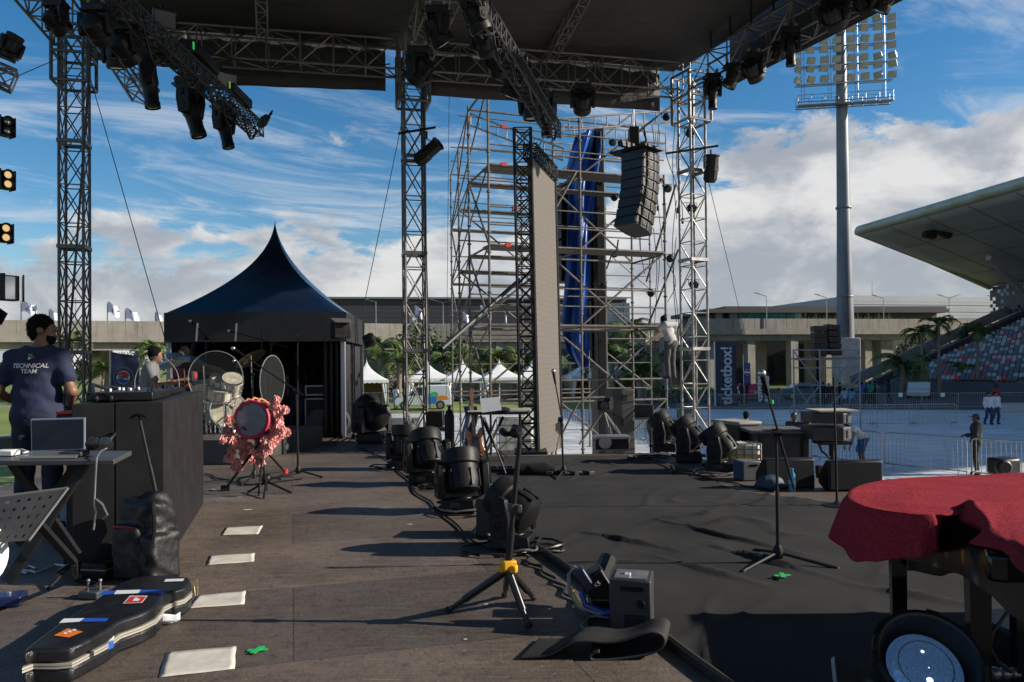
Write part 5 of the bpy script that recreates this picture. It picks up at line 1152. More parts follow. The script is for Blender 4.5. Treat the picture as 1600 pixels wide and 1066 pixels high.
ins = lambda a,b,c,d,u,v: lerp(lerp(a,b,u),lerp(d,c,u),v)-V(0,.003,0)
g = MB(); g.add([ins(bl,br_,tr,tl,u,v) for u,v in ((.02,.03),(.98,.03),(.98,.96),(.02,.96))],[(0,1,2,3)]); g.build('screen', BLKG, sc_, ang=0)
kb = [P(28,713,3.80),P(118,709,3.80),bl*0+br_,bl]; g = MB(); z_ = tz+.004; g.prism([(p.x,p.y) for p in kb], z_, z_+.012); g.build('keyboard', SILV, lt, ang=0)
hp = thing('headphones', 'black headphones with a shiny round ear cup on the thin table', 'headphones', P(160,700,3.95)); g = MB()
for x, c in ((145,0),(164,1)): p = P(x,694,3.95-.05*c); g.lathe([(.0,-.02),(.032,-.02),(.036,0),(.030,.02),(.0,.024)],16,p,Matrix.Rotation(PI/2,3,'X') @ Matrix.Rotation(.5*c,3,'Y'))
g.build('ear_cup', mat('shiny black', (.03,.03,.032), .2, .4), hp); a, b = P(145,692,3.97), P(166,692,3.93); g = MB(); g.tube([lerp(a,b,i/8)+V(.05*math.sin(PI*i/8),.05*math.sin(PI*i/8),.045*math.sin(PI*i/8)-.0) for i in range(9)],.008,6); g.build('headband', BLK, hp)
g = MB(); g.tube([P(168,700,3.9),P(158,705,3.8),P(151,715,3.74),P(149,745,3.74),P(147,790,3.75),P(150,800,3.75),P(146,828,3.75)],.005,5); g.tube([P(150,780,3.75),P(160,788,3.75),P(168,805,3.75),P(160,811,3.75)],.005,5); g.build('cable', GREY, hp)
t = thing('hard_drive', 'small pale box with cable beside the laptop', 'device', P(12,705,3.95)); p = P(12,707,3.95); g = MB(); g.box((p.x,p.y,tz+.018),(.09,.07,.03)); g.build('housing', WHITE, t, bevel=.006); g = MB(); g.tube([P(20,706,3.95),P(34,702,3.95),P(44,706,3.9),P(36,708,3.85)],.004,5); g.build('cable', WHITE, t)
t = thing('audio_interface', 'small grey device next to the headphones on the thin table', 'device', P(116,704,3.9)); p = P(117,706,3.9); g = MB(); g.box((p.x,p.y,tz+.016),(.11,.09,.025)); g.build('housing', DKG, t, bevel=.006)
t = thing('red_case', 'low red topped case behind the laptop beside the navy shirted man', 'case', P(117,645,5.3)); p = P(117,645,5.3); g = MB(); g.box((p.x,p.y,p.z-.03),(.15,.2,.05)); g.build('body', BLK, t, bevel=.01); g = MB(); g.box((p.x,p.y,p.z+.005),(.15,.2,.02)); g.build('lid', RED, t, bevel=.006); g = MB(); g.box((p.x,p.y+.05,(p.z-.06)/2),(.12,.1,p.z-.06)); g.build('stand', BLKM, t)
# ---- perforated music stand in the near left corner
ms = thing('music_stand', 'perforated black music stand desk in the left foreground', 'music stand', G(60,930)); a,b,c,d = P(-45,782,2.9),P(106,763,3.0),P(45,845,2.75),P(-60,850,2.7)
def msf(u,v): return lerp(lerp(d,c,u),lerp(a,b,u),v)
g = MB(); NU, NV = 26, 16
vs = [msf(i/NU,j/NV) for j in range(NV+1) for i in range(NU+1)]; fs = []
for j in range(NV):
    for i in range(NU):
        if not (j % 3 == 1 and i % 3 == 1 and 0 < j < NV-1): fs.append((j*(NU+1)+i,j*(NU+1)+i+1,(j+1)*(NU+1)+i+1,(j+1)*(NU+1)+i))
g.add(vs, fs); g.build('desk', mat('grey lacquer', (.05,.05,.052), .35, var=.3), ms, ang=0, solid=.002)
g = MB(); g.tube([a,b],.006,6); g.tube([b,c],.005,6); g.build('rim', mat('pale rim', (.22,.22,.22), .35, .5), ms)
g = MB(); g.flat(P(52,808,3.0),P(116,880,3.2),.03,.02,(0,1,0)); g.flat(P(52,808,3.0),P(5,800,2.9),.03,.02,(0,1,0)); g.build('strut', BLKM, ms)
g = MB(); p = G(116,885); g.bar(P(116,880,3.2),G(118,905),.014,8); 
for k in range(3): g.bar(G(118,905)+V(0,0,.12),G(118,905)+V(.25*math.cos(k*2.1+.4),.25*math.sin(k*2.1+.4),.01),.01,6)
g.build('leg', BLKM, ms)
t = thing('snare_drum', 'white drum head cut by the left photo edge', 'drum', P(-66,872,2.7)); p = P(-66,872,2.7); g = MB(); g.lathe([(.0,.09),(.12,.09),(.125,.07),(.125,-.07),(.12,-.09),(0,-.09)],28,p,Matrix.Rotation(R(75),3,'Y') @ Matrix.Rotation(.3,3,'X')); g.build('shell', WHITE, t)
g = MB(); g.bar(p-V(0,0,.1),V(p.x,p.y,.0),.012,6)
for k in range(3): g.bar(V(p.x,p.y,.25),V(p.x+.22*math.cos(k*2.1),p.y+.22*math.sin(k*2.1),.01),.01,6)
g.build('stand', CHROME, t)
g = MB(); g.tube([G(14,896,.008),G(30,893,.008),G(40,895,.008),G(55,888,.008),G(44,884,.008),G(34,890,.008),G(55,894,.008),G(70,889,.008),G(85,882,.008),G(110,885,.008)],.006,5); tag(g.build('white_cable', WHITE), 'tangled white cable on the floor at the left', 'cable')
t = thing('effects_pedal', 'dark pedal with a blue edge on the floor at the left photo edge', 'pedal', G(5,945)); p = G(4,947); g = MB(); g.box((p.x,p.y,.035),(.22,.14,.06),.3); g.build('housing', mat('blue pedal', (.01,.02,.08), .3), t, bevel=.01); g = MB(); g.lathe([(.012,.065),(.012,.085),(0,.085)],8,(p.x+.05,p.y-.02,0)); g.build('footswitch', CHROME, t)
# ---- guitar case
GCM = mat('guitar case shell', (.010,.011,.014), .34, var=.4, vscale=14, bump=.25, bscale=220, rvar=.08); HC = .155
cpx = [(37,1019),(44,1012),(107,1014),(122,1008),(166,986),(188,970),(225,957),(244,948),(252,938),(257,930),(268,925),(290,918),(299,909),(296,902),(275,899),(250,898),(225,900),(205,904),(184,912),(170,921),(148,937),(120,956),(92,973),(60,997),(40,1012)]
cpx = [(36,1020),(52,1014),(90,1014),(112,1012),(130,1003),(166,985),(187,970),(222,958),(243,948),(251,939),(256,930),(268,924),(288,918),(299,909),(296,902),(275,899),(250,898),(225,900),(205,904),(184,912),(170,921),(148,937),(120,956),(92,973),(62,995),(40,1012)]
gcp = [G(x,y,HC) for x,y in cpx]; gc = thing('guitar_case', 'black hard guitar case with stickers and tape lying in the left foreground', 'guitar case', gcp[0]*0+V(gcp[0].x,gcp[0].y,0)); cxm = sum((p for p in gcp), V(0,0,0))/len(gcp)
def ring(s_): 
    out = []
    n = len(gcp)
    for i in range(n):
        d1 = (gcp[(i+1)%n]-gcp[i-1]); nn_ = V(d1.y,-d1.x,0).normalized(); out.append((gcp[i].x+nn_.x*s_, gcp[i].y+nn_.y*s_))
    return out
g = MB(); g.prism(ring(.0), .092, HC); g.build('lid', GCM, gc, ang=50, bevel=.018); g = MB(); g.prism(ring(.0), .004, .070); g.build('body', GCM, gc, ang=50, bevel=.016)
g = MB(); g.prism(ring(.004), .0702, .0795); g.prism(ring(.004), .0825, .0918); g.build('trim', mat('pale trim', (.55,.52,.45), .35, .4), gc, ang=50)
g = MB(); g.prism(ring(.001), .079, .083); g.build('seal', BLK, gc, ang=50)
BRS = mat('brass latch', (.45,.38,.25), .3, .9)
for x, y in ((131,1016),(191,975),(299,915)):
    p = G(x,y,.08); p += V(.012,-.008,0); g = MB(); g.box(p,(.05,.02,.075),R(28)); g.tube([p+V(.012,-.012,-.0),p+V(.02,-.02,-.05),p+V(.03,-.012,-.055),p+V(.03,-.008,0)],.005,5); g.build('latch', BRS, gc, bevel=.004)
def decal(nm, pts, m, z=HC+.002, lab=None): q = [G(x,y,z) for x,y in pts]; g = MB(); g.quad(*q); o = g.build(nm, m, gc, ang=0); return o
ORG = mat('orange sticker', (.75,.17,.015), .5); REDS = mat('red sticker', (.62,.03,.02), .5); BLT = mat('blue tape', (.015,.09,.45), .5); WT = mat('white tape', (.66,.70,.76), .6)
s_ = decal('sticker', ((84,993),(108,996),(130,987),(106,982)), ORG); 
for k in range(3): decal('sticker_print', ((98+7*k,990-2.5*k),(103+7*k,991-2.5*k),(106+7*k,988.6-2.5*k),(101+7*k,987.6-2.5*k)), WT, HC+.0035)
decal('sticker', ((192,943),(222,942),(231,931),(203,931)), WT, HC+.002); decal('sticker', ((195,942),(221,941),(229,932),(204,932)), REDS, HC+.0035); decal('sticker_print', ((207,939),(216,939),(219,936),(212,933.5),(209,936)), WT, HC+.005)
decal('sticker', ((256,909),(286,908),(288,904),(259,905)), WT)
decal('tape_strip', ((92,973.5),(124,971.5),(132,966),(100,966.5)), WT); decal('tape_strip', ((124,971.5),(166,971),(170,966),(132,966)), BLT); decal('tape_strip', ((154,930.5),(178,928),(182,923),(163,923)), BLT); decal('tape_strip', ((178,928.5),(216,927),(220,921.5),(182,922.5)), WT); decal('tape_strip', ((216,927),(255,929),(256,922),(220,921.5)), BLT)
def side_decal(x, y0, y1, wpx, m):
    z0 = .03; a, b = G(x,y0,HC*.9), G(x+wpx,y0-wpx*.45,HC*.9); o = V(.016,-.012,0); g = MB(); dz = -(y1-y0)/1200*a.y; g.quad(a+o+V(0,0,dz),b+o+V(0,0,dz),b+o,a+o); g.build('tape_strip', m, gc, ang=0)
side_decal(166,984,1002,9,WT); side_decal(166,1003,1014,8,BLT); side_decal(254,930,950,6,BLT); side_decal(270,922,927,11,WT)
for k,(x,y) in enumerate(((250,955),(243,967),(256,965))):
    p = G(x,y,.04)+V(.02,-.015,0); g = MB(); g.sheet(5,3,lambda u,v: p+V((u-.5)*.12,(u-.5)*.05+.01*math.sin(u*7+k),(v-.5)*.04+.01*math.sin(u*9+k*2))); g.build('luggage_tag', WT, gc, ang=40, solid=.002)
# ---- backpack trolley
bp = G(232,902); bk_ = thing('trolley_backpack', 'black wheeled backpack with a red piping pocket against the desk end', 'backpack', bp, R(-22), sc=.9)
def bpf(X):
    f = blend([rbox(X,(0,0,.29),(.17,.12,.28),.06), rbox(X,(-.05,-.13,.20),(.12,.04,.19),.03), rbox(X,(.15,-.03,.17),(.07,.13,.17),.04), rbox(X,(.05,.02,.55),(.09,.08,.07),.06)], .04)
    a = X[...,0]*38+6*np.sin(X[...,2]*7+X[...,1]*5); return f+nzf(X,11,.008,1)+nzf(X,26,.004,3)+.006*np.sin(a)*np.clip((X[...,0]+.02)*9,0,1)
NYL = mat('black nylon', (.005,.005,.007), .55, var=.3, vscale=5, bump=.3, bscale=25)
netobj('bag', bpf, (-.3,-.3,0.005), (.35,.3,.72), .011, NYL, bk_)
g = MB(); g.tube([(-.16,-.165,.37),(-.11,-.178,.385),(-.04,-.18,.39),(.05,-.172,.385)],.009,6); g.build('red_piping', mat('red piping', (.35,.02,.02), .6), bk_, local=True)
g = MB(); g.tube([(.15,-.1,.56),(.2,-.13,.42),(.19,-.14,.25),(.14,-.15,.12)],.014,6); g.build('strap', BLKF, bk_, local=True)
hb, ht = P(248,790,4.95), P(217,650,4.95); g = MB(); g.bar(hb, lerp(hb,ht,.45),.012,8); g.bar(lerp(hb,ht,.45), ht,.009,8); g.tube([ht+V(-.055,0,-.012),ht+V(-.02,0,.008),ht+V(.02,0,.006),ht+V(.05,0,-.008)],.011,6); g.build('trolley_handle', BLKM, bk_)
bb = G(165,885); t = thing('gear_bag', 'soft black bag on the floor between the desk and backpack', 'bag', bb); netobj('bag', lambda X: blend([rbox(X,(0,0,.11),(.16,.14,.11),.06), rbox(X,(-.12,-.02,.08),(.12,.1,.07),.05)],.04)+nzf(X,16,.008,5), (-.32,-.25,.004),(.25,.25,.3),.016,BLKF,t)
t = thing('small_case', 'small black case with a pale seam beside the backpack on the floor', 'case', G(158,903)); p = G(157,905); g = MB(); g.box((p.x,p.y,.06),(.17,.14,.11),R(-10)); g.build('body', BLK, t, bevel=.012); g = MB(); g.box((p.x,p.y,.075),(.173,.143,.008),R(-10)); g.build('seam', GREY, t)
t = thing('glass_pedal', 'small clear lidded gadget with two posts behind the guitar case', 'device', G(147,932)); p = G(146,934); g = MB(); g.box((p.x,p.y,.025),(.13,.10,.045),R(-12)); g.build('housing', mat('grey glass', (.06,.07,.075), .2, coat=.4), t, bevel=.008)
for s in (-.03,.04): g = MB(); g.bar((p.x+s,p.y,.04),(p.x+s,p.y,.10),.007,6); g.ball((p.x+s,p.y,.1),.012,8,6); g.build('knob', GREY, t)
# ---- multi guitar stand with yellow collar
TDp = 4.03; cl = P(794,884,TDp); t = thing('instrument_stand', 'black tripod stand with a yellow collar in the foreground', 'stand', V(cl.x,cl.y,0))
FB = G(796,965)
for x, y, r_ in ((700,958,.018),(826,982,.018),(834,938,.016),(789,934,.016)):
    e = G(x,y); e.z = .012; a = lerp(cl-V(0,0,.02), e, .0); m_ = lerp(a,e,.72); g = MB(); g.bar(a+V(0,0,0),m_,r_*1.15,10); g.bar(m_,e,r_*.8,10); l_ = g.build('leg', mat('satin black tube', (.018,.018,.02), .32, .3), t); g = MB(); g.ball(e+V(0,0,.006),(.022,.022,.017),10,6); g.build('rubber_foot', RUB, l_)
YEL = mat('yellow plastic', (.72,.36,.01), .45, var=.15)
g = MB(); g.box(cl+V(0,0,.005),(.075,.065,.05),.4); g.box(cl+V(-.032,-.01,-.012),(.04,.04,.035),.2); g.box(cl+V(.03,-.02,-.012),(.035,.045,.04),-.3); g.build('collar', YEL, t, bevel=.008)
tp = P(812,690,TDp+.02); g = MB(); g.bar(cl,lerp(cl,tp,.30),.019,10); g.bar(lerp(cl,tp,.28),tp,.014,10); g.build('pole', BLKM, t)
g = MB(); q = lerp(cl,tp,.46); g.box(q,(.045,.05,.05),.3); g.box(q+V(.03,-.02,0),(.03,.015,.045),.3); g.build('clutch', DKG, t, bevel=.006)
g = MB(); g.tube([tp,tp+V(0,0,.03),tp+V(-.03,.0,.04),P(790,678,TDp)],.014,8); g.tube([P(800,680,TDp),P(805,668,TDp-.02),P(811,671,TDp-.05)],.02,8); g.tube([P(790,678,TDp),P(784,673,TDp-.03)],.018,8); g.ball(P(806,676,TDp),.03,10,8); g.build('cradle', BLKM, t)
# ---- control box, jet fixture
cb_ = G(985,992); t = thing('spark_machine', 'dark grey box machine with a vent grille and round knob on the carpet edge', 'machine', cb_, R(-14)); g = MB(); g.box((0,.11,.135),(.205,.22,.265)); g.build('housing', mat('machine paint', (.035,.035,.037), .45, var=.2, rvar=.1), t, local=True, bevel=.008)
g = MB(); g.box((.01,-.003,.225),(.11,.006,.022)); g.build('handle', BLKG, t, local=True); g = MB(); g.lathe([(.022,0),(.02,.018),(0,.018)],14,(.055,0,.155),Matrix.Rotation(PI/2,3,'X')); g.build('knob', BLK, t, local=True)
g = MB()
for i in range(9):
    for j in range(7): g.box((-.025+.0115*i,-.0015,.025+.0115*j),(.007,.004,.007))
tag(g.build('vent_grille', BLKG, t, local=True, ang=0))
g = MB(); g.box((0,.1,.271),(.16,.16,.006)); g.build('top_plate', GREY, t, local=True); g = MB(); g.lathe([(.02,.274),(.018,.285),(0,.285)],12,(-.02,.10,0)); g.build('nozzle', CHROME, t, local=True)
g = MB(); g.tube([(-.11,.05,.06),(-.17,.03,.07),(-.21,.08,.05),(-.25,.02,.02),(-.2,-.06,.012),(-.05,-.07,.012),(.05,-.03,.012)],.006,6); g.build('cable', GREY, t, local=True); g = MB(); g.bar((-.105,.06,.085),(-.16,.06,.08),.018,10); g.build('plug', mat('blue plug', (.01,.04,.25), .4), t, local=True)
jf = G(940,975); t = thing('jet_fixture', 'black angled jet fixture with a tube muzzle behind the box machine', 'effect machine', jf); a, b = P(915,942,4.05), P(948,888,4.2)
g = MB(); Mx = Matrix.Rotation(R(-32),3,'Y'); c = P(938,920,4.15); g.box(c,(.13,.14,.22),M=Mx); g.build('body', BLK, t, bevel=.012); g = MB(); p1, p2 = P(938,905,4.25), P(952,870,4.3); g.bar(p1,p2,.048,8); g.bar(p2,p2+(p2-p1).normalized()*.006,.036,8); g.build('muzzle', DKG, t)
g = MB(); g.box(P(912,905,4.0),(.06,.09,.13),M=Mx); g.build('bracket', mat('navy bracket', (.012,.016,.04), .4), t, bevel=.01)
g = MB(); g.box((c.x+.02,c.y,.05),(.16,.2,.09)); g.build('base', BLK, t, bevel=.01)
g = MB(); g.tube([P(909,893,4.0),P(897,887,4.02),P(889,898,4.0),P(890,925,3.98),P(905,948,3.95),P(940,960,3.9)],.012,7); g.build('cable', mat('grey hose', (.2,.2,.21), .5), t); g = MB(); g.tube([P(893,915,3.97),P(898,935,3.95),P(906,945,3.94),P(930,955,3.92)],.008,6); g.build('yellow_cable', mat('tan cable', (.5,.34,.12), .5), t); g = MB(); g.tube([P(908,925,3.95),P(915,945,3.93),P(945,958,3.9)],.016,7); g.build('plug', mat('blue plug', (.01,.04,.25), .4), t)
text('X5', .035, frame(V(.8,0,.5),V(-.5,0,.8),c+Mx @ V(.0,-.0725,.05)), WT, t)
# ---- folded rubber mat
mt0 = G(812,1040); g = MB(); prf = [(0,.012),(.05,.014),(.12,.02),(.18,.05),(.24,.085),(.31,.088),(.39,.078),(.46,.085),(.53,.112),(.59,.135),(.635,.13),(.655,.10),(.64,.06),(.58,.035),(.50,.022),(.42,.014),(.345,.012),(.318,.022),(.325,.05),(.36,.062)]
def spl(pr, n):
    out = []
    for i in range(n+1):
        f = i/n*(len(pr)-1); k = min(int(f), len(pr)-2); q = f-k; p0, p1, p2, p3 = pr[max(k-1,0)], pr[k], pr[k+1], pr[min(k+2,len(pr)-1)]
        out.append(tuple(.5*((2*p1[j])+(p2[j]-p0[j])*q+(2*p0[j]-5*p1[j]+4*p2[j]-p3[j])*q*q+(3*p1[j]-p0[j]-3*p2[j]+p3[j])*q**3) for j in range(len(p1))))
    return out
sp_ = spl(prf, 70)
g.sheet(70, 6, lambda u,v: mt0+V(sp_[round(u*70)][0]+.10*v*(1-.6*u), .06+(v-.0)*.24*(1-.25*u)-.02*u, sp_[round(u*70)][1]*.85+.012*math.sin(v*4+u*5)*min(1,u*3)))
tag(g.build('rubber_mat', RUB, ang=70, solid=.011), 'thick black rubber mat strip folded over itself in the foreground', 'mat')
# ---- cables along the carpet edge
g = MB(); pts = [(1150,1075),(1085,1028),(1030,985),(960,935),(900,893),(855,862),(800,830)]; g.tube([G(x-6,y,.018) for x,y in pts],.028,8); tag(g.build('rubber_cable_cover', RUB), 'black rolled edge lying along the carpet border', 'cable cover')
rd = random.Random(6)
for i,(x,y,l) in enumerate(((722,805,'black cables coiled at the third moving light'),(668,765,'black cables coiled at the second moving light'),(812,868,'black and pale cables around the nearest moving light'),(615,735,'black cables by the rearmost moving light'),(1100,745,'heap of cables beside the water tank'),(1020,718,'heap of cables in front of the tower foot'))):
    c = G(x,y); t = thing('cable_coil', l, 'cables', c, 0, 'cable heaps on the stage')
    for k in range(4):
        r_ = rd.uniform(.1,.28); ph = rd.uniform(0,6); o = V(rd.uniform(-.25,.2),rd.uniform(-.05,.2),0); g = MB(); g.tube([c+o+V(r_*math.cos(ph+a*.5),r_*.7*math.sin(ph+a*.5),.012+.02*abs(math.sin(a*.9+k))+.006*k) for a in range(15)],.009,5); g.build('cable', GREY if (k == 3 and i % 2 == 0) else CABLE, t)
t = thing('distro_box', 'dark box behind the nearest moving light at the carpet edge', 'box', G(775,838)); p = G(775,840); g = MB(); g.box((p.x,p.y+.1,.15),(.26,.25,.3),R(-14)); g.build('body', DKG, t, bevel=.01); g = MB(); g.box((p.x-.03,p.y-.04,.15),(.03,.012,.28),R(-14)); g.build('rail', BLK, t)
g = MB(); g.flat(G(750,818,.06),G(770,838,.03),.05,.01); g.tube([G(738,830,.02),G(745,822,.05),G(742,832,.03)],.01,5); tag(g.build('loose_strap', mat('pale strap', (.25,.3,.38), .5)), 'pale blue grey strap end hanging beside the dark box', 'strap')
# ---- mic stands
def micstand(base, joint, boom0, boom1, label, mic=True, legs=.30, r=.010, ph=.4, tri=True, name='microphone_stand'):
    t = thing(name, label, 'mic stand', V(base.x,base.y,0)); g = MB(); g.bar(V(base.x,base.y,.02 if not tri else .06),lerp(V(base.x,base.y,.06),joint,.55),r*1.25,8); g.bar(lerp(V(base.x,base.y,.06),joint,.55),joint,r,8); g.build('pole', BLKM, t)
    if tri:
        for k in range(3): e = V(base.x+legs*math.cos(ph+k*2.094),base.y+legs*math.sin(ph+k*2.094),base.z+.012); g = MB(); g.bar(V(base.x,base.y,base.z+.08),e,.011,7); l_ = g.build('leg', BLKM, t); g = MB(); g.ball(e,(.018,.018,.012),8,6); g.build('rubber_foot', RUB, l_)
        g = MB(); g.lathe([(.03,.04),(.034,.09),(.02,.13)],12,V(base.x,base.y,base.z)); g.build('hub', BLKM, t)
    else: g = MB(); g.lathe([(.13,.0),(.13,.018),(.05,.03),(.015,.05)],24,V(base.x,base.y,base.z)); g.build('base', BLKM, t)
    if boom0 is not None:
        g = MB(); g.bar(boom0,boom1,r*.8,8); g.build('boom', BLKM, t); g = MB(); g.lathe([(0,-.03),(.026,-.028),(.026,.028),(0,.03)],10,joint,Matrix.Rotation(PI/2,3,'Y')); g.build('clutch', BLKM, t)
        if mic:
            d_ = (boom0-boom1).normalized(); g = MB(); g.bar(boom0,boom0+d_*.13,.013,10,.019); g.build('microphone', BLK, t); g = MB(); g.ball(boom0+d_*.155,.027,12,8); g.build('grille', mat('mic grille', (.55,.55,.56), .3, .9), t)
    return t
b = G(1216,882); D = b.y; micstand(b, P(1213,676,D), P(1200,618,D-.05), P(1241,765,D+.05), 'slim boom mic stand standing alone on the carpet at the right', ph=R(-25), legs=.36); 
g = MB(); q = P(1205,628,D-.04); g.lathe([(.016,-.012),(.016,.012)],10,q); tag(g.build('green_tape_band', GT), 'green tape band around the lone mic stand boom', 'tape')
b = G(466,745); D = b.y; micstand(b, P(463,612,D), P(380,555,D+.1), P(474,618,D), 'boom mic stand right of the pink drum, aimed at the drum kit', ph=R(-20), legs=.33, r=.012)
b = G(881,745); D = b.y; micstand(b, P(876,655,D), P(868,600,D), P(880,668,D), 'mic stand with an angled microphone in front of the LED screen', ph=R(10), legs=.30)
b = G(1308,792); D = b.y; micstand(b, P(1303,590,D), None, None, 'straight thin stand on a round base behind the red cloth', tri=False)
for (bx,by,D,j,b0,b1,l) in ((322,690,12.6,(322,529),(308,512),(337,540),'tall drum mic stand at the left of the kit'),(420,690,12.8,(424,538),(372,521),(448,542),'tall drum mic stand with a long boom over the kit'),(533,690,13.9,(532,535),None,None,'thin lamp stand at the marquee opening, left'),(552,690,13.8,(551,537),None,None,'thin lamp stand at the marquee opening, right'),(395,690,12.0,(395,585),(380,570),(430,590),'low boom stand close to the toms'),(410,690,13.2,(409,515),None,None,'thin copper tipped pole behind the kit'),(465,690,13.6,(465,522),None,None,'thin pole inside the marquee opening')):
    b = P(bx,by,D); b.z = .33 if bx < 430 else 0; micstand(b, P(*j,D), P(*b0,D) if b0 else None, P(*b1,D) if b1 else None, l, legs=.28, r=.011)
for x, D, l in ((308,12.6,'slim condenser microphone over the left cymbals'),(369,12.8,'slim condenser microphone hanging over the toms')):
    t = thing('condenser_microphone', l, 'microphone', P(x,525,D)); g = MB(); g.bar(P(x+1,505,D),P(x-1,533,D),.017,8); g.build('body', mat('mic silver', (.4,.38,.36), .3, .8), t)
t = thing('stage_lamp', 'square black stage lamp on a thin stand in front of the marquee right edge', 'stage lamp', P(530,515,13.8)); p = P(532,516,13.8); g = MB(); g.box(p,(.30,.26,.30),R(30)); g.build('housing', BLK, t, bevel=.015); g = MB(); a = p+V(0,0,.15); g.box(a+V(.05,-.1,.02),(.34,.28,.012),M=Matrix.Rotation(R(30),3,'Z') @ Matrix.Rotation(.3,3,'X')); g.build('barn_door', mat('door grey', (.09,.08,.075), .5), t)
t = thing('side_fan', 'round black lamp on the right marquee leg', 'lamp', P(577,532,13.6)); g = MB(); g.lathe([(0,-.1),(.11,-.09),(.13,.05),(.10,.1),(0,.1)],16,P(577,532,13.6),Matrix.Rotation(R(70),3,'Y')); g.build('housing', BLK, t)
# ---- drum riser and kit
RA, RB = G(362,727), G(504,696); ra = (RB-RA).normalized(); rl = V(-ra.y, ra.x, 0); RH = .34
rs = thing('drum_riser', 'low black drum riser platform with a pale top edge', 'riser', RA); g = MB(); q = [RA,RB,RB+rl*4.0,RA+rl*4.0]; g.prism([(p.x,p.y) for p in q],.004,RH-.02); g.build('skirt', mat('riser grey skirt', (.045,.044,.044), .6, var=.2), rs, ang=0); g = MB(); g.prism([(p.x,p.y) for p in q],RH-.018,RH); g.build('deck', PLY, rs, ang=0)
KD = 11.9
dkit = thing('drum_kit', 'white drum kit with chrome hardware on the riser', 'drum kit', V(P(350,650,KD).x,KD,RH)); DW = mat('ivory drum wrap', (.60,.56,.46), .35, var=.12)
def drum(c, axis, r, dp, nm, lugs=8):
    axis = Vector(axis).normalized(); Mx = axis.to_track_quat('Z','Y').to_matrix(); g = MB(); g.lathe([(r*.98,-dp/2),(r*.98,dp/2)],24,c,Mx); o = g.build(nm, DW, dkit)
    g = MB(); g.lathe([(0,dp/2+.004),(r*.97,dp/2+.004)],24,c,Mx); g.lathe([(0,-dp/2-.004),(r*.97,-dp/2-.004)],24,c,Mx); g.build('drum_head', mat('drum head', (.62,.58,.48), .5), o)
    g = MB()
    for z in (-dp/2,dp/2): g.lathe([(r*.97,z-.012),(r*1.03,z-.012),(r*1.03,z+.012),(r*.97,z+.012)],24,c,Mx,cap=False)
    for k in range(lugs): a = 2*PI*k/lugs; g.box(c+Mx @ V(r*1.01*math.cos(a),r*1.01*math.sin(a),0),(.02,.03,dp*.7),M=Mx @ Matrix.Rotation(a,3,'Z'))
    g.build('hoop', CHROME, o)
drum(P(352,641,KD),(.55,-.83,.05),.27,.40,'bass_drum'); drum(P(343,598,KD-.1),(.3,-.5,.75),.15,.24,'tom'); drum(P(362,602,KD-.15),(.3,-.5,.75),.16,.26,'tom'); drum(P(345,615,KD-.2),(.2,-.3,.9),.18,.16,'snare_drum'); drum(P(318,612,KD+.1),(0,-.2,1),.18,.3,'floor_tom')
CYM = mat('cymbal bronze', (.20,.17,.11), .35, .8, var=.4, vscale=12)
for x,y,r_,tx,ty,dd in ((268,568,.29,.35,-.15,0),(318,576,.32,-.30,.1,-.3),(392,561,.25,-.2,-.6,.1),(287,560,.27,.2,.3,.3),(300,570,.24,.3,.2,.5)):
    c = P(x,y,KD+dd); g = MB(); Mx = Matrix.Rotation(R(70)*0+tx,3,'X') @ Matrix.Rotation(ty,3,'Y'); g.lathe([(r_,0),(r_*.95,.004),(.06,.03),(.04,.05),(.0,.052)],28,c,Mx,cap=False); g.build('cymbal', CYM, dkit); g = MB(); g.bar(c+V(0,0,.07),V(c.x+.03,c.y+.05,RH),.011,7); g.build('cymbal_stand', CHROME, dkit)
rd = random.Random(1); g = MB()
for k in range(14): a = P(rd.uniform(320,375),rd.uniform(650,690),KD+rd.uniform(-.4,.3)); a.z = max(a.z,RH+.02); g.bar(a,a+V(rd.uniform(-.25,.25),rd.uniform(-.2,.2),rd.uniform(.0,.3)),.011,6)
for k in range(7): a = P(322+k*7,rd.uniform(600,640),KD-.2); g.bar(a,V(a.x,a.y,RH+.02),.011,6)
g.build('hardware', CHROME, dkit)
t = thing('water_bottle', 'small pale bottle standing on the riser edge beside the pink drum', 'bottle', P(350,686,11.0)); p = P(350,690,11.0); g = MB(); g.lathe([(.035,0),(.036,.14),(.015,.18),(.015,.21),(0,.21)],14,V(p.x,p.y,RH)); g.build('body', mat('milky bottle', (.6,.58,.55), .3), t)
# clear acrylic shields
ACR = mat('clear acrylic', (.75,.8,.85), .03, alpha=.025, spec=.3); ACE = mat('acrylic edge', (.45,.48,.52), .2, alpha=.4)
def disc(c, axis, r, label, leg=True):
    axis = Vector(axis).normalized(); Mx = axis.to_track_quat('Z','Y').to_matrix(); t = thing('acrylic_disc', label, 'clear disc', c, 0, 'clear round sound shields'); g = MB(); g.lathe([(0,.0),(r,.0)],40,c,Mx,cap=False); g.build('pane', ACR, t)
    g = MB(); n = 48; g.tube([c+Mx @ V(r*math.cos(2*PI*i/n),r*math.sin(2*PI*i/n),0) for i in range(n+1)],.006,5); g.build('rim', ACE, t)
disc(P(337,590,11.0),(.1,-1,0),.38,'large clear round disc in front of the drummer side of the kit'); disc(P(426,597,11.3),(.98,-.16,0),.39,'clear round disc seen nearly edge on right of the kit'); disc(P(245,600,10.8),(-.3,-1,0),.38,'clear round disc left of the cymbals over the desk end')
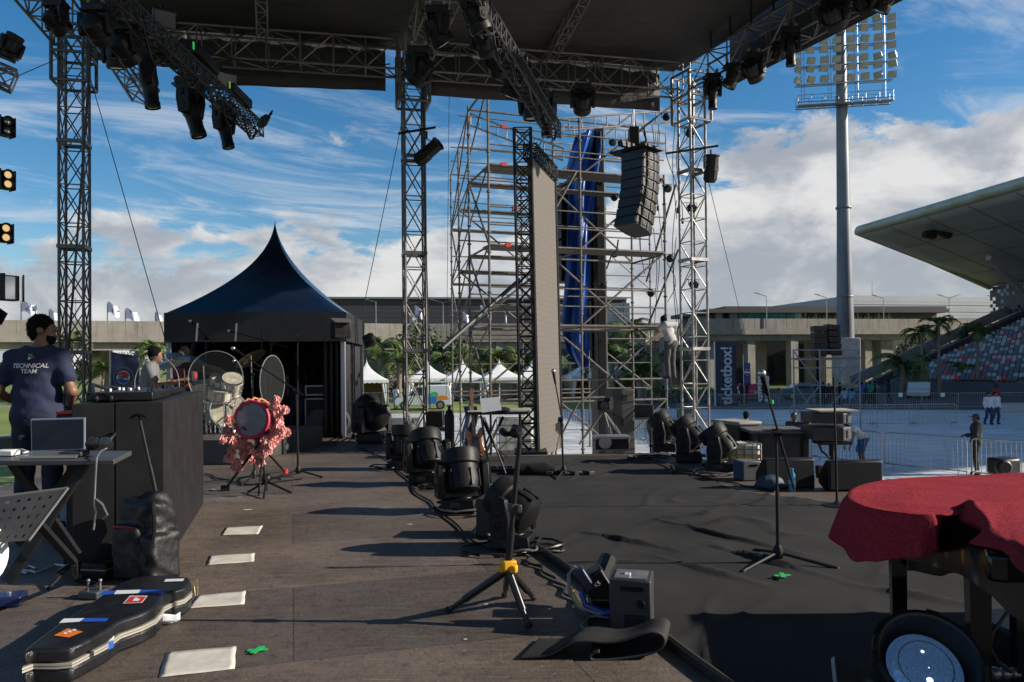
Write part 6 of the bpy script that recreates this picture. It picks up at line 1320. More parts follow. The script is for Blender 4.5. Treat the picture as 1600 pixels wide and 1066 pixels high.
# ---- pink tasselled drum
dd_ = P(394,656,8.2); dh = thing('festooned_drum', 'drum with a grey head dressed in pink tassels on a folding stand', 'drum', V(dd_.x,dd_.y,0)); ax_ = V(-.12,-.98,.10).normalized(); Mx = ax_.to_track_quat('Z','Y').to_matrix(); PK = mat('pink cloth', (.93,.42,.40), .8, var=.25, vscale=20, bump=.4, bscale=50); PK2 = mat('deep pink rim', (.48,.03,.09), .6)
g = MB(); g.lathe([(.13,-.42),(.19,-.3),(.215,-.15),(.19,.0)],28,dd_,Mx); g.build('shell', mat('drum shell', (.22,.06,.06), .5, var=.4), dh); g = MB(); g.lathe([(.165,.0),(.195,-.01),(.21,.015),(.20,.035),(.172,.035)],32,dd_,Mx,cap=False); g.build('rim', PK2, dh); g = MB(); g.lathe([(0,.026),(.172,.026)],32,dd_,Mx); g.build('drum_head', mat('grey head', (.50,.52,.55), .6, var=.08), dh)
rd = random.Random(12)
ts = [(438,640),(436,652),(441,668),(428,676),(432,690),(420,662),(424,700),(412,706),(402,716),(396,702),(384,716),(374,722),(366,700),(360,712),(372,690),(362,688),(358,672),(356,690),(421,640),(428,628),(414,688),(386,706),(440,680),(382,692),(408,694),(360,655)]
ppr = []
for x,y in ts:
    c = P(x,y,8.2+rd.uniform(-.1,.15)); n_ = rd.randint(3,5); ppr.append(c)
    for k in range(n_): a = c+V(rd.uniform(-.05,.05),rd.uniform(-.05,.05),rd.uniform(-.05,.05)); ppr.append(a)
ppr = [np.array(p) for p in ppr]
def tasf(X):
    X = X+np.array(dd_); Q = X
    return blend([np.linalg.norm(Q-p,axis=-1)-.042 for p in ppr],.018)+nzf(X,60,.010,2)
dh_loc = V(dd_.x,dd_.y,0)
if 0: vs_, fs_ = net(tasf,(-.40,-.28,-.62),(.45,.34,.35),.013)
for p in ppr[::2]:
    c = Vector(p); g = MB()
    for k in range(120):
        d = V(rd.gauss(0,1),rd.gauss(0,1),rd.gauss(-.25,1)).normalized(); sd_ = d.orthogonal().normalized().lerp(d.cross(d.orthogonal()).normalized(),rd.random()).normalized(); L_ = rd.uniform(.028,.058); w_ = .008; m_ = c+d*L_*.6+V(0,0,.008); e_ = c+d*L_+V(0,0,-.022)
        g.add([c-sd_*w_*.4,c+sd_*w_*.4,m_+sd_*w_,m_-sd_*w_,e_+sd_*w_*1.1,e_-sd_*w_*1.1],[(0,1,2,3),(3,2,4,5)])
    g.build('tassel', PK, dh, ang=0)
g = MB()
for k in range(15): a = .2+2*PI*k/18; b_ = dd_+Mx @ V(.2*math.cos(a),.2*math.sin(a),.02); g.tube([b_,b_+V(0,.08,.03),b_+V(.02,.2,-.0)],.012,5)
g.build('cord', mat('orange cord', (.55,.22,.10), .7), dh)
ft = G(412,772)
for a, b, r_ in ((P(381,668,8.1),G(445,737),.014),(P(420,672,8.1),G(350,767),.014),(P(408,700,8.2),V(ft.x,ft.y+.1,.02),.013),(P(410,712,8.2),G(404,775),.012)):
    g = MB(); g.bar(a,b,r_,8); l_ = g.build('leg', BLKM, dh)
for x,y in ((455,770),(386,770),(412,778)): g = MB(); g.bar(G(416,752,.12),G(x,y,.012),.012,7); g.build('leg', BLKM, dh)
g = MB(); g.bar(P(446,733,8.0),P(446,740,8.0),.028,8); g.build('red_grip', RED, dh); g = MB(); b_ = G(352,767); g.box((b_.x,b_.y,.03),(.09,.07,.06),.3); g.build('foot_block', BLK, dh); g = MB(); g.ball(G(416,748,.07),.06,10,8); g.build('hub', BLK, dh)
b = G(397,753); micstand(b, P(398,700,b.y), None, None, 'low black stand behind the pink drum', legs=.3)
# ---- stuff in the marquee: cases
for (x0,x1,y0,y1,D,l) in ((478,538,602,618,15.6,'flight case with silver edges inside the marquee, upper'),(478,540,622,680,15.6,'rack case with silver edges inside the marquee, lower')):
    a, b = P(x0,y1,D), P(x1,y0,D); t = thing('flight_case', l, 'flight case', V((a.x+b.x)/2,D,max(a.z,0)), 0, 'flight cases in the marquee'); zz = max(a.z,.01); g = MB(); g.box(((a.x+b.x)/2,D+.25,(zz+b.z)/2),(b.x-a.x,.5,b.z-zz)); g.build('body', BLK, t, bevel=.01); g = MB()
    for z in (zz+.01,b.z-.01): g.box(((a.x+b.x)/2,D-.005,z),(b.x-a.x+.02,.03,.03))
    for x in (a.x,b.x): g.box((x,D-.004,(zz+b.z)/2),(.028,.028,b.z-zz-.03))
    g.build('edging', GREY, t)
for x, l in ((502,'round dark fan case on the marquee floor, left'),(526,'round blue grey drum case on the marquee floor, right')): p = P(x,660,15.0); t = thing('round_case', l, 'case', V(p.x,p.y,0)); g = MB(); g.lathe([(0,-.12),(.25,-.12),(.27,0),(.25,.12),(0,.12)],24,(p.x,p.y,.28),Matrix.Rotation(PI/2,3,'X')); g.build('body', mat('slate case', (.035,.04,.05), .5), t)
# ---- backline by the scaffold: amp, cylinder, guitar, keyboard, tanks
def cabinet(nm, x0, x1, y0, y1, D, label, cat, m, dp=.5, rz=0, zmin=0.0, group=None):
    a, b = P(x0,y1,D), P(x1,y0,D); z0 = max(a.z, zmin); t = thing(nm, label, cat, V((a.x+b.x)/2,D,z0), rz, group); g = MB(); g.box((0,dp/2,(b.z-z0)/2),(b.x-a.x,dp,b.z-z0)); g.build('body', m, t, bevel=.02, local=True); return t, b.x-a.x, b.z-z0
t, w_, h_ = cabinet('equipment_case', 668,692,643,676,15.6,'black case on a trolley behind the middle tower','case',BLK,.4,0,.1); g = MB(); g.box((0,.2,-.05),(w_+.1,.5,.05)); g.build('trolley', BLKM, t, local=True)
t = thing('gas_cylinder', 'slim black gas cylinder standing left of the guitar', 'cylinder', V(P(702,700,12.6).x,12.6,-.2)); p = P(702,640,12.6); zb = P(702,707,12.6).z; g = MB(); g.lathe([(.0,zb),(.075,zb),(.08,zb+.02),(.08,p.z-.10),(.05,p.z-.02),(.025,p.z),(.025,p.z+.06),(0,p.z+.07)],16,(p.x,12.6,0)); g.build('body', BLKM, t); g = MB(); g.box((p.x,12.6,p.z+.06),(.09,.03,.03)); g.build('valve', GREY, t)
gt = thing('electric_guitar', 'orange electric guitar standing upright on a stand', 'guitar', V(P(742,700,11.2).x,11.2,0)); p = P(742,694,11.2); gp = [(-.16,-.10),(-.13,-.19),(0,-.21),(.13,-.19),(.165,-.10),(.13,0),(.125,.08),(.16,.17),(.15,.235),(.10,.235),(.05,.15),(-.03,.14),(-.08,.20),(-.14,.22),(-.155,.14),(-.115,.06),(-.12,0)]
Mg = Matrix.Translation(p) @ Matrix.Rotation(R(78),4,'X') @ Matrix.Rotation(R(4),4,'Z') @ Matrix.Diagonal((.88,1.0,1,1)); OR = mat('sunburst orange', (.50,.16,.02), .25, coat=.5, var=.2); g = MB(); g.M = Mg; g.prism(gp,-.022,.022); g.build('body', OR, gt, bevel=.01)
g = MB(); g.M = Mg; g.prism([(-.06,-.14),(.09,-.14),(.08,.10),(-.04,.12)],.0225,.026); g.build('pickguard', mat('dark pickguard', (.05,.035,.03), .3), gt); g = MB(); g.M = Mg; g.prism([(-.03,.12),(.03,.12),(.023,.66),(-.023,.66)],.02,.042); nk = g.build('neck', mat('maple', (.32,.18,.08), .4), gt); g = MB(); g.M = Mg; g.prism([(-.025,.66),(.03,.66),(.045,.82),(-.03,.80)],.018,.034); g.build('headstock', mat('maple', (.32,.18,.08), .4), nk)
g = MB(); q = G(742,716); 
for a, b in ((P(735,712,11.1),G(722,720)),(P(750,712,11.1),G(760,722)),(P(742,690,11.35),V(p.x,11.6,.01))): g.bar(a,b,.012,6)
g.bar(P(735,712,11.1),P(750,712,11.1),.014,6); tag(g.build('guitar_stand', BLKM), 'small black folding stand under the orange guitar', 'guitar stand')
t = thing('blue_jacket', 'pale denim jacket hanging behind the orange guitar', 'jacket', P(733,655,11.8)); g = MB(); g.sheet(8,12,lambda u,v: P(724+20*u+3*math.sin(v*7),635+70*v,11.8)+V(0,.06*math.sin(u*9+v*4),0)); g.build('cloth', mat('denim', (.16,.19,.24), .8, var=.3), t, solid=.01)
kt = thing('keyboard', 'silver and black keyboard on a tall X stand by the LED screen', 'keyboard', V(P(775,650,11.3).x,11.3,0)); a, b = P(728,646,11.2), P(826,646,11.2); g = MB(); g.box((((a.x+b.x)/2),11.35,a.z),(b.x-a.x,.3,.05)); g.build('body', DKG, kt, bevel=.01); g = MB(); g.box((((a.x+b.x)/2),11.22,a.z+.027),(b.x-a.x-.06,.14,.012)); g.build('keys', WHITE, kt)
for s in (0,1): x0, x1 = (752,786) if s else (786,752); g = MB(); g.flat(P(x0,652,11.35),G(x1,722),.04,.03,(0,1,0)); g.build('leg', BLKM, kt)
kc = P(800,641,11.3); t = thing('covered_keyboard', 'flat pale covered keyboard lying on the upper stand arms', 'keyboard', kc); g = MB(); g.box(kc,(.55,.28,.05),.05); g.build('body', mat('grey cover', (.30,.28,.26), .8), t, bevel=.02); g = MB(); g.ball(P(782,641,11.2),(.16,.12,.05),10,6); g.build('cloth', BLKF, t)
t = thing('sheet_music', 'bright white sheet of paper on a music stand', 'paper', P(766,633,11.0)); g = MB(); q = [P(753,645,11.0),P(784,641,11.0),P(780,620,11.06),P(750,623,11.06)]; g.quad(*q); g.build('paper', mat('white paper', (.85,.85,.85), .6), t, ang=0, solid=.003)
g = MB(); c = P(767,645,11.05); g.bar(c,V(c.x,c.y,.05),.012,6); g.bar(P(754,646,11.02),P(784,643,11.02),.01,6)
for k in range(3): g.bar(V(c.x,c.y,.2),V(c.x+.25*math.cos(k*2.1),c.y+.25*math.sin(k*2.1),.01),.01,6)
tag(g.build('music_stand', BLKM), 'slim black music stand holding the white paper', 'music stand')
bs = thing('boom_stand', 'black boom stand with green tape and a cyan tube behind the floor lights', 'stand', G(764,765)); D=8.6; g = MB(); g.bar(P(752,650,D),P(768,757,D),.013,8); g.bar(P(775,655,D),P(757,700,D),.011,6); g.bar(P(757,652,D),P(790,740,D),.011,6); g.build('pole', BLKM, bs); g = MB(); g.ball(P(768,759,D),(.05,.04,.022),10,6); g.build('green_clamp', GT, bs); g = MB(); g.bar(P(766,764,D),G(752,783),.012,7); g.build('cyan_leg', mat('cyan tube', (.02,.35,.42), .35), bs); g = MB(); g.bar(P(768,759,D),G(785,783),.012,7); g.build('leg', BLKM, bs)
def ibc(x0, x1, y0, D, label, band, GZ=GZ, q=1.0):
    a, b = P(x0,y0,D), P(x1,y0,D); W = b.x-a.x; H = a.z-GZ; t = thing('water_tank', label, 'water tank', V((a.x+b.x)/2,D,GZ), R(-8), 'caged water tanks'); g = MB(); g.box((0,.5*q,H/2+.06*q),(W*.94,1.0*q,H-.16*q)); g.build('tank', mat('tank plastic', (.62,.62,.52), .4, var=.1), t, local=True, bevel=.08*q); g = MB()
    for k in range(5): x = -W/2+W*k/4; g.bar((x,-.03*q,.1*q),(x,-.03*q,H),.022*q,6); g.bar((x,1.03*q,.1*q),(x,1.03*q,H),.022*q,6)
    for k in range(5): z = .15*q+(H-.17*q)*k/4; g.bar((-W/2,-.03*q,z),(W/2,-.03*q,z),.022*q,6); g.bar((-W/2,-.03*q,z),(-W/2,1.03*q,z),.022*q,6); g.bar((W/2,-.03*q,z),(W/2,1.03*q,z),.022*q,6)
    g.build('cage', GALV, t, local=True); g = MB(); g.box((0,.5*q,.06*q),(W,1.1*q,.12*q)); g.build('pallet', mat('pallet wood', (.25,.18,.11), .8), t, local=True)
    if band: g = MB(); g.box((0,.5*q,H*.52),(W*.96,1.02*q,.13*q)); g.build('yellow_band', mat('yellow band', (.75,.42,.03), .5), t, local=True)
ibc(1140,1188,693,9.62,'white caged water tank with a yellow band, right of the tower foot',True,0.0,.36); ibc(776,834,652,27,'white caged water tank behind the keyboard and LED frame',False)
t = thing('soft_bag', 'black soft bag lying on the carpet in front of the LED screen', 'bag', G(832,742)); netobj('bag', lambda X: blend([rbox(X,(0,0,.07),(.22,.11,.07),.06),rbox(X,(.12,-.03,.05),(.18,.09,.05),.05)],.05)+nzf(X,15,.01,2),(-.35,-.25,.012),(.45,.25,.22),.018,BLKF,t)
t = thing('pedal_board', 'flat dark pedal board lying on the carpet under the keyboard', 'pedal board', G(755,735)); p = G(772,738); g = MB(); g.box((p.x,p.y,.04),(.55,.25,.04),-.1); g.build('body', BLKM, t); g = MB(); 
for k in range(5): g.box((p.x-.2+.1*k,p.y-.02,.07),(.07,.1,.03),-.1)
tag(g.build('pedals', DKG, t), kind='stuff')
p = G(890,743); t = thing('floor_pedals', 'small pedals scattered at the foot of the central mic stand', 'pedals', p); 
for k in range(4): g = MB(); g.box((p.x-.25+.16*k,p.y+.03*math.sin(k*2),.035),(.09,.13,.045),.2*k); g.build('pedal', DKG, t, bevel=.006)
# camera crane tripod and case
D=13.2; ct = thing('camera_tripod', 'video camera on a tall twin tube tripod at the scaffold foot', 'camera tripod', V(P(945,700,D).x,D,0)); h0 = P(943,642,D)
for x,y,dd in ((905,716,-.3),(958,716,.0),(975,706,.5)): e = P(x,y,D+dd); e.z = max(e.z,.0)-.0; g = MB(); g.bar(h0,lerp(h0,e,.5),.022,7); g.bar(lerp(h0,e,.5)+V(.02,0,0),e,.014,7); g.bar(lerp(h0,e,.5)-V(.02,0,0),e,.014,7); g.build('leg', mat('tripod alloy', (.15,.14,.14), .35, .6), ct)
g = MB(); c = P(946,633,D); g.box(c,(.22,.30,.16),R(-20)); g.box(c+V(.05,-.05,.1),(.12,.2,.06),R(-20)); g.build('camera', BLK, ct, bevel=.015); g = MB(); g.lathe([(.06,0),(.07,.16),(.05,.16)],14,c+V(-.05,-.14,0),Matrix.Rotation(PI/2,3,'X')); g.build('lens', GLASSD, ct); g = MB(); g.bar(h0,P(975,655,D-.3),.012,6); g.build('pan_handle', BLKM, ct)
t, w_, h_ = cabinet('flight_case', 931,984,686,712,12.0,'black flight case with a silver lid and cable reel by the tripod','flight case',BLK,.4); g = MB(); g.box((0,.2,h_+.02),(w_+.02,.42,.04)); g.build('lid', GREY, t, local=True, bevel=.005); g = MB(); g.lathe([(0,-.03),(.10,-.03),(.10,0),(0,0)],18,(-.12,-.02,.12),Matrix.Rotation(PI/2,3,'X')); g.build('cable_reel', mat('reel', (.35,.35,.36), .3, .6), t, local=True)
SPK = mat('grey speaker front', (.030,.028,.027), .6, var=.15)
a, b = P(954,700,17.5), P(988,608,17.5); t = thing('tall_speaker', 'tall dark grey speaker stack behind the tripod', 'speaker', V((a.x+b.x)/2,17.5,GZ)); g = MB(); g.box(((a.x+b.x)/2,17.8,(GZ+b.z)/2),(b.x-a.x,.6,b.z-GZ),R(12)); g.build('cabinet', SPK, t, bevel=.02)
for y in (622,660): q = P(976,y,17.4); g = MB(); g.box(q,(.10,.05,.16),R(12)); g.build('handle', BLKG, t)
a = P(1005,643,17.6); t = thing('equipment_rack', 'dark open rack right of the tall speaker stack', 'rack', V(a.x,17.6,GZ)); g = MB(); g.box((a.x,17.9,a.z),(.5,.5,.28)); g.build('body', BLK, t, bevel=.02); g = MB(); g.box((a.x,17.7,a.z-.18),(.55,.6,.03)); g.build('shelf', GREY, t); g = MB(); 
for s in (-.22,.22): g.bar((a.x+s,17.9,GZ),(a.x+s,17.9,a.z),.03,6)
g.build('leg', BLKM, t)
t, w_, h_ = cabinet('road_case', 1025,1062,655,702,15.5,'dark slotted case behind the three moving lights','case',DKG,.5,0,-.3)
for k in range(5): g = MB(); g.box((w_/2-.05,-.004,.15+.08*k),(.06,.012,.03)); g.build('slot', GREY, t, local=True)
# ---- subs, wedges, speaker on pole
SUB = mat('sub cabinet', (.014,.0135,.0135), .55, var=.2, vscale=6)
b0 = G(1155,738); t = thing('subwoofer', 'black subwoofer with a soft grey cover, left and turned aside', 'speaker', V(P(1172,700,10.6).x,10.6,-.38), R(22)); g = MB(); g.box((0,.3,.45),(.36,.6,.86)); g.build('cabinet', SUB, t, local=True, bevel=.02); g = MB(); g.box((0,.3,.885),(.40,.64,.05)); g.build('cover', mat('grey cover', (.30,.28,.26), .8), t, local=True, bevel=.02)
p = P(1225,740,10.0); zt_ = P(1225,668,10.0).z; t = thing('subwoofer', 'wide black subwoofer with a grey covered top facing the stage', 'speaker', V(p.x,10.0,-.35), R(-4)); h_ = zt_+.28; g = MB(); g.box((0,.35,h_/2),(.66,.7,h_-.01)); g.build('cabinet', SUB, t, local=True, bevel=.02); g = MB(); g.box((-.04,-.012,h_/2+.02),(.46,.03,h_*.8)); g.build('grille', mat('sub grille', (.022,.0215,.0215), .7), t, local=True); g = MB(); g.box((-.05,.33,h_+.012),(.78,.76,.04)); g.build('cover', mat('slate cover', (.085,.085,.09), .8), t, local=True, bevel=.018)
for s in (-.29,.25): g = MB(); g.box((s,-.02,h_*.5),(.04,.03,h_-.1)); g.build('rail', BLK, t, local=True)
def wedge(x0, x1, ytop, ybot, label, rz):
    a, b = G(x0,ybot), G(x1,ybot); W = (b-a).length; D = (a.y+b.y)/2; H = (ybot-ytop)/1200*D; t = thing('wedge_monitor', label, 'monitor speaker', (a+b)/2, rz, 'wedge monitors at the stage edge'); g = MB(); M_ = Matrix(((0,0,1,0),(1,0,0,0),(0,1,0,0),(0,0,0,1))); g.prism([(0,0),(.10,0),(.26,.06),(.25,H*.45),(.06,H),(.0,H*.96)],-W/2,W/2,M_); g.build('cabinet', BLK, t, local=True, bevel=.015)
    g = MB(); g.box((0,-.008,H*.5),(W*.93,.012,H*.82)); g.build('grille', mat('wedge grille', (.005,.005,.006), .75), t, local=True)
wedge(1193,1276,716,764,'black wedge monitor beside the blue bottle',R(4)); wedge(1293,1382,719,768,'black wedge monitor just left of the red cloth',R(2))
p = P(1300,690,9.9); t = thing('pole_speaker', 'two stacked box speakers on a pole at the stage edge', 'speaker', V(p.x,9.9,GZ))
for y0,y1 in ((645,662),(667,688)): a, b = P(1270,y1,9.7), P(1331,y0,9.7); c = g = MB(); g.prism([(-.25,0),(.10,-.10),(.25,.02),(.25,.42),(-.25,.42)],a.z,b.z,Matrix.Translation(V((a.x+b.x)/2,9.7,0))); cb2 = g.build('cabinet', SPK, t, ang=0, bevel=.012); g = MB(); q = P(1322,(y0+y1)/2+1,9.62); g.box(q+V(-.03,.0,0),(.012,.03,.10)); g.box(q+V(.03,.03,0),(.012,.03,.10)); g.build('handle', GREY, cb2)
g = MB(); q = P(1300,641,9.9); g.box((q.x,q.y,q.z),(.5,.5,.02)); g.build('top_cover', mat('pale cover', (.42,.38,.33), .7), t); g = MB(); g.bar(V(p.x,9.9,GZ),P(1300,690,9.9),.04,8); g.box(P(1300,691,9.9),(.4,.3,.04)); g.build('pole', BLKM, t); g = MB(); g.tube([P(1278,690,9.8),P(1284,705,9.8),P(1296,715,9.8),P(1298,725,9.85)],.015,5); g.build('cable', CABLE, t)
t = thing('plastic_bottle', 'blue tinted water bottle standing by the wedge monitor', 'bottle', G(1238,768)); p = G(1238,768); BB = mat('blue bottle', (.05,.30,.50), .12, alpha=.8, coat=.5); g = MB(); g.lathe([(.034,0),(.037,.02),(.036,.10),(.037,.15),(.03,.18),(.014,.205),(.014,.22)],16,V(p.x,p.y,.0)); g.build('body', BB, t); g = MB(); g.lathe([(.016,.221),(.016,.24),(0,.24)],12,V(p.x,p.y,0)); g.build('cap', mat('cyan cap', (.03,.3,.45), .4), t); g = MB(); g.lathe([(.0375,.08),(.0375,.12)],16,V(p.x,p.y,0)); g.build('label_band', mat('pale band', (.25,.45,.6), .5), t)
t = thing('cloth_bag', 'dark teal soft bag slumped against the left wedge monitor', 'bag', G(1203,765)); netobj('bag', lambda X: blend([rcone(X,(-.12,0,.04),(.1,0,.05),.05,.06),rcone(X,(.02,.05,.05),(-.02,.1,.30),.08,.015),rbox(X,(0,.02,.07),(.10,.08,.07),.05)],.05)+nzf(X,18,.012,4),(-.25,-.15,.004),(.22,.25,.36),.014,mat('teal cloth', (.012,.045,.075), .6, var=.5, vscale=6),t)
t = thing('haze_machine', 'small grey box machine with a blue side beside the water tank', 'machine', G(1175,752), R(10)); g = MB(); g.box((0,.12,.115),(.22,.26,.22)); g.build('housing', mat('machine grey', (.10,.10,.105), .45), t, local=True, bevel=.012); g = MB(); g.box((-.112,.12,.115),(.006,.22,.19)); g.build('blue_side', mat('machine blue', (.01,.06,.14), .4), t, local=True); g = MB(); g.box((.02,-.012,.18),(.09,.01,.02)); g.build('slot', BLKG, t, local=True)
t = thing('spare_pots', 'small cluster of dark jars with orange bases between the wedge monitors', 'jars', V(P(1284,740,9.6).x,9.6,-.1)); 
for k in range(3): p = P(1278+6*k,742,9.6); g = MB(); g.lathe([(.025,-.08),(.025,.0),(.03,.01),(.03,.12),(0,.12)],10,p); g.build('jar', (BLK if k != 1 else mat('rusty jar', (.25,.09,.04), .5)), t)
# ---- piano with red cloth
PBOT = V(P(1500,900,2.7).x,2.7,0); pn = thing('grand_piano', 'small glossy black grand piano under the red cloth, cut by the right photo edge', 'piano', PBOT)
ZP = .89
rimpx = [(1620,746),(1480,749),(1405,753),(1362,760),(1340,769),(1338,778),(1355,785),(1400,793),(1450,802),(1500,813),(1545,835),(1575,858),(1800,960)]
rp_ = [V(4.6,1.6,0),V(4.6,4.02,0),V(2.86,4.02,0),V(2.74,3.05,0)]+[G(x,y,ZP-.012) for x,y in rimpx]  # unseen right end of the case added to shade the carpet
g = MB(); g.prism([(p.x,p.y) for p in rp_], ZP-.17, ZP-.014); g.build('case', BLKG, pn, ang=30)
g = MB(); k0 = P(1640,880,1.95); g.box(k0,(.30,.22,.07),R(-24)); g.build('keybed', BLKG, pn, bevel=.01); 
for (x,D,w0) in ((1403,2.86,.029),(1527,2.62,.037)):
    b_ = P(x,900,D); g = MB(); g.box((b_.x,b_.y,(ZP-.17)/2),(w0*1.4,w0*1.4,ZP-.17),R(-15),top=(1.35,1.35)); g.build('leg', BLKG, pn, ang=0)
b_ = P(1592,1000,2.75); g = MB(); g.box((b_.x,b_.y,.35),(.04,.04,.7)); g.build('leg', BLKG, pn, ang=0)
CLTH = nodemat('red felt', lambda nt, b, mk, lk: (lk(mixc(mk, lk, rng(mk, lk, noise_n(mk, lk, mapped(mk, lk), 90, 5, .7), .3, .7), (.23,.017,.030), (.38,.042,.060)), b.inputs['Base Color']), b.inputs['Roughness'].__setattr__('default_value', .95), b.inputs['Specular IOR Level'].__setattr__('default_value', .1), bumpn(mk, lk, noise_n(mk, lk, mapped(mk, lk), 70, 8, .75), b, .8, .010)))
T_ = [(1760,742,.0,.02),(1600,742,.03,.02),(1480,744,.05,.02),(1400,748,.08,.03),(1352,757,.13,.04),(1330,767,.20,.05),(1326,776,.235,.05),(1340,785,.225,.04),(1380,794,.21,.03),(1430,801,.185,.03),(1458,803,.135,.025),(1482,800,.085,.02),(1505,794,.035,.02),(1525,800,.035,.04),(1550,822,.05,.05),(1580,845,.04,.05),(1640,880,.03,.05),(1800,940,.03,.05)]
T2 = spl([tuple(map(float,t_)) for t_ in T_], 110)
edge_ = [G(a,b,ZP+.004) for a,b,_,_ in T2]; cen = V(2.15,2.45,ZP+.01); hem = []
for i,(a,b,dr,ou) in enumerate([(a,b,dr*.74,ou*.7) for a,b,dr,ou in T2]):
    e = edge_[i]; dv_ = (edge_[min(i+1,110)]-edge_[max(i-1,0)]); n_ = V(dv_.y,-dv_.x,0); n_ = n_.normalized() if n_.length > 1e-6 else V(-1,0,0)
    if n_.dot(e-cen) < 0: n_ = -n_
    hem.append((e,n_,dr,ou))
rows_ = []
for r_ in (0,.15,.3,.42,.54,.64,.73,.81,.88,.93,.965,.985,1.0):
    rows_.append([lerp(cen,e,r_)+V(0,0,(.006*math.sin(7*e.x*r_+3*r_)*math.sin(5*e.y+r_*9)+.007*mnoise.noise(V(e.x*r_*7+2*e.y,e.y*r_*11,2)))+ (.028*math.exp(-((i-83)/7)**2)*r_**2)) for i,(e,n_,dr,ou) in enumerate(hem)])
for f in (.04,.08,.14,.22,.32,.43,.55,.67,.78,.88,.95,1.0):
    rows_.append([e+n_*(.012*min(1,f*6)+ou*f*(1+.9*math.sin(i*.55+1.2*math.sin(i*.21)))*.8)+V(0,0,-dr*f*(1+.07*math.sin(i*.3)+.04*mnoise.noise(V(i*.35,1,4)))+(.028*math.exp(-((i-83)/7)**2)*(1-f))) for i,(e,n_,dr,ou) in enumerate(hem)])
g = MB(); nC = len(hem); g.add([p for r_ in rows_ for p in r_], [(j*nC+i,j*nC+i+1,(j+1)*nC+i+1,(j+1)*nC+i) for j in range(len(rows_)-1) for i in range(nC-1)])
o = g.build('red_cloth', CLTH, ang=180); md2 = o.modifiers.new('solid','SOLIDIFY'); md2.thickness = .0025; md2.offset = 0
tag(o, 'thick red felt cloth draped over the piano', 'cloth')
t = thing('cloth_lining', 'grey brown cover hanging behind the piano legs below the red cloth', 'cover', P(1480,885,2.85)); g = MB(); g.sheet(20,4,lambda u,v: P(1418+112*u,862+ (30+6*math.sin(u*3))*v,2.78)+V(0,.02*math.sin(u*12),0)); g.build('cloth', mat('khaki cover', (.05,.047,.038), .85, var=.2), t, solid=.006)
# ---- big lamp in the bottom right corner
lc_ = P(1447,1040,2.55); bl_ = thing('flood_lamp', 'large round black lamp with a bluish lens in the bottom right corner', 'lamp', V(lc_.x,lc_.y,0)); axl = V(-.10,-.70,.70).normalized(); Ml = axl.to_track_quat('Z','Y').to_matrix(); g = MB(); g.lathe([(.0,-.22),(.12,-.22),(.155,-.12),(.165,.0),(.172,.01),(.172,.05),(.158,.055),(.150,.05),(.142,-.01),(.128,-.03)],40,lc_,Ml,cap=False)
for k in range(10):
    a = 2*PI*k/10; g.box(lc_+Ml @ V(.167*math.cos(a),.167*math.sin(a),.045),(.018,.04,.022),M=Ml @ Matrix.Rotation(a,3,'Z'))
g.build('housing', mat('lamp black', (.014,.014,.015), .4, var=.4), bl_)
LEN = nodemat('blue lens with painted sky glow', lambda nt, b, mk, lk: (lk(mixc(mk, lk, rng(mk, lk, noise_n(mk, lk, mapped(mk, lk), 150, 6, .75), .3, .9), (.10,.22,.40), (.22,.36,.52)), b.inputs['Base Color']), lk(mixc(mk, lk, rng(mk, lk, noise_n(mk, lk, mapped(mk, lk), 170, 6, .8), .45, .9), (.05,.15,.36), (.35,.5,.8)), b.inputs['Emission Color']), b.inputs['Emission Strength'].__setattr__('default_value', .2), b.inputs['Roughness'].__setattr__('default_value', .08), b.inputs['Metallic'].__setattr__('default_value', .6), b.inputs['Coat Weight'].__setattr__('default_value', 1.0)))  # emission stands in for the sky reflected in the lens
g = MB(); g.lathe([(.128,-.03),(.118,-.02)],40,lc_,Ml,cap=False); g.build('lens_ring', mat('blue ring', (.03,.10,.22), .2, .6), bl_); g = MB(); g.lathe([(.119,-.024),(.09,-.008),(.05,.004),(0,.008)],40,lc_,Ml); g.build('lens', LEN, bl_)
g = MB(); g.lathe([(.082,-.0005),(.086,.001)],40,lc_,Ml,cap=False); g.build('inner_ring', mat('pale ring', (.35,.5,.65), .2, .7), bl_)
GLN = mat('lamp glint', (.7,.75,.9), .2, emit=(.75,.8,1.0,1.2))  # glowing beads modelled as bright highlights on the lens
for px__,py__,r_ in ((.0,.045,.006),(.004,-.01,.004),(-.003,-.05,.011)): g = MB(); g.ball(lc_+Ml @ V(px__,py__,.004),(r_,r_*.9,.004),10,6,M=Ml); g.build('painted_glint', GLN, bl_)
g = MB()
for s in (-1,1): g.bar(lc_+V(s*.185,0,-.05),V(lc_.x+s*.15,lc_.y,.01),.016,8)
g.bar(V(lc_.x-.16,lc_.y,.015),V(lc_.x+.16,lc_.y,.015),.018,8); g.build('bracket', BLKM, bl_)
p = P(1325,1062,2.4); t = thing('lamp_flap', 'pale edged black barn door plate beside the corner lamp', 'lamp plate', p); g = MB(); g.box(p,(.09,.12,.012),M=Matrix.Rotation(.5,3,'Y') @ Matrix.Rotation(.6,3,'X')); g.build('plate', DKG, t); g = MB(); g.box(p+V(-.035,0,.012),(.018,.13,.016),M=Matrix.Rotation(.5,3,'Y') @ Matrix.Rotation(.6,3,'X')); g.build('edge', GREY, t)
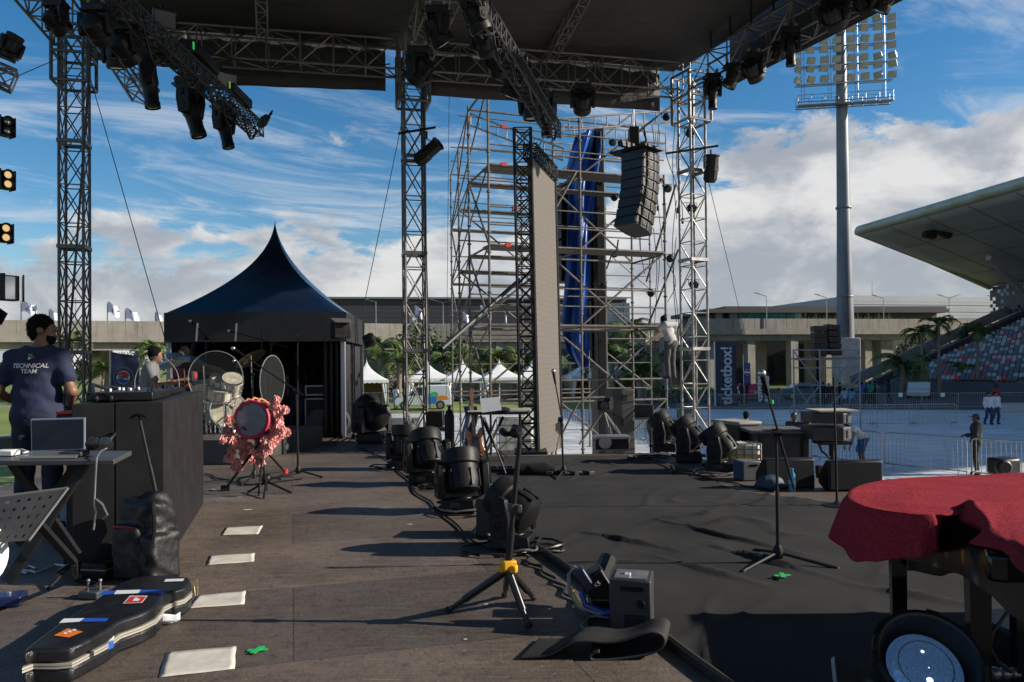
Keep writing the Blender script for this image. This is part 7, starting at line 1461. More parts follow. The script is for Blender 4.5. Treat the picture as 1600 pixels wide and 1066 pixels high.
p = G(1590,1040); t = thing('floor_box', 'dark box with cables under the piano at the right photo edge', 'box', p); g = MB(); g.box((p.x+.12,p.y+.05,.08),(.34,.26,.15),.2); g.build('body', BLK, t, bevel=.012); g = MB(); g.tube([P(1552,985,2.6),P(1545,1010,2.6),P(1560,1035,2.6),P(1580,1050,2.6)],.008,5); g.tube([P(1600,905,2.6),P(1572,960,2.6),P(1550,990,2.6)],.006,5); g.build('cable', CABLE, t); g = MB(); g.box((p.x+.1,p.y+.08,.165),(.38,.3,.02),.2); g.build('lid', DKG, t)
for k in range(3): q = P(1555+16*k,1052,2.75); g = MB(); g.ball(q,.022,10,8); g.build('knob', GREY, t)
q = P(1568,728,12); t = thing('edge_lamp', 'dark lamp head rising behind the red cloth near the capped man', 'moving light', V(q.x,12,q.z-.3)); g = MB(); g.box(q,(.38,.3,.26),.3); g.lathe([(.12,0),(.13,.12),(0,.12)],16,q+V(-.12,-.12,.0),Matrix.Rotation(PI/2,3,'X')); g.build('housing', BLK, t, bevel=.04); g = MB(); g.bar(V(q.x,12,GZ),q,.05,8); g.build('stand', BLKM, t)

# ---- long loose cable runs
for i,(pts,l) in enumerate((([(560,700),(600,715),(630,742),(655,772),(690,800),(740,845),(790,868)],'long black cable snaking along the row of floor lights'),([(820,872),(860,900),(890,930),(925,975)],'black cable running from the nearest moving light to the box machine'),([(1000,716),(1040,730),(1075,740),(1130,752),(1170,760),(1210,768)],'black cable running past the three moving lights to the wedges'),([(320,740),(345,748),(390,757),(440,752),(470,748)],'thin black cable on the floor under the pink drum'),([(110,900),(150,915),(175,930),(150,945)],'thin black cable by the backpack on the floor'))):
    q = spl([tuple(G(x,y,.014)) for x,y in pts], 40); g = MB(); g.tube([V(a+.02*math.sin(k*.9+i),b+.02*math.sin(k*.6+2*i),c) for k,(a,b,c) in enumerate(q)],.009,5); tag(g.build('floor_cable', CABLE), l, 'cable', 'cables on the stage floor')
for x0,y0,x1,y1,D,sg,l in ((205,45,610,100,14.6,.35,'cable drooping along the rear truss left of the middle tower'),(690,95,1050,135,16.6,.3,'cable drooping along the rear truss above the scaffold'),(660,120,672,640,15.9,.1,'black cable hanging down the middle tower'),(985,140,1000,235,18.3,.05,'cable hanging above the speaker column')):
    wire(P(x0,y0,D),P(x1,y1,D+(1.4 if x1-x0 > 200 else 0)),l,.014,sg,'truss_cable','cable')
# ============================================================ PEOPLE
SKIN = [mat('skin '+n_, c, .5, var=.12, vscale=12) for n_, c in (('brown', (.21,.105,.062)), ('dark', (.055,.03,.02)), ('light brown', (.28,.15,.09)))]
HAIR = mat('black hair', (.007,.006,.006), .85, var=.5, vscale=50, bump=.9, bscale=110, spec=.15)
CL = {}
def cloth(c):
    k = 'cloth %s' % (c,)
    return mat(k, c, .85, var=.18, vscale=7, bump=.15, bscale=60)
J0 = dict(pel=(0,0,.95), che=(0,0,1.27), nek=(0,-.01,1.46), hed=(0,.015,1.62), sl=(-.185,0,1.42), el=(-.235,-.03,1.14), hl=(-.23,.07,.90), sr=(.185,0,1.42), er=(.235,-.03,1.14), hr=(.23,.07,.90),
    pl=(-.09,0,.92), kl=(-.10,.03,.50), al=(-.10,-.01,.08), tl=(-.12,.14,.035), pr=(.09,0,.92), kr=(.10,.03,.50), ar=(.10,-.01,.08), tr=(.12,.14,.035))
def person(label, loc, rz, shirt, trous, skin=1, pose={}, h=1.72, res=.03, shoes=(.03,.03,.03), hair=True, cap=None, short=False, yaw=0.0, fat=1.0, group=None, detail=False, sleeve=.6, longsleeve=False):
    J = {k: np.array(pose.get(k, v), float) for k, v in J0.items()}; s = h/1.75
    t = thing('person', label, 'person', loc, rz, group, sc=s)
    sk = SKIN[skin]; hd = J['hed']; cy, sy = math.cos(yaw), math.sin(yaw); Rh = np.array([[cy,-sy,0],[sy,cy,0],[0,0,1]])
    def H(x, y, z): return hd+Rh @ np.array((x,y,z))
    up = (J['nek']-J['pel']); up = up/np.linalg.norm(up)
    def torso(X, g_):
        mid = J['pel']+(J['che']-J['pel'])*.45
        zax = up; xax = J['sr']-J['sl']; xax = xax/np.linalg.norm(xax); yax = np.cross(zax, xax); M = np.stack([xax,yax,zax],1)
        return [ellip(X,J['che']+up*.04,(.175*fat+g_,.115*fat+g_,.21+g_),M), ellip(X,mid,(.155*fat+g_,.11*fat+g_,.2+g_),M), ellip(X,J['pel'],(.165*fat+g_,.115*fat+g_,.13+g_),M), rcone(X,J['sl'],J['sr'],.062+g_,.062+g_), rcone(X,J['che']+up*.14,J['nek'],.09+g_,.055+g_)]
    def body(X):
        f = torso(X,-.012)
        f += [rcone(X,J['nek'],hd-np.array((0,.01,.06)),.056,.052), ellip(X,H(0,-.012,.025),(.074,.094,.098),Rh), ellip(X,H(0,.025,-.045),(.055,.062,.07),Rh)]
        for a in 'lr':
            f += [rcone(X,J['s'+a],J['e'+a],.05,.039), rcone(X,J['e'+a],J['h'+a],.041,.027), rcone(X,J['p'+a],J['k'+a],.082,.055), rcone(X,J['k'+a],J['a'+a],.054,.037), rcone(X,J['a'+a],J['t'+a],.038,.03)]
        d = blend(f,.022); e = []
        if detail or res < .02:
            e += [rcone(X,H(0,.085,.012),H(0,.112,-.018),.010,.015), ellip(X,H(0,.09,-.062),(.026,.012,.012),Rh), ellip(X,H(0,.082,.032),(.052,.014,.010),Rh)]
            e += [ellip(X,H(sx*.077,-.012,.0),(.011,.024,.032),Rh) for sx in (-1,1)]
            for sx in (-1,1): d = np.maximum(d, -(np.linalg.norm(X-H(sx*.032,.098,.013),axis=-1)-.012)) ; e.append(np.linalg.norm(X-H(sx*.032,.080,.013),axis=-1)-.013)
            d = blend([d]+e,.010)
        hs_ = []
        for a, sx in (('l',-1),('r',1)):
            w_ = J['h'+a]; d_ = w_-J['e'+a]; d_ = d_/np.linalg.norm(d_); side = np.array((1.0,0,0))-d_*d_[0]; side = side/np.linalg.norm(side); nr = np.cross(d_,side)
            pm = w_+d_*.06; Mh = np.stack([side,nr,d_],1); hs_.append(ellip(X,pm,(.040,.018,.055),Mh))
            if res < .02:
                for k in range(4): b_ = w_+d_*.10+side*(-.028+.019*k); ln = (.062,.072,.068,.052)[k]; m_ = b_+d_*ln*.55+nr*.012; hs_ += [rcone(X,b_,m_,.0095,.009), rcone(X,m_,m_+d_*ln*.35+nr*.03,.009,.0075)]
                hs_ += [rcone(X,w_+d_*.03-side*sx*.03,w_+d_*.075-side*sx*.06+nr*.02,.013,.010)]
            else: hs_.append(rcone(X,w_+d_*.08,w_+d_*.15+nr*.03,.03,.02))
        return np.minimum(d, blend(hs_,.012)-.0) if not len(hs_) else blend([d,blend(hs_,.010)],.018)
    P_ = np.array(list(J.values())); lo, hi = P_.min(0)-.24, P_.max(0)+.24; lo[2] = max(lo[2], P_[:,2].min()-.07)
    netobj('body', body, lo, hi, res, sk, t)
    gr = max(.004, res*.28)
    def shirtf(X):
        f = torso(X,gr+.008)
        for a in 'lr': e = J['s'+a]+(J['e'+a]-J['s'+a])*(1.0 if longsleeve else sleeve); f.append(rcone(X,J['s'+a],e,.064+gr,.062+gr if not longsleeve else .05+gr)); 
        if longsleeve: f += [rcone(X,J['e'+a],J['e'+a]+(J['h'+a]-J['e'+a])*.92,.052+gr,.04+gr) for a in 'lr']
        d = blend(f,.03)+nzf(X,13,.007 if res > .02 else .006,1)+((nzf(X,24,.006,4)+nzf(X*np.array((1,1,2.2)),9,.007,9)) if res < .02 else 0)
        q_ = (X-J['nek']); ax_ = q_@up; d = np.maximum(d, -np.maximum(-(ax_+.015), np.linalg.norm(q_-ax_[...,None]*up,axis=-1)-.062-.5*np.maximum(ax_,0))); return np.maximum(d, -((X-J['pel'])@up)-.10)
    person.shirtf = shirtf
    so = netobj('shirt', shirtf, lo, hi, res*.9, cloth(shirt), t)
    def trf(X):
        M = None; f = [ellip(X,J['pel']-up*.02,(.168*fat+gr,.122*fat+gr,.14))]
        for a in 'lr':
            f.append(rcone(X,J['p'+a],J['k'+a],.092+gr,.068+gr if not short else .085+gr))
            if not short: f.append(rcone(X,J['k'+a],J['a'+a]+np.array((0,0,.01)),.068+gr,.052+gr))
        d = blend(f,.025)+nzf(X,14,.006,7); return np.maximum(d, ((X-J['pel'])@up)-.07)
    netobj('trousers', trf, lo, hi, res*.9, cloth(trous), t)
    for a in 'lr':
        c = J['a'+a]; q = J['t'+a]; netobj('shoe', lambda X: blend([rcone(X,c-np.array((0,.02,.02)),c,.05,.048), rcone(X,c-np.array((0,.03,.035)),q,.045,.038)],.02), np.minimum(c,q)-.12, np.maximum(c,q)+.12, min(res,.022), cloth(shoes), t)
    if hair:
        def hf(X):
            d = np.minimum(ellip(X,H(0,-.02,.035),(.081,.100,.102),Rh), ellip(X,H(0,-.05,-.012),(.070,.060,.070),Rh))+nzf(X,75,.004,2)+nzf(X,150,.002,6); q = (X-hd) @ Rh
            return np.maximum(d, -(q[...,2]+nzf(X,140,.007,3)-(.05*np.clip((q[...,1]-.012)/.05,-1.6,1.15)-.045*np.exp(-((q[...,1]-.022)/.013)**2)*(np.abs(q[...,0])>.05))))
        if res < .025:
            hv, hq = net(hf, hd-.17, hd+.17, .010); rh = random.Random(3); hv = hv.tolist(); hq = [tuple(q) for q in hq.tolist()]; nb_ = len(hv)
            for _ in range(1500 if detail else 500):
                v = Vector(hv[rh.randrange(nb_)]); o_ = (v-Vector(hd)).normalized(); a_ = V(rh.gauss(0,1),rh.gauss(0,1),rh.gauss(0,1)).normalized(); k_ = len(hv); w_ = a_.cross(o_)*.0028; tip = v+o_*rh.uniform(.004,.014)+a_*.008-V(0,0,.003)
                hv += [tuple(v-w_), tuple(v+w_), tuple(tip)]; hq.append((k_,k_+1,k_+2))
            me = bpy.data.meshes.new('hair'); me.from_pydata(hv, [], hq); me.materials.append(HAIR); me.polygons.foreach_set('use_smooth', [True]*len(me.polygons)); link('hair', me, t)
        else: netobj('hair', hf, hd-.17, hd+.17, min(res,.016), HAIR, t)
    if cap:
        g = MB(); g.M = Matrix.Translation(Vector(hd)) @ Matrix.Rotation(yaw,4,'Z'); g.ball((0,-.015,.05),(.088,.105,.085),14,10); g.box((0,.13,.055),(.13,.11,.012)); g.build('cap', cloth(cap), t, local=True)
    return t
NAVY = (.016,.022,.062)
tpose = dict(pel=(0,0,.95), che=(0,.02,1.27), nek=(.01,-.0,1.46), hed=(.035,.035,1.615), el=(-.27,-.05,1.13), hl=(-.20,.16,1.03), sl=(-.172,0,1.392), sr=(.172,0,1.392), er=(.275,-.04,1.13), hr=(.19,.17,1.02), kl=(-.10,.02,.5), kr=(.10,.03,.5))
tb_ = G(58,834)
tech = person('man in a navy team T-shirt seen from behind, looking right over the laptop table', (tb_.x,tb_.y,0), R(8), NAVY, (.013,.018,.04), 0, tpose, 1.80, .0105, (.05,.10,.16), yaw=R(-78), detail=True, fat=1.12)
shf = person.shirtf
def on_back(pts):        # drop points on the back of the shirt
    X = np.array([(x,-.30,z) for x, z in pts]); y = np.full(len(X), -.30)
    for _ in range(60):
        X[:,1] = y; d = shf(X[None])[0]; y = y+np.maximum(d,0)*.6
    return y
def back_text(s_, size, x0, z0, m, bold, shear=.25):
    cu = bpy.data.curves.new('t','FONT'); cu.body = s_; cu.size = size; cu.align_x = 'CENTER'; cu.align_y = 'CENTER'; cu.offset = bold; cu.shear = shear; cu.resolution_u = 2
    tmp = bpy.data.objects.new('t', cu); COL.objects.link(tmp); me = bpy.data.meshes.new_from_object(tmp); bpy.data.objects.remove(tmp); me.materials.clear(); me.materials.append(m)
    pts = [(x0+v.co.x, z0+v.co.y) for v in me.vertices]; ys_ = on_back(pts)
    for v, (x,z), y in zip(me.vertices, pts, ys_): v.co = (x, y-.004, z)
    me.name = 'lettering'; link('lettering', me, tech)
WHT = mat('white print', (.72,.72,.74), .6)
back_text('TECHNICAL', .048, -.005, 1.335, WHT, .0012); back_text('TEAM', .048, -.012, 1.292, WHT, .0012)
for pts, m in ((((.0,1.395),(.03,1.398),(.03,1.41),(.0,1.407)),mat('red print', (.5,.03,.03), .6)),(((-.018,1.405),(.014,1.41),(.014,1.432),(-.018,1.428)),mat('green print', (.02,.28,.16), .6)),(((-.018,1.385),(.0,1.388),(.0,1.404),(-.018,1.401)),WHT)):
    ys_ = on_back(pts); g = MB(); g.quad(*[(x,y-.005,z) for (x,z),y in zip(pts,ys_)]); g.build('print', m, tech, ang=0, local=True)
hdp = np.array(tpose['hed']); yw = R(-78); Rb = np.array([[math.cos(yw),-math.sin(yw),0],[math.sin(yw),math.cos(yw),0],[0,0,1]])
def beardf(X):
    q = (X-hdp) @ Rh_b; d = ellip(X,hdp+Rb @ np.array((0,.028,-.052)),(.0605,.0675,.066),Rb)+nzf(X,120,.0025,5)
    return np.maximum(d, np.maximum(q[...,2]-(-.022-.026*np.clip(q[...,1]/.09,0,1)), -(q[...,1]+.005)))
Rh_b = Rb
netobj('beard', beardf, hdp-.16, hdp+.14, .008, HAIR, tech)
# people around the drum kit and marquee
arms = dict(el=(-.25,.02,1.15), hl=(-.10,.25,1.12), er=(.25,.02,1.15), hr=(.08,.27,1.12))
person('man in a maroon shirt standing behind the cymbals, looking down', (P(290,600,14.0).x,14.0,0), R(150), (.20,.022,.045), (.02,.02,.025), 0, dict(arms, hed=(0,.05,1.60)), 1.76, .022, longsleeve=False, sleeve=.9)
sit = dict(pel=(0,0,.55), che=(0,.05,.86), nek=(0,.08,1.04), hed=(0,.14,1.18), sl=(-.185,.06,1.0), sr=(.185,.06,1.0), el=(-.25,.14,.74), er=(.25,.14,.74), hl=(-.14,.40,.76), hr=(.14,.40,.76), pl=(-.1,0,.52), kl=(-.17,.42,.52), al=(-.17,.42,.1), tl=(-.19,.56,.04), pr=(.1,0,.52), kr=(.17,.42,.52), ar=(.17,.42,.1), tr=(.19,.56,.04))
person('drummer in a grey T-shirt sitting behind the clear disc at the desk end', (P(228,600,11.6).x,11.6,RH), R(-70), (.15,.16,.165), (.03,.03,.04), 0, sit, 1.78, .022)
g = MB(); p = P(228,600,11.6); g.lathe([(0,.42),(.16,.42),(.17,.46),(.15,.50),(0,.50)],18,(p.x,11.6,RH)); g.bar((p.x,11.6,RH+.02),(p.x,11.6,RH+.42),.025,8)
for k in range(3): g.bar((p.x,11.6,RH+.2),(p.x+.22*math.cos(k*2.1),11.6+.22*math.sin(k*2.1),RH+.01),.012,6)
tag(g.build('drum_stool', BLK), 'round black drum stool under the grey shirted drummer', 'stool')
person('man in a black T-shirt and shorts at the marquee opening', (P(432,600,16.4).x,16.4,0), R(-160), (.012,.012,.014), (.016,.016,.018), 0, {}, 1.72, .022, short=True, fat=1.1)
person('man in a dark T-shirt and blue jeans standing inside the marquee', (P(462,600,16.9).x,16.9,0), R(-150), (.012,.014,.018), (.05,.09,.15), 1, {}, 1.74, .022)
# scaffold and field
climb = dict(pel=(0,-.05,.95), che=(0,.08,1.24), nek=(0,.16,1.42), hed=(0,.25,1.54), el=(-.3,.2,1.25), hl=(-.15,.4,1.2), er=(.3,.2,1.2), hr=(.2,.42,1.1))
cz_ = P(1048,568,20.0); person('worker in a pale grey T-shirt bending over on the scaffold ledger', (cz_.x,20.0,LV[0]+.55), R(35), (.40,.39,.38), (.06,.06,.06), 0, climb, 1.75, .025)
person('man in a dark T-shirt standing in the field behind the flight cases', (P(1022,600,24.5).x,24.5,GZ), R(-40), (.025,.03,.035), (.015,.015,.02), 1, dict(er=(.28,.1,1.15), hr=(.30,.32,1.05)), 1.72, .028)
person('dark clad person standing by the bright shrubs behind the scaffold', (P(1036,600,52).x,52,GZ), R(30), (.02,.02,.02), (.015,.015,.015), 1, dict(er=(.3,.1,1.2), hr=(.45,.2,1.35)), 1.7, .035)
person('person in dark clothes standing behind the right tower lattice', (P(1064,600,46).x,46,GZ), R(10), (.03,.03,.04), (.012,.012,.014), 1, {}, 1.8, .035)
person('man with a shaved head and raised arm behind the covered subwoofer', (P(1240,600,19.5).x,19.5,GZ+.2), R(-60), (.02,.02,.024), (.02,.02,.02), 1, dict(er=(.36,.1,1.46), hr=(.26,.16,1.66)), 1.74, .022, hair=False)
person('person with curly hair peeking over the left subwoofer', (P(1165,600,20.5).x,20.5,GZ+.22), R(-20), (.05,.04,.035), (.02,.02,.02), 2, {}, 1.68, .024)
bend = dict(pel=(0,-.12,.86), che=(0,.15,1.08), nek=(0,.33,1.16), hed=(0,.47,1.16), sl=(-.17,.27,1.13), sr=(.17,.27,1.13), el=(-.2,.36,.86), hl=(-.16,.42,.62), er=(.2,.36,.86), hr=(.16,.42,.62), pl=(-.09,-.1,.84), pr=(.09,-.1,.84), kl=(-.11,.02,.48), kr=(.11,.0,.48), al=(-.11,-.05,.08), ar=(.11,-.08,.08))
person('man in a white vest and blue shorts bending by the near barrier', (P(1343,600,23.6).x,23.6,GZ), R(95), (.55,.55,.57), (.03,.08,.2), 0, bend, 1.75, .024, short=True, sleeve=.12)
person('man in a brown cap and dark jacket standing by the near barrier at the right', (P(1524,600,21.5).x,21.5,GZ), R(60), (.014,.015,.018), (.018,.018,.02), 1, dict(arms), 1.70, .022, hair=True, cap=(.05,.035,.025), longsleeve=True, yaw=R(40), fat=1.3)
walk = dict(kl=(-.1,.10,.5), al=(-.1,.02,.10), tl=(-.11,.16,.05), kr=(.1,.0,.5), ar=(.1,-.20,.12), tr=(.11,-.07,.06))
for x, jl, l, dx_ in ((1544,(.02,.04,.10),'woman in a white blouse and jeans walking, left of the pair on the field',0),(1561,(.03,.05,.11),'woman in a white top and paler jeans walking, right of the pair on the field',1)):
    person(l, (P(x,600,38).x,38+.3*dx_,GZ), R(185), (.62,.64,.68), jl, 2, dict(walk, er=(.30,.0,1.14), hr=(.42,.06,.95)) if dx_ else walk, 1.62, .03, longsleeve=True)
# crowd beyond the field
rd = random.Random(21)
CR = [(1147,61,(.55,.03,.03),(.06,.16,.24),'in a red shirt and pale jeans beside the tall dark banner'),(1159,60,(.012,.012,.016),(.012,.012,.014),'in black, left of two by the red car'),(1167,61,(.015,.015,.02),(.012,.012,.014),'in black, right of two by the red car'),(1193,60,(.012,.012,.016),(.014,.014,.016),'in black in front of the white logo board'),
 (1278,57,(.013,.014,.018),(.012,.012,.014),'in black beside the teal car'),(1286,57.5,(.02,.02,.025),(.012,.012,.014),'in dark grey, second in the row under the distant speaker stacks'),(1295,56.5,(.012,.012,.016),(.012,.012,.014),'in black with a green badge, third in the row under the distant speaker stacks'),(1303,57,(.013,.013,.017),(.012,.012,.014),'in black, fourth in the row left of the mast foot'),(1312,57.5,(.014,.014,.018),(.012,.012,.014),'in black in front of the mast foot'),(1320,55.5,(.30,.42,.50),(.05,.12,.2),'in pale blue, left of two crouching by the mast foot'),(1331,55,(.05,.25,.48),(.05,.12,.2),'in bright blue, right of two crouching by the mast foot'),(1346,57,(.02,.09,.38),(.012,.012,.02),'in a royal blue shirt right of the mast foot'),(1354,57.4,(.02,.10,.36),(.012,.012,.02),'in a blue shirt with his back to the barriers'),(1360,56.8,(.015,.25,.12),(.012,.012,.02),'in a green shirt at the right end of the row'),(1366,58,(.014,.014,.018),(.012,.012,.02),'in black at the far right end of the row'),(1388,59,(.013,.013,.018),(.012,.012,.02),'in black near the white car'),
 (618,57,(.6,.6,.62),(.35,.38,.42),'in white at the front of the van')]
CRO = dict(pel=(0,-.1,.55), che=(0,.0,.85), nek=(0,.05,1.03), hed=(0,.1,1.18), sl=(-.18,.02,1.0), sr=(.18,.02,1.0), el=(-.25,.1,.78), er=(.25,.1,.78), hl=(-.15,.3,.7), hr=(.15,.3,.7), pl=(-.1,-.1,.52), pr=(.1,-.1,.52), kl=(-.15,.25,.5), kr=(.15,.25,.48), al=(-.14,-.02,.08), ar=(.14,.0,.08))
for i,(x,D,a,b,l) in enumerate(CR): person('person '+l, (P(x,600,D).x,D,GZ), rd.uniform(0,6), a, b, 1, CRO if 'crouching' in l else (walk if i % 3 == 0 else {}), rd.uniform(1.64,1.78), .042, group='people beyond the field barriers')
for x, y, s_, a, l in ((1446,597,4,(.02,.10,.45),'person in a royal blue shirt on the grandstand stair, lower one'),(1460,585,7,(.02,.09,.36),'person in a blue shirt on the grandstand stair, second up'),(1498,562,13,(.02,.02,.025),'left person of a dark pair high on the grandstand stair'),(1503,562,13.6,(.02,.02,.03),'right person of a dark pair high on the grandstand stair')):
    q = GS(-2.2, s_, ZG-.1+(s_-.75)*SL); person(l, q, R(200), a, (.012,.012,.018), 1, {}, 1.72, .045, group='people on the grandstand stair')
p = GS(20,-1.6,GZ); person('person in a red top standing in front of the grandstand wall', P(1556,600,47)*0+V(P(1556,600,47).x,47,GZ), R(120), (.35,.03,.03), (.02,.02,.02), 1, {}, 1.7, .04)
# ============================================================ BARRIERS
def barrier():
    t = thing('crowd_barrier', 'crowd barrier', 'barrier', (0,0,0), 0, 'steel crowd barriers on the field'); W, H = 2.3, 1.08; g = MB(); c = .12; z0 = .16
    pts = [(-W/2,z0),(-W/2,H-c),(-W/2+.035,H-.035),(-W/2+c,H),(W/2-c,H),(W/2-.035,H-.035),(W/2,H-c),(W/2,z0),(-W/2,z0)]; g.tube([(a,0,b) for a,b in pts],.02,6)
    for k in range(1,19): x = -W/2+W*k/19; g.bar((x,0,z0),(x,0,H),.009,5)
    g.build('frame', GALV, t, local=True)
    for s in (-1,1): g = MB(); x = s*(W/2-.12); g.tube([(x,-.28,.01),(x,-.24,.13),(x,-.1,.19),(x,.1,.19),(x,.24,.13),(x,.28,.01)],.016,6); g.build('foot', GALV, t, local=True)
    return t
b0_ = barrier(); used = False
ORD = ['first','second','third','fourth','fifth','sixth','seventh','eighth','ninth','tenth']
def brow(a, b, n, desc, gap=.0):
    global used
    a, b = Vector(a), Vector(b)
    for i in range(n):
        c = lerp(a,b,(i+.5)/n); rz = math.atan2((b-a).y,(b-a).x); l = 'crowd barrier, %s from left in the row %s' % (ORD[i], desc)
        if not used: b0_.location = c; b0_.rotation_euler = (0,0,rz); b0_['label'] = l; used = True
        else: dup(b0_, c, rz, l)
N0 = V(9.6,24.9,GZ); dn = V(1.45,-2.0,0).normalized()*2.42
brow(N0-dn*4, N0+dn*5, 9, 'nearest the stage'); brow(GF(1240,37.6), GF(1488,37.6), 4, 'across the middle of the white field'); brow(GF(1108,52), GF(1612,50), 9, 'before the grandstand and crowd'); brow(GF(592,35.5), GF(1100,36.0), 6, 'behind the scaffold foot'); brow(GF(560,62), GF(640,62), 2, 'behind the white van')
for x, l in ((1407,'small white notice on the far barriers, left'),(1473,'small white notice on the far barriers, right')): q = P(x,617,50.3); g = MB(); g.box(q,(.26,.02,.26)); tag(g.build('notice', WHITE), l, 'notice', 'notices on the far barriers')
g = MB(); g.box(GF(1590,47)+V(0,0,.25),(3.2,1.2,.5)); g.box(GF(1590,47)+V(0,0,.53),(3.3,1.3,.06)); tag(g.build('low_platform', mat('pale platform', (.35,.37,.40), .6)), 'low pale platform at the right edge of the field', 'platform')
g = MB(); q = GF(1072,42); g.box(q+V(0,0,.5),(1.0,.7,1.0),top=(.9,.9)); tag(g.build('planter_bin', mat('green bin', (.05,.09,.06), .6)), 'dull green bin on the field right of the tower foot', 'bin')
# ============================================================ VEHICLES
TYRE = mat('tyre', (.012,.012,.012), .8)
def vehicle(name, label, cat, x, D, rz, prof, wid, m, wins, wheels, r_, group=None):
    t = thing(name, label, cat, GF(x,D), rz, group); My = Matrix(((1,0,0,0),(0,0,-1,0),(0,1,0,0),(0,0,0,1)))
    g = MB(); g.prism(prof, -wid/2, wid/2, My); g.build('body', m, t, ang=30, bevel=.05, local=True)
    for w_ in wins: g = MB(); g.prism(w_, -wid/2-.012, wid/2+.012, My); g.build('window', mat('vehicle glass', (.02,.025,.03), .08, coat=.6), t, local=True)
    for wx in wheels:
        for s in (-1,1):
            e = bpy.data.objects.new('wheel', None); COL.objects.link(e); e.parent = t; Mw = Matrix.Rotation(PI/2,3,'X'); c = (wx,s*(wid/2-.08),r_)
            g = MB(); g.lathe([(r_*.62,-.1),(r_,-.1),(r_,.1),(r_*.62,.1)],20,c,Mw,cap=False); g.build('tyre', TYRE, e, local=True); g = MB(); g.lathe([(0,-.09),(r_*.63,-.09),(r_*.63,.09),(0,.09)],16,c,Mw); g.build('rim', GREY, e, local=True)
    x0 = min(p[0] for p in prof); x1 = max(p[0] for p in prof)
    for s in (-1,1):
        g = MB(); g.box((x0+.07,s*(wid/2-.22),.72),(.12,.3,.16)); g.build('headlight', mat('headlamp glass', (.6,.62,.65), .1, coat=.5), t, local=True); g = MB(); g.box((x1-.03,s*(wid/2-.12),.85),(.1,.16,.3)); g.build('tail_lamp', RED, t, local=True)
    return t
vprof = [(-2.05,.30),(-2.08,.70),(-1.95,.88),(-1.15,1.02),(-.55,1.68),(-.35,1.76),(1.75,1.78),(1.95,1.70),(2.05,1.0),(2.05,.32)]
van = vehicle('van', 'white panel van with a bright green, blue and orange graphic on its side', 'van', 661, 57, R(6), vprof, 1.75, mat('van white', (.60,.63,.66), .3, coat=.3), [[(-1.05,1.05),(-.5,1.62),(-.05,1.64),(-.05,1.05)]], (-1.35,1.25), .33)
for nm, poly, c in (('green_graphic',[(.15,1.05),(.3,1.25),(.55,1.18),(.75,1.32),(1.0,1.28),(1.15,1.1),(1.0,.95),(.2,.95)],(.05,.42,.16)),('blue_graphic',[(.15,.95),(1.0,.95),(.95,.45),(.2,.4)],(.02,.16,.5)),('orange_graphic',[(1.0,.95),(1.35,1.05),(1.75,.95),(1.9,.75),(1.5,.72),(1.2,.7),(1.0,.6)],(.7,.22,.03))): g = MB(); g.prism(poly,-.89,-.878,Matrix(((1,0,0,0),(0,0,1,0),(0,1,0,0),(0,0,0,1)))); g.build(nm, mat(nm, c, .4), van, local=True)
cprof = [(-2.05,.28),(-2.1,.62),(-1.95,.78),(-1.0,.92),(-.45,1.38),(.75,1.42),(1.35,1.0),(2.0,.92),(2.08,.6),(2.05,.28)]; cw = [[(-.85,.95),(-.4,1.32),(.1,1.34),(.1,.95)],[(.18,.95),(.18,1.34),(.7,1.34),(1.15,.97)]]
vehicle('parked_car', 'red car parked behind the two people in black', 'car', 1170, 66, R(70), cprof, 1.7, mat('red paint', (.5,.02,.02), .3, coat=.5), cw, (-1.3,1.3), .33, 'cars parked by the walkway'); vehicle('parked_car', 'teal car parked behind the distant scaffold frame', 'car', 1258, 66, R(175), cprof, 1.7, mat('teal paint', (.01,.10,.14), .3, coat=.5), cw, (-1.3,1.3), .33, 'cars parked by the walkway'); vehicle('parked_car', 'white car parked at the grandstand stair foot', 'car', 1436, 66, R(60), cprof, 1.7, mat('white paint', (.55,.56,.57), .3, coat=.5), cw, (-1.3,1.3), .33, 'cars parked by the walkway')
# ============================================================ BANNERS
NV = mat('navy banner', (.022,.030,.055), .7, var=.15)
D = 57.0; bt_ = P(1117,600,D); t = thing('feather_banner', 'tall dark banner with large pale lettering reading upwards', 'banner', (bt_.x,D,GZ)); zt_ = P(1117,536,D).z; zb_ = P(1117,634,D).z; W_ = 1.55
g = MB(); g.sheet(8,16,lambda u,v: V(bt_.x+.08+u*W_*(1-.0*v),D+.10*math.sin(u*5+v*4)*u,zb_+(zt_-zb_)*v-.25*u*u*v)); g.build('cloth', NV, t, ang=180, solid=.01); g = MB(); g.bar(V(bt_.x,D,GZ),V(bt_.x,D,zt_+.1),.045,6); g.build('pole', WHITE, t)
text('ticketbox!', 1.13, frame((0,0,1),(-1,0,0),V(bt_.x+.86,D-.16,(zt_+zb_)/2-.10)), mat('pale lettering', (.42,.47,.54), .6), t, bold=.028, sx=.93)
D = 60.0; p = P(1162,600,D); t = thing('small_banner', 'small purple banner with a round emblem beside the tall dark banner', 'banner', (p.x,D,GZ)); g = MB(); g.bar((p.x,D,GZ),(p.x,D,P(0,565,D).z),.03,6); g.build('pole', WHITE, t); z1, z0 = P(1165,566,D).z, P(1165,602,D).z; g = MB(); g.sheet(4,6,lambda u,v: V(p.x+.05+.5*u,D+.05*math.sin(u*5+v*3),z0+(z1-z0)*v-.08*u)); g.build('cloth', mat('purple cloth', (.10,.08,.22), .7), t, solid=.01)
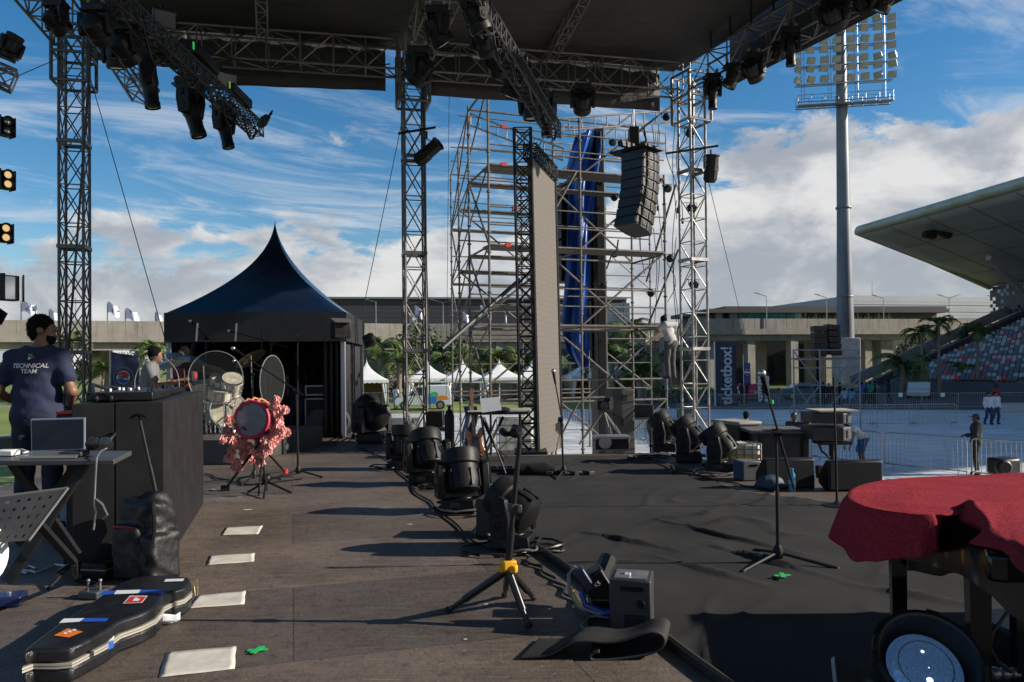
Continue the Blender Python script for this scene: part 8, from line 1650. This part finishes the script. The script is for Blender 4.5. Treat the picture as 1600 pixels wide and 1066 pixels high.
def emblem(t, c, r_, yoff=-.03, word=False):
    n = 24
    for nm, f0, m in (('emblem_disc',None,mat('emblem white', (.75,.75,.77), .6)),('emblem_top',1,mat('emblem red', (.55,.02,.03), .6)),('emblem_base',-1,mat('emblem blue', (.02,.06,.35), .6))):
        if f0 is None: poly = [(r_*math.cos(2*PI*i/n),r_*math.sin(2*PI*i/n)) for i in range(n)]
        else:
            a = [PI*i/12 for i in range(13)]; arc = [(.93*r_*math.cos(x),.93*f0*r_*math.sin(x)) for x in a if abs(math.sin(x)) > .25]; poly = arc+[(arc[-1][0]+(arc[0][0]-arc[-1][0])*i/6, f0*.25*r_+.10*r_*math.sin(2*PI*i/6)) for i in range(1,6)]
        g = MB(); g.prism(poly, yoff-(0 if f0 is None else .008), yoff+.006-(0 if f0 is None else .008), Matrix(((1,0,0,c.x),(0,0,1,c.y),(0,1,0,c.z),(0,0,0,1)))); g.build(nm, m, t, ang=0)
    if word: text('PEPSI', r_*.62, frame((1,0,0),(0,0,1),c+V(0,yoff-.016,0)), mat('dark lettering', (.015,.02,.06), .6), t, bold=r_*.012)
emblem(t, V(p.x+.3,D-.06,(z0+z1)/2+.1), .26)
D = 13.2; pa_, pb_ = P(172,605,D), P(172,550,D); t = thing('drink_banner', 'dark blue banner with a round red white and blue emblem behind the black desk', 'banner', (pa_.x,D,-.2)); g = MB(); g.bar(V(pa_.x,D,-.2),V(pa_.x,D,pb_.z+.02),.012,6); g.build('pole', WHITE, t)
BAN = nodemat('blue banner print', lambda nt, b, mk, lk: (lk(mixc(mk, lk, rng(mk, lk, noise_n(mk, lk, mapped(mk, lk), 2.2, 5), .42, .62), (.012,.014,.045), (.09,.10,.22)), b.inputs['Base Color'])))
w2 = P(216,600,D).x-pa_.x; g = MB(); zb_ = P(172,618,D).z; g.sheet(10,10,lambda u,v: V(pa_.x+.01+w2*u,D+.03*math.sin(u*6+v*2),zb_+(pb_.z-zb_)*v-.08*u*v)); g.build('cloth', BAN, t, ang=180, solid=.006)
cE = P(195,590,D); n = 28; g = MB(); g.tube([cE+V(.17*math.cos(2*PI*i/n),-.035,.17*math.sin(2*PI*i/n)) for i in range(n+1)],.012,4); g.build('halo_ring', mat('pale halo', (.16,.17,.32), .6), t); emblem(t, V(cE.x,D-.02,cE.z), .115, -.03, True)
D = 63.0; p = P(1193,605,D); t = thing('logo_board', 'white backdrop board covered in small grey logos', 'board', (p.x,D,GZ)); z1 = P(1193,588,D).z; g = MB(); g.box((p.x,D,(GZ+z1)/2),(.9,.06,z1-GZ)); g.build('panel', WHITE, t)
for r_ in range(9):
    for k in range(2): g = MB(); g.box((p.x-.22+.44*k+(.06 if r_ % 2 else -.04),D-.036,GZ+.3+.26*r_),(.28,.012,.09)); g.build('logo_print', mat('grey print', (.16,.16,.22), .6), t)
p = GF(150,42); t = thing('green_container', 'low green stall with pale posts on the grass behind the desk', 'stall', p, R(5)); g = MB(); g.box((.6,.5,.75),(1.6,1,1.1)); g.build('counter', mat('stall green', (.03,.10,.08), .6), t, local=True); g = MB(); g.box((.6,.5,1.36),(1.9,1.2,.08)); g.build('top', WHITE, t, local=True)
for s in (-.2,1.4): g = MB(); g.bar((s,0,0),(s,0,1.32),.05,6); g.build('post', WHITE, t, local=True)
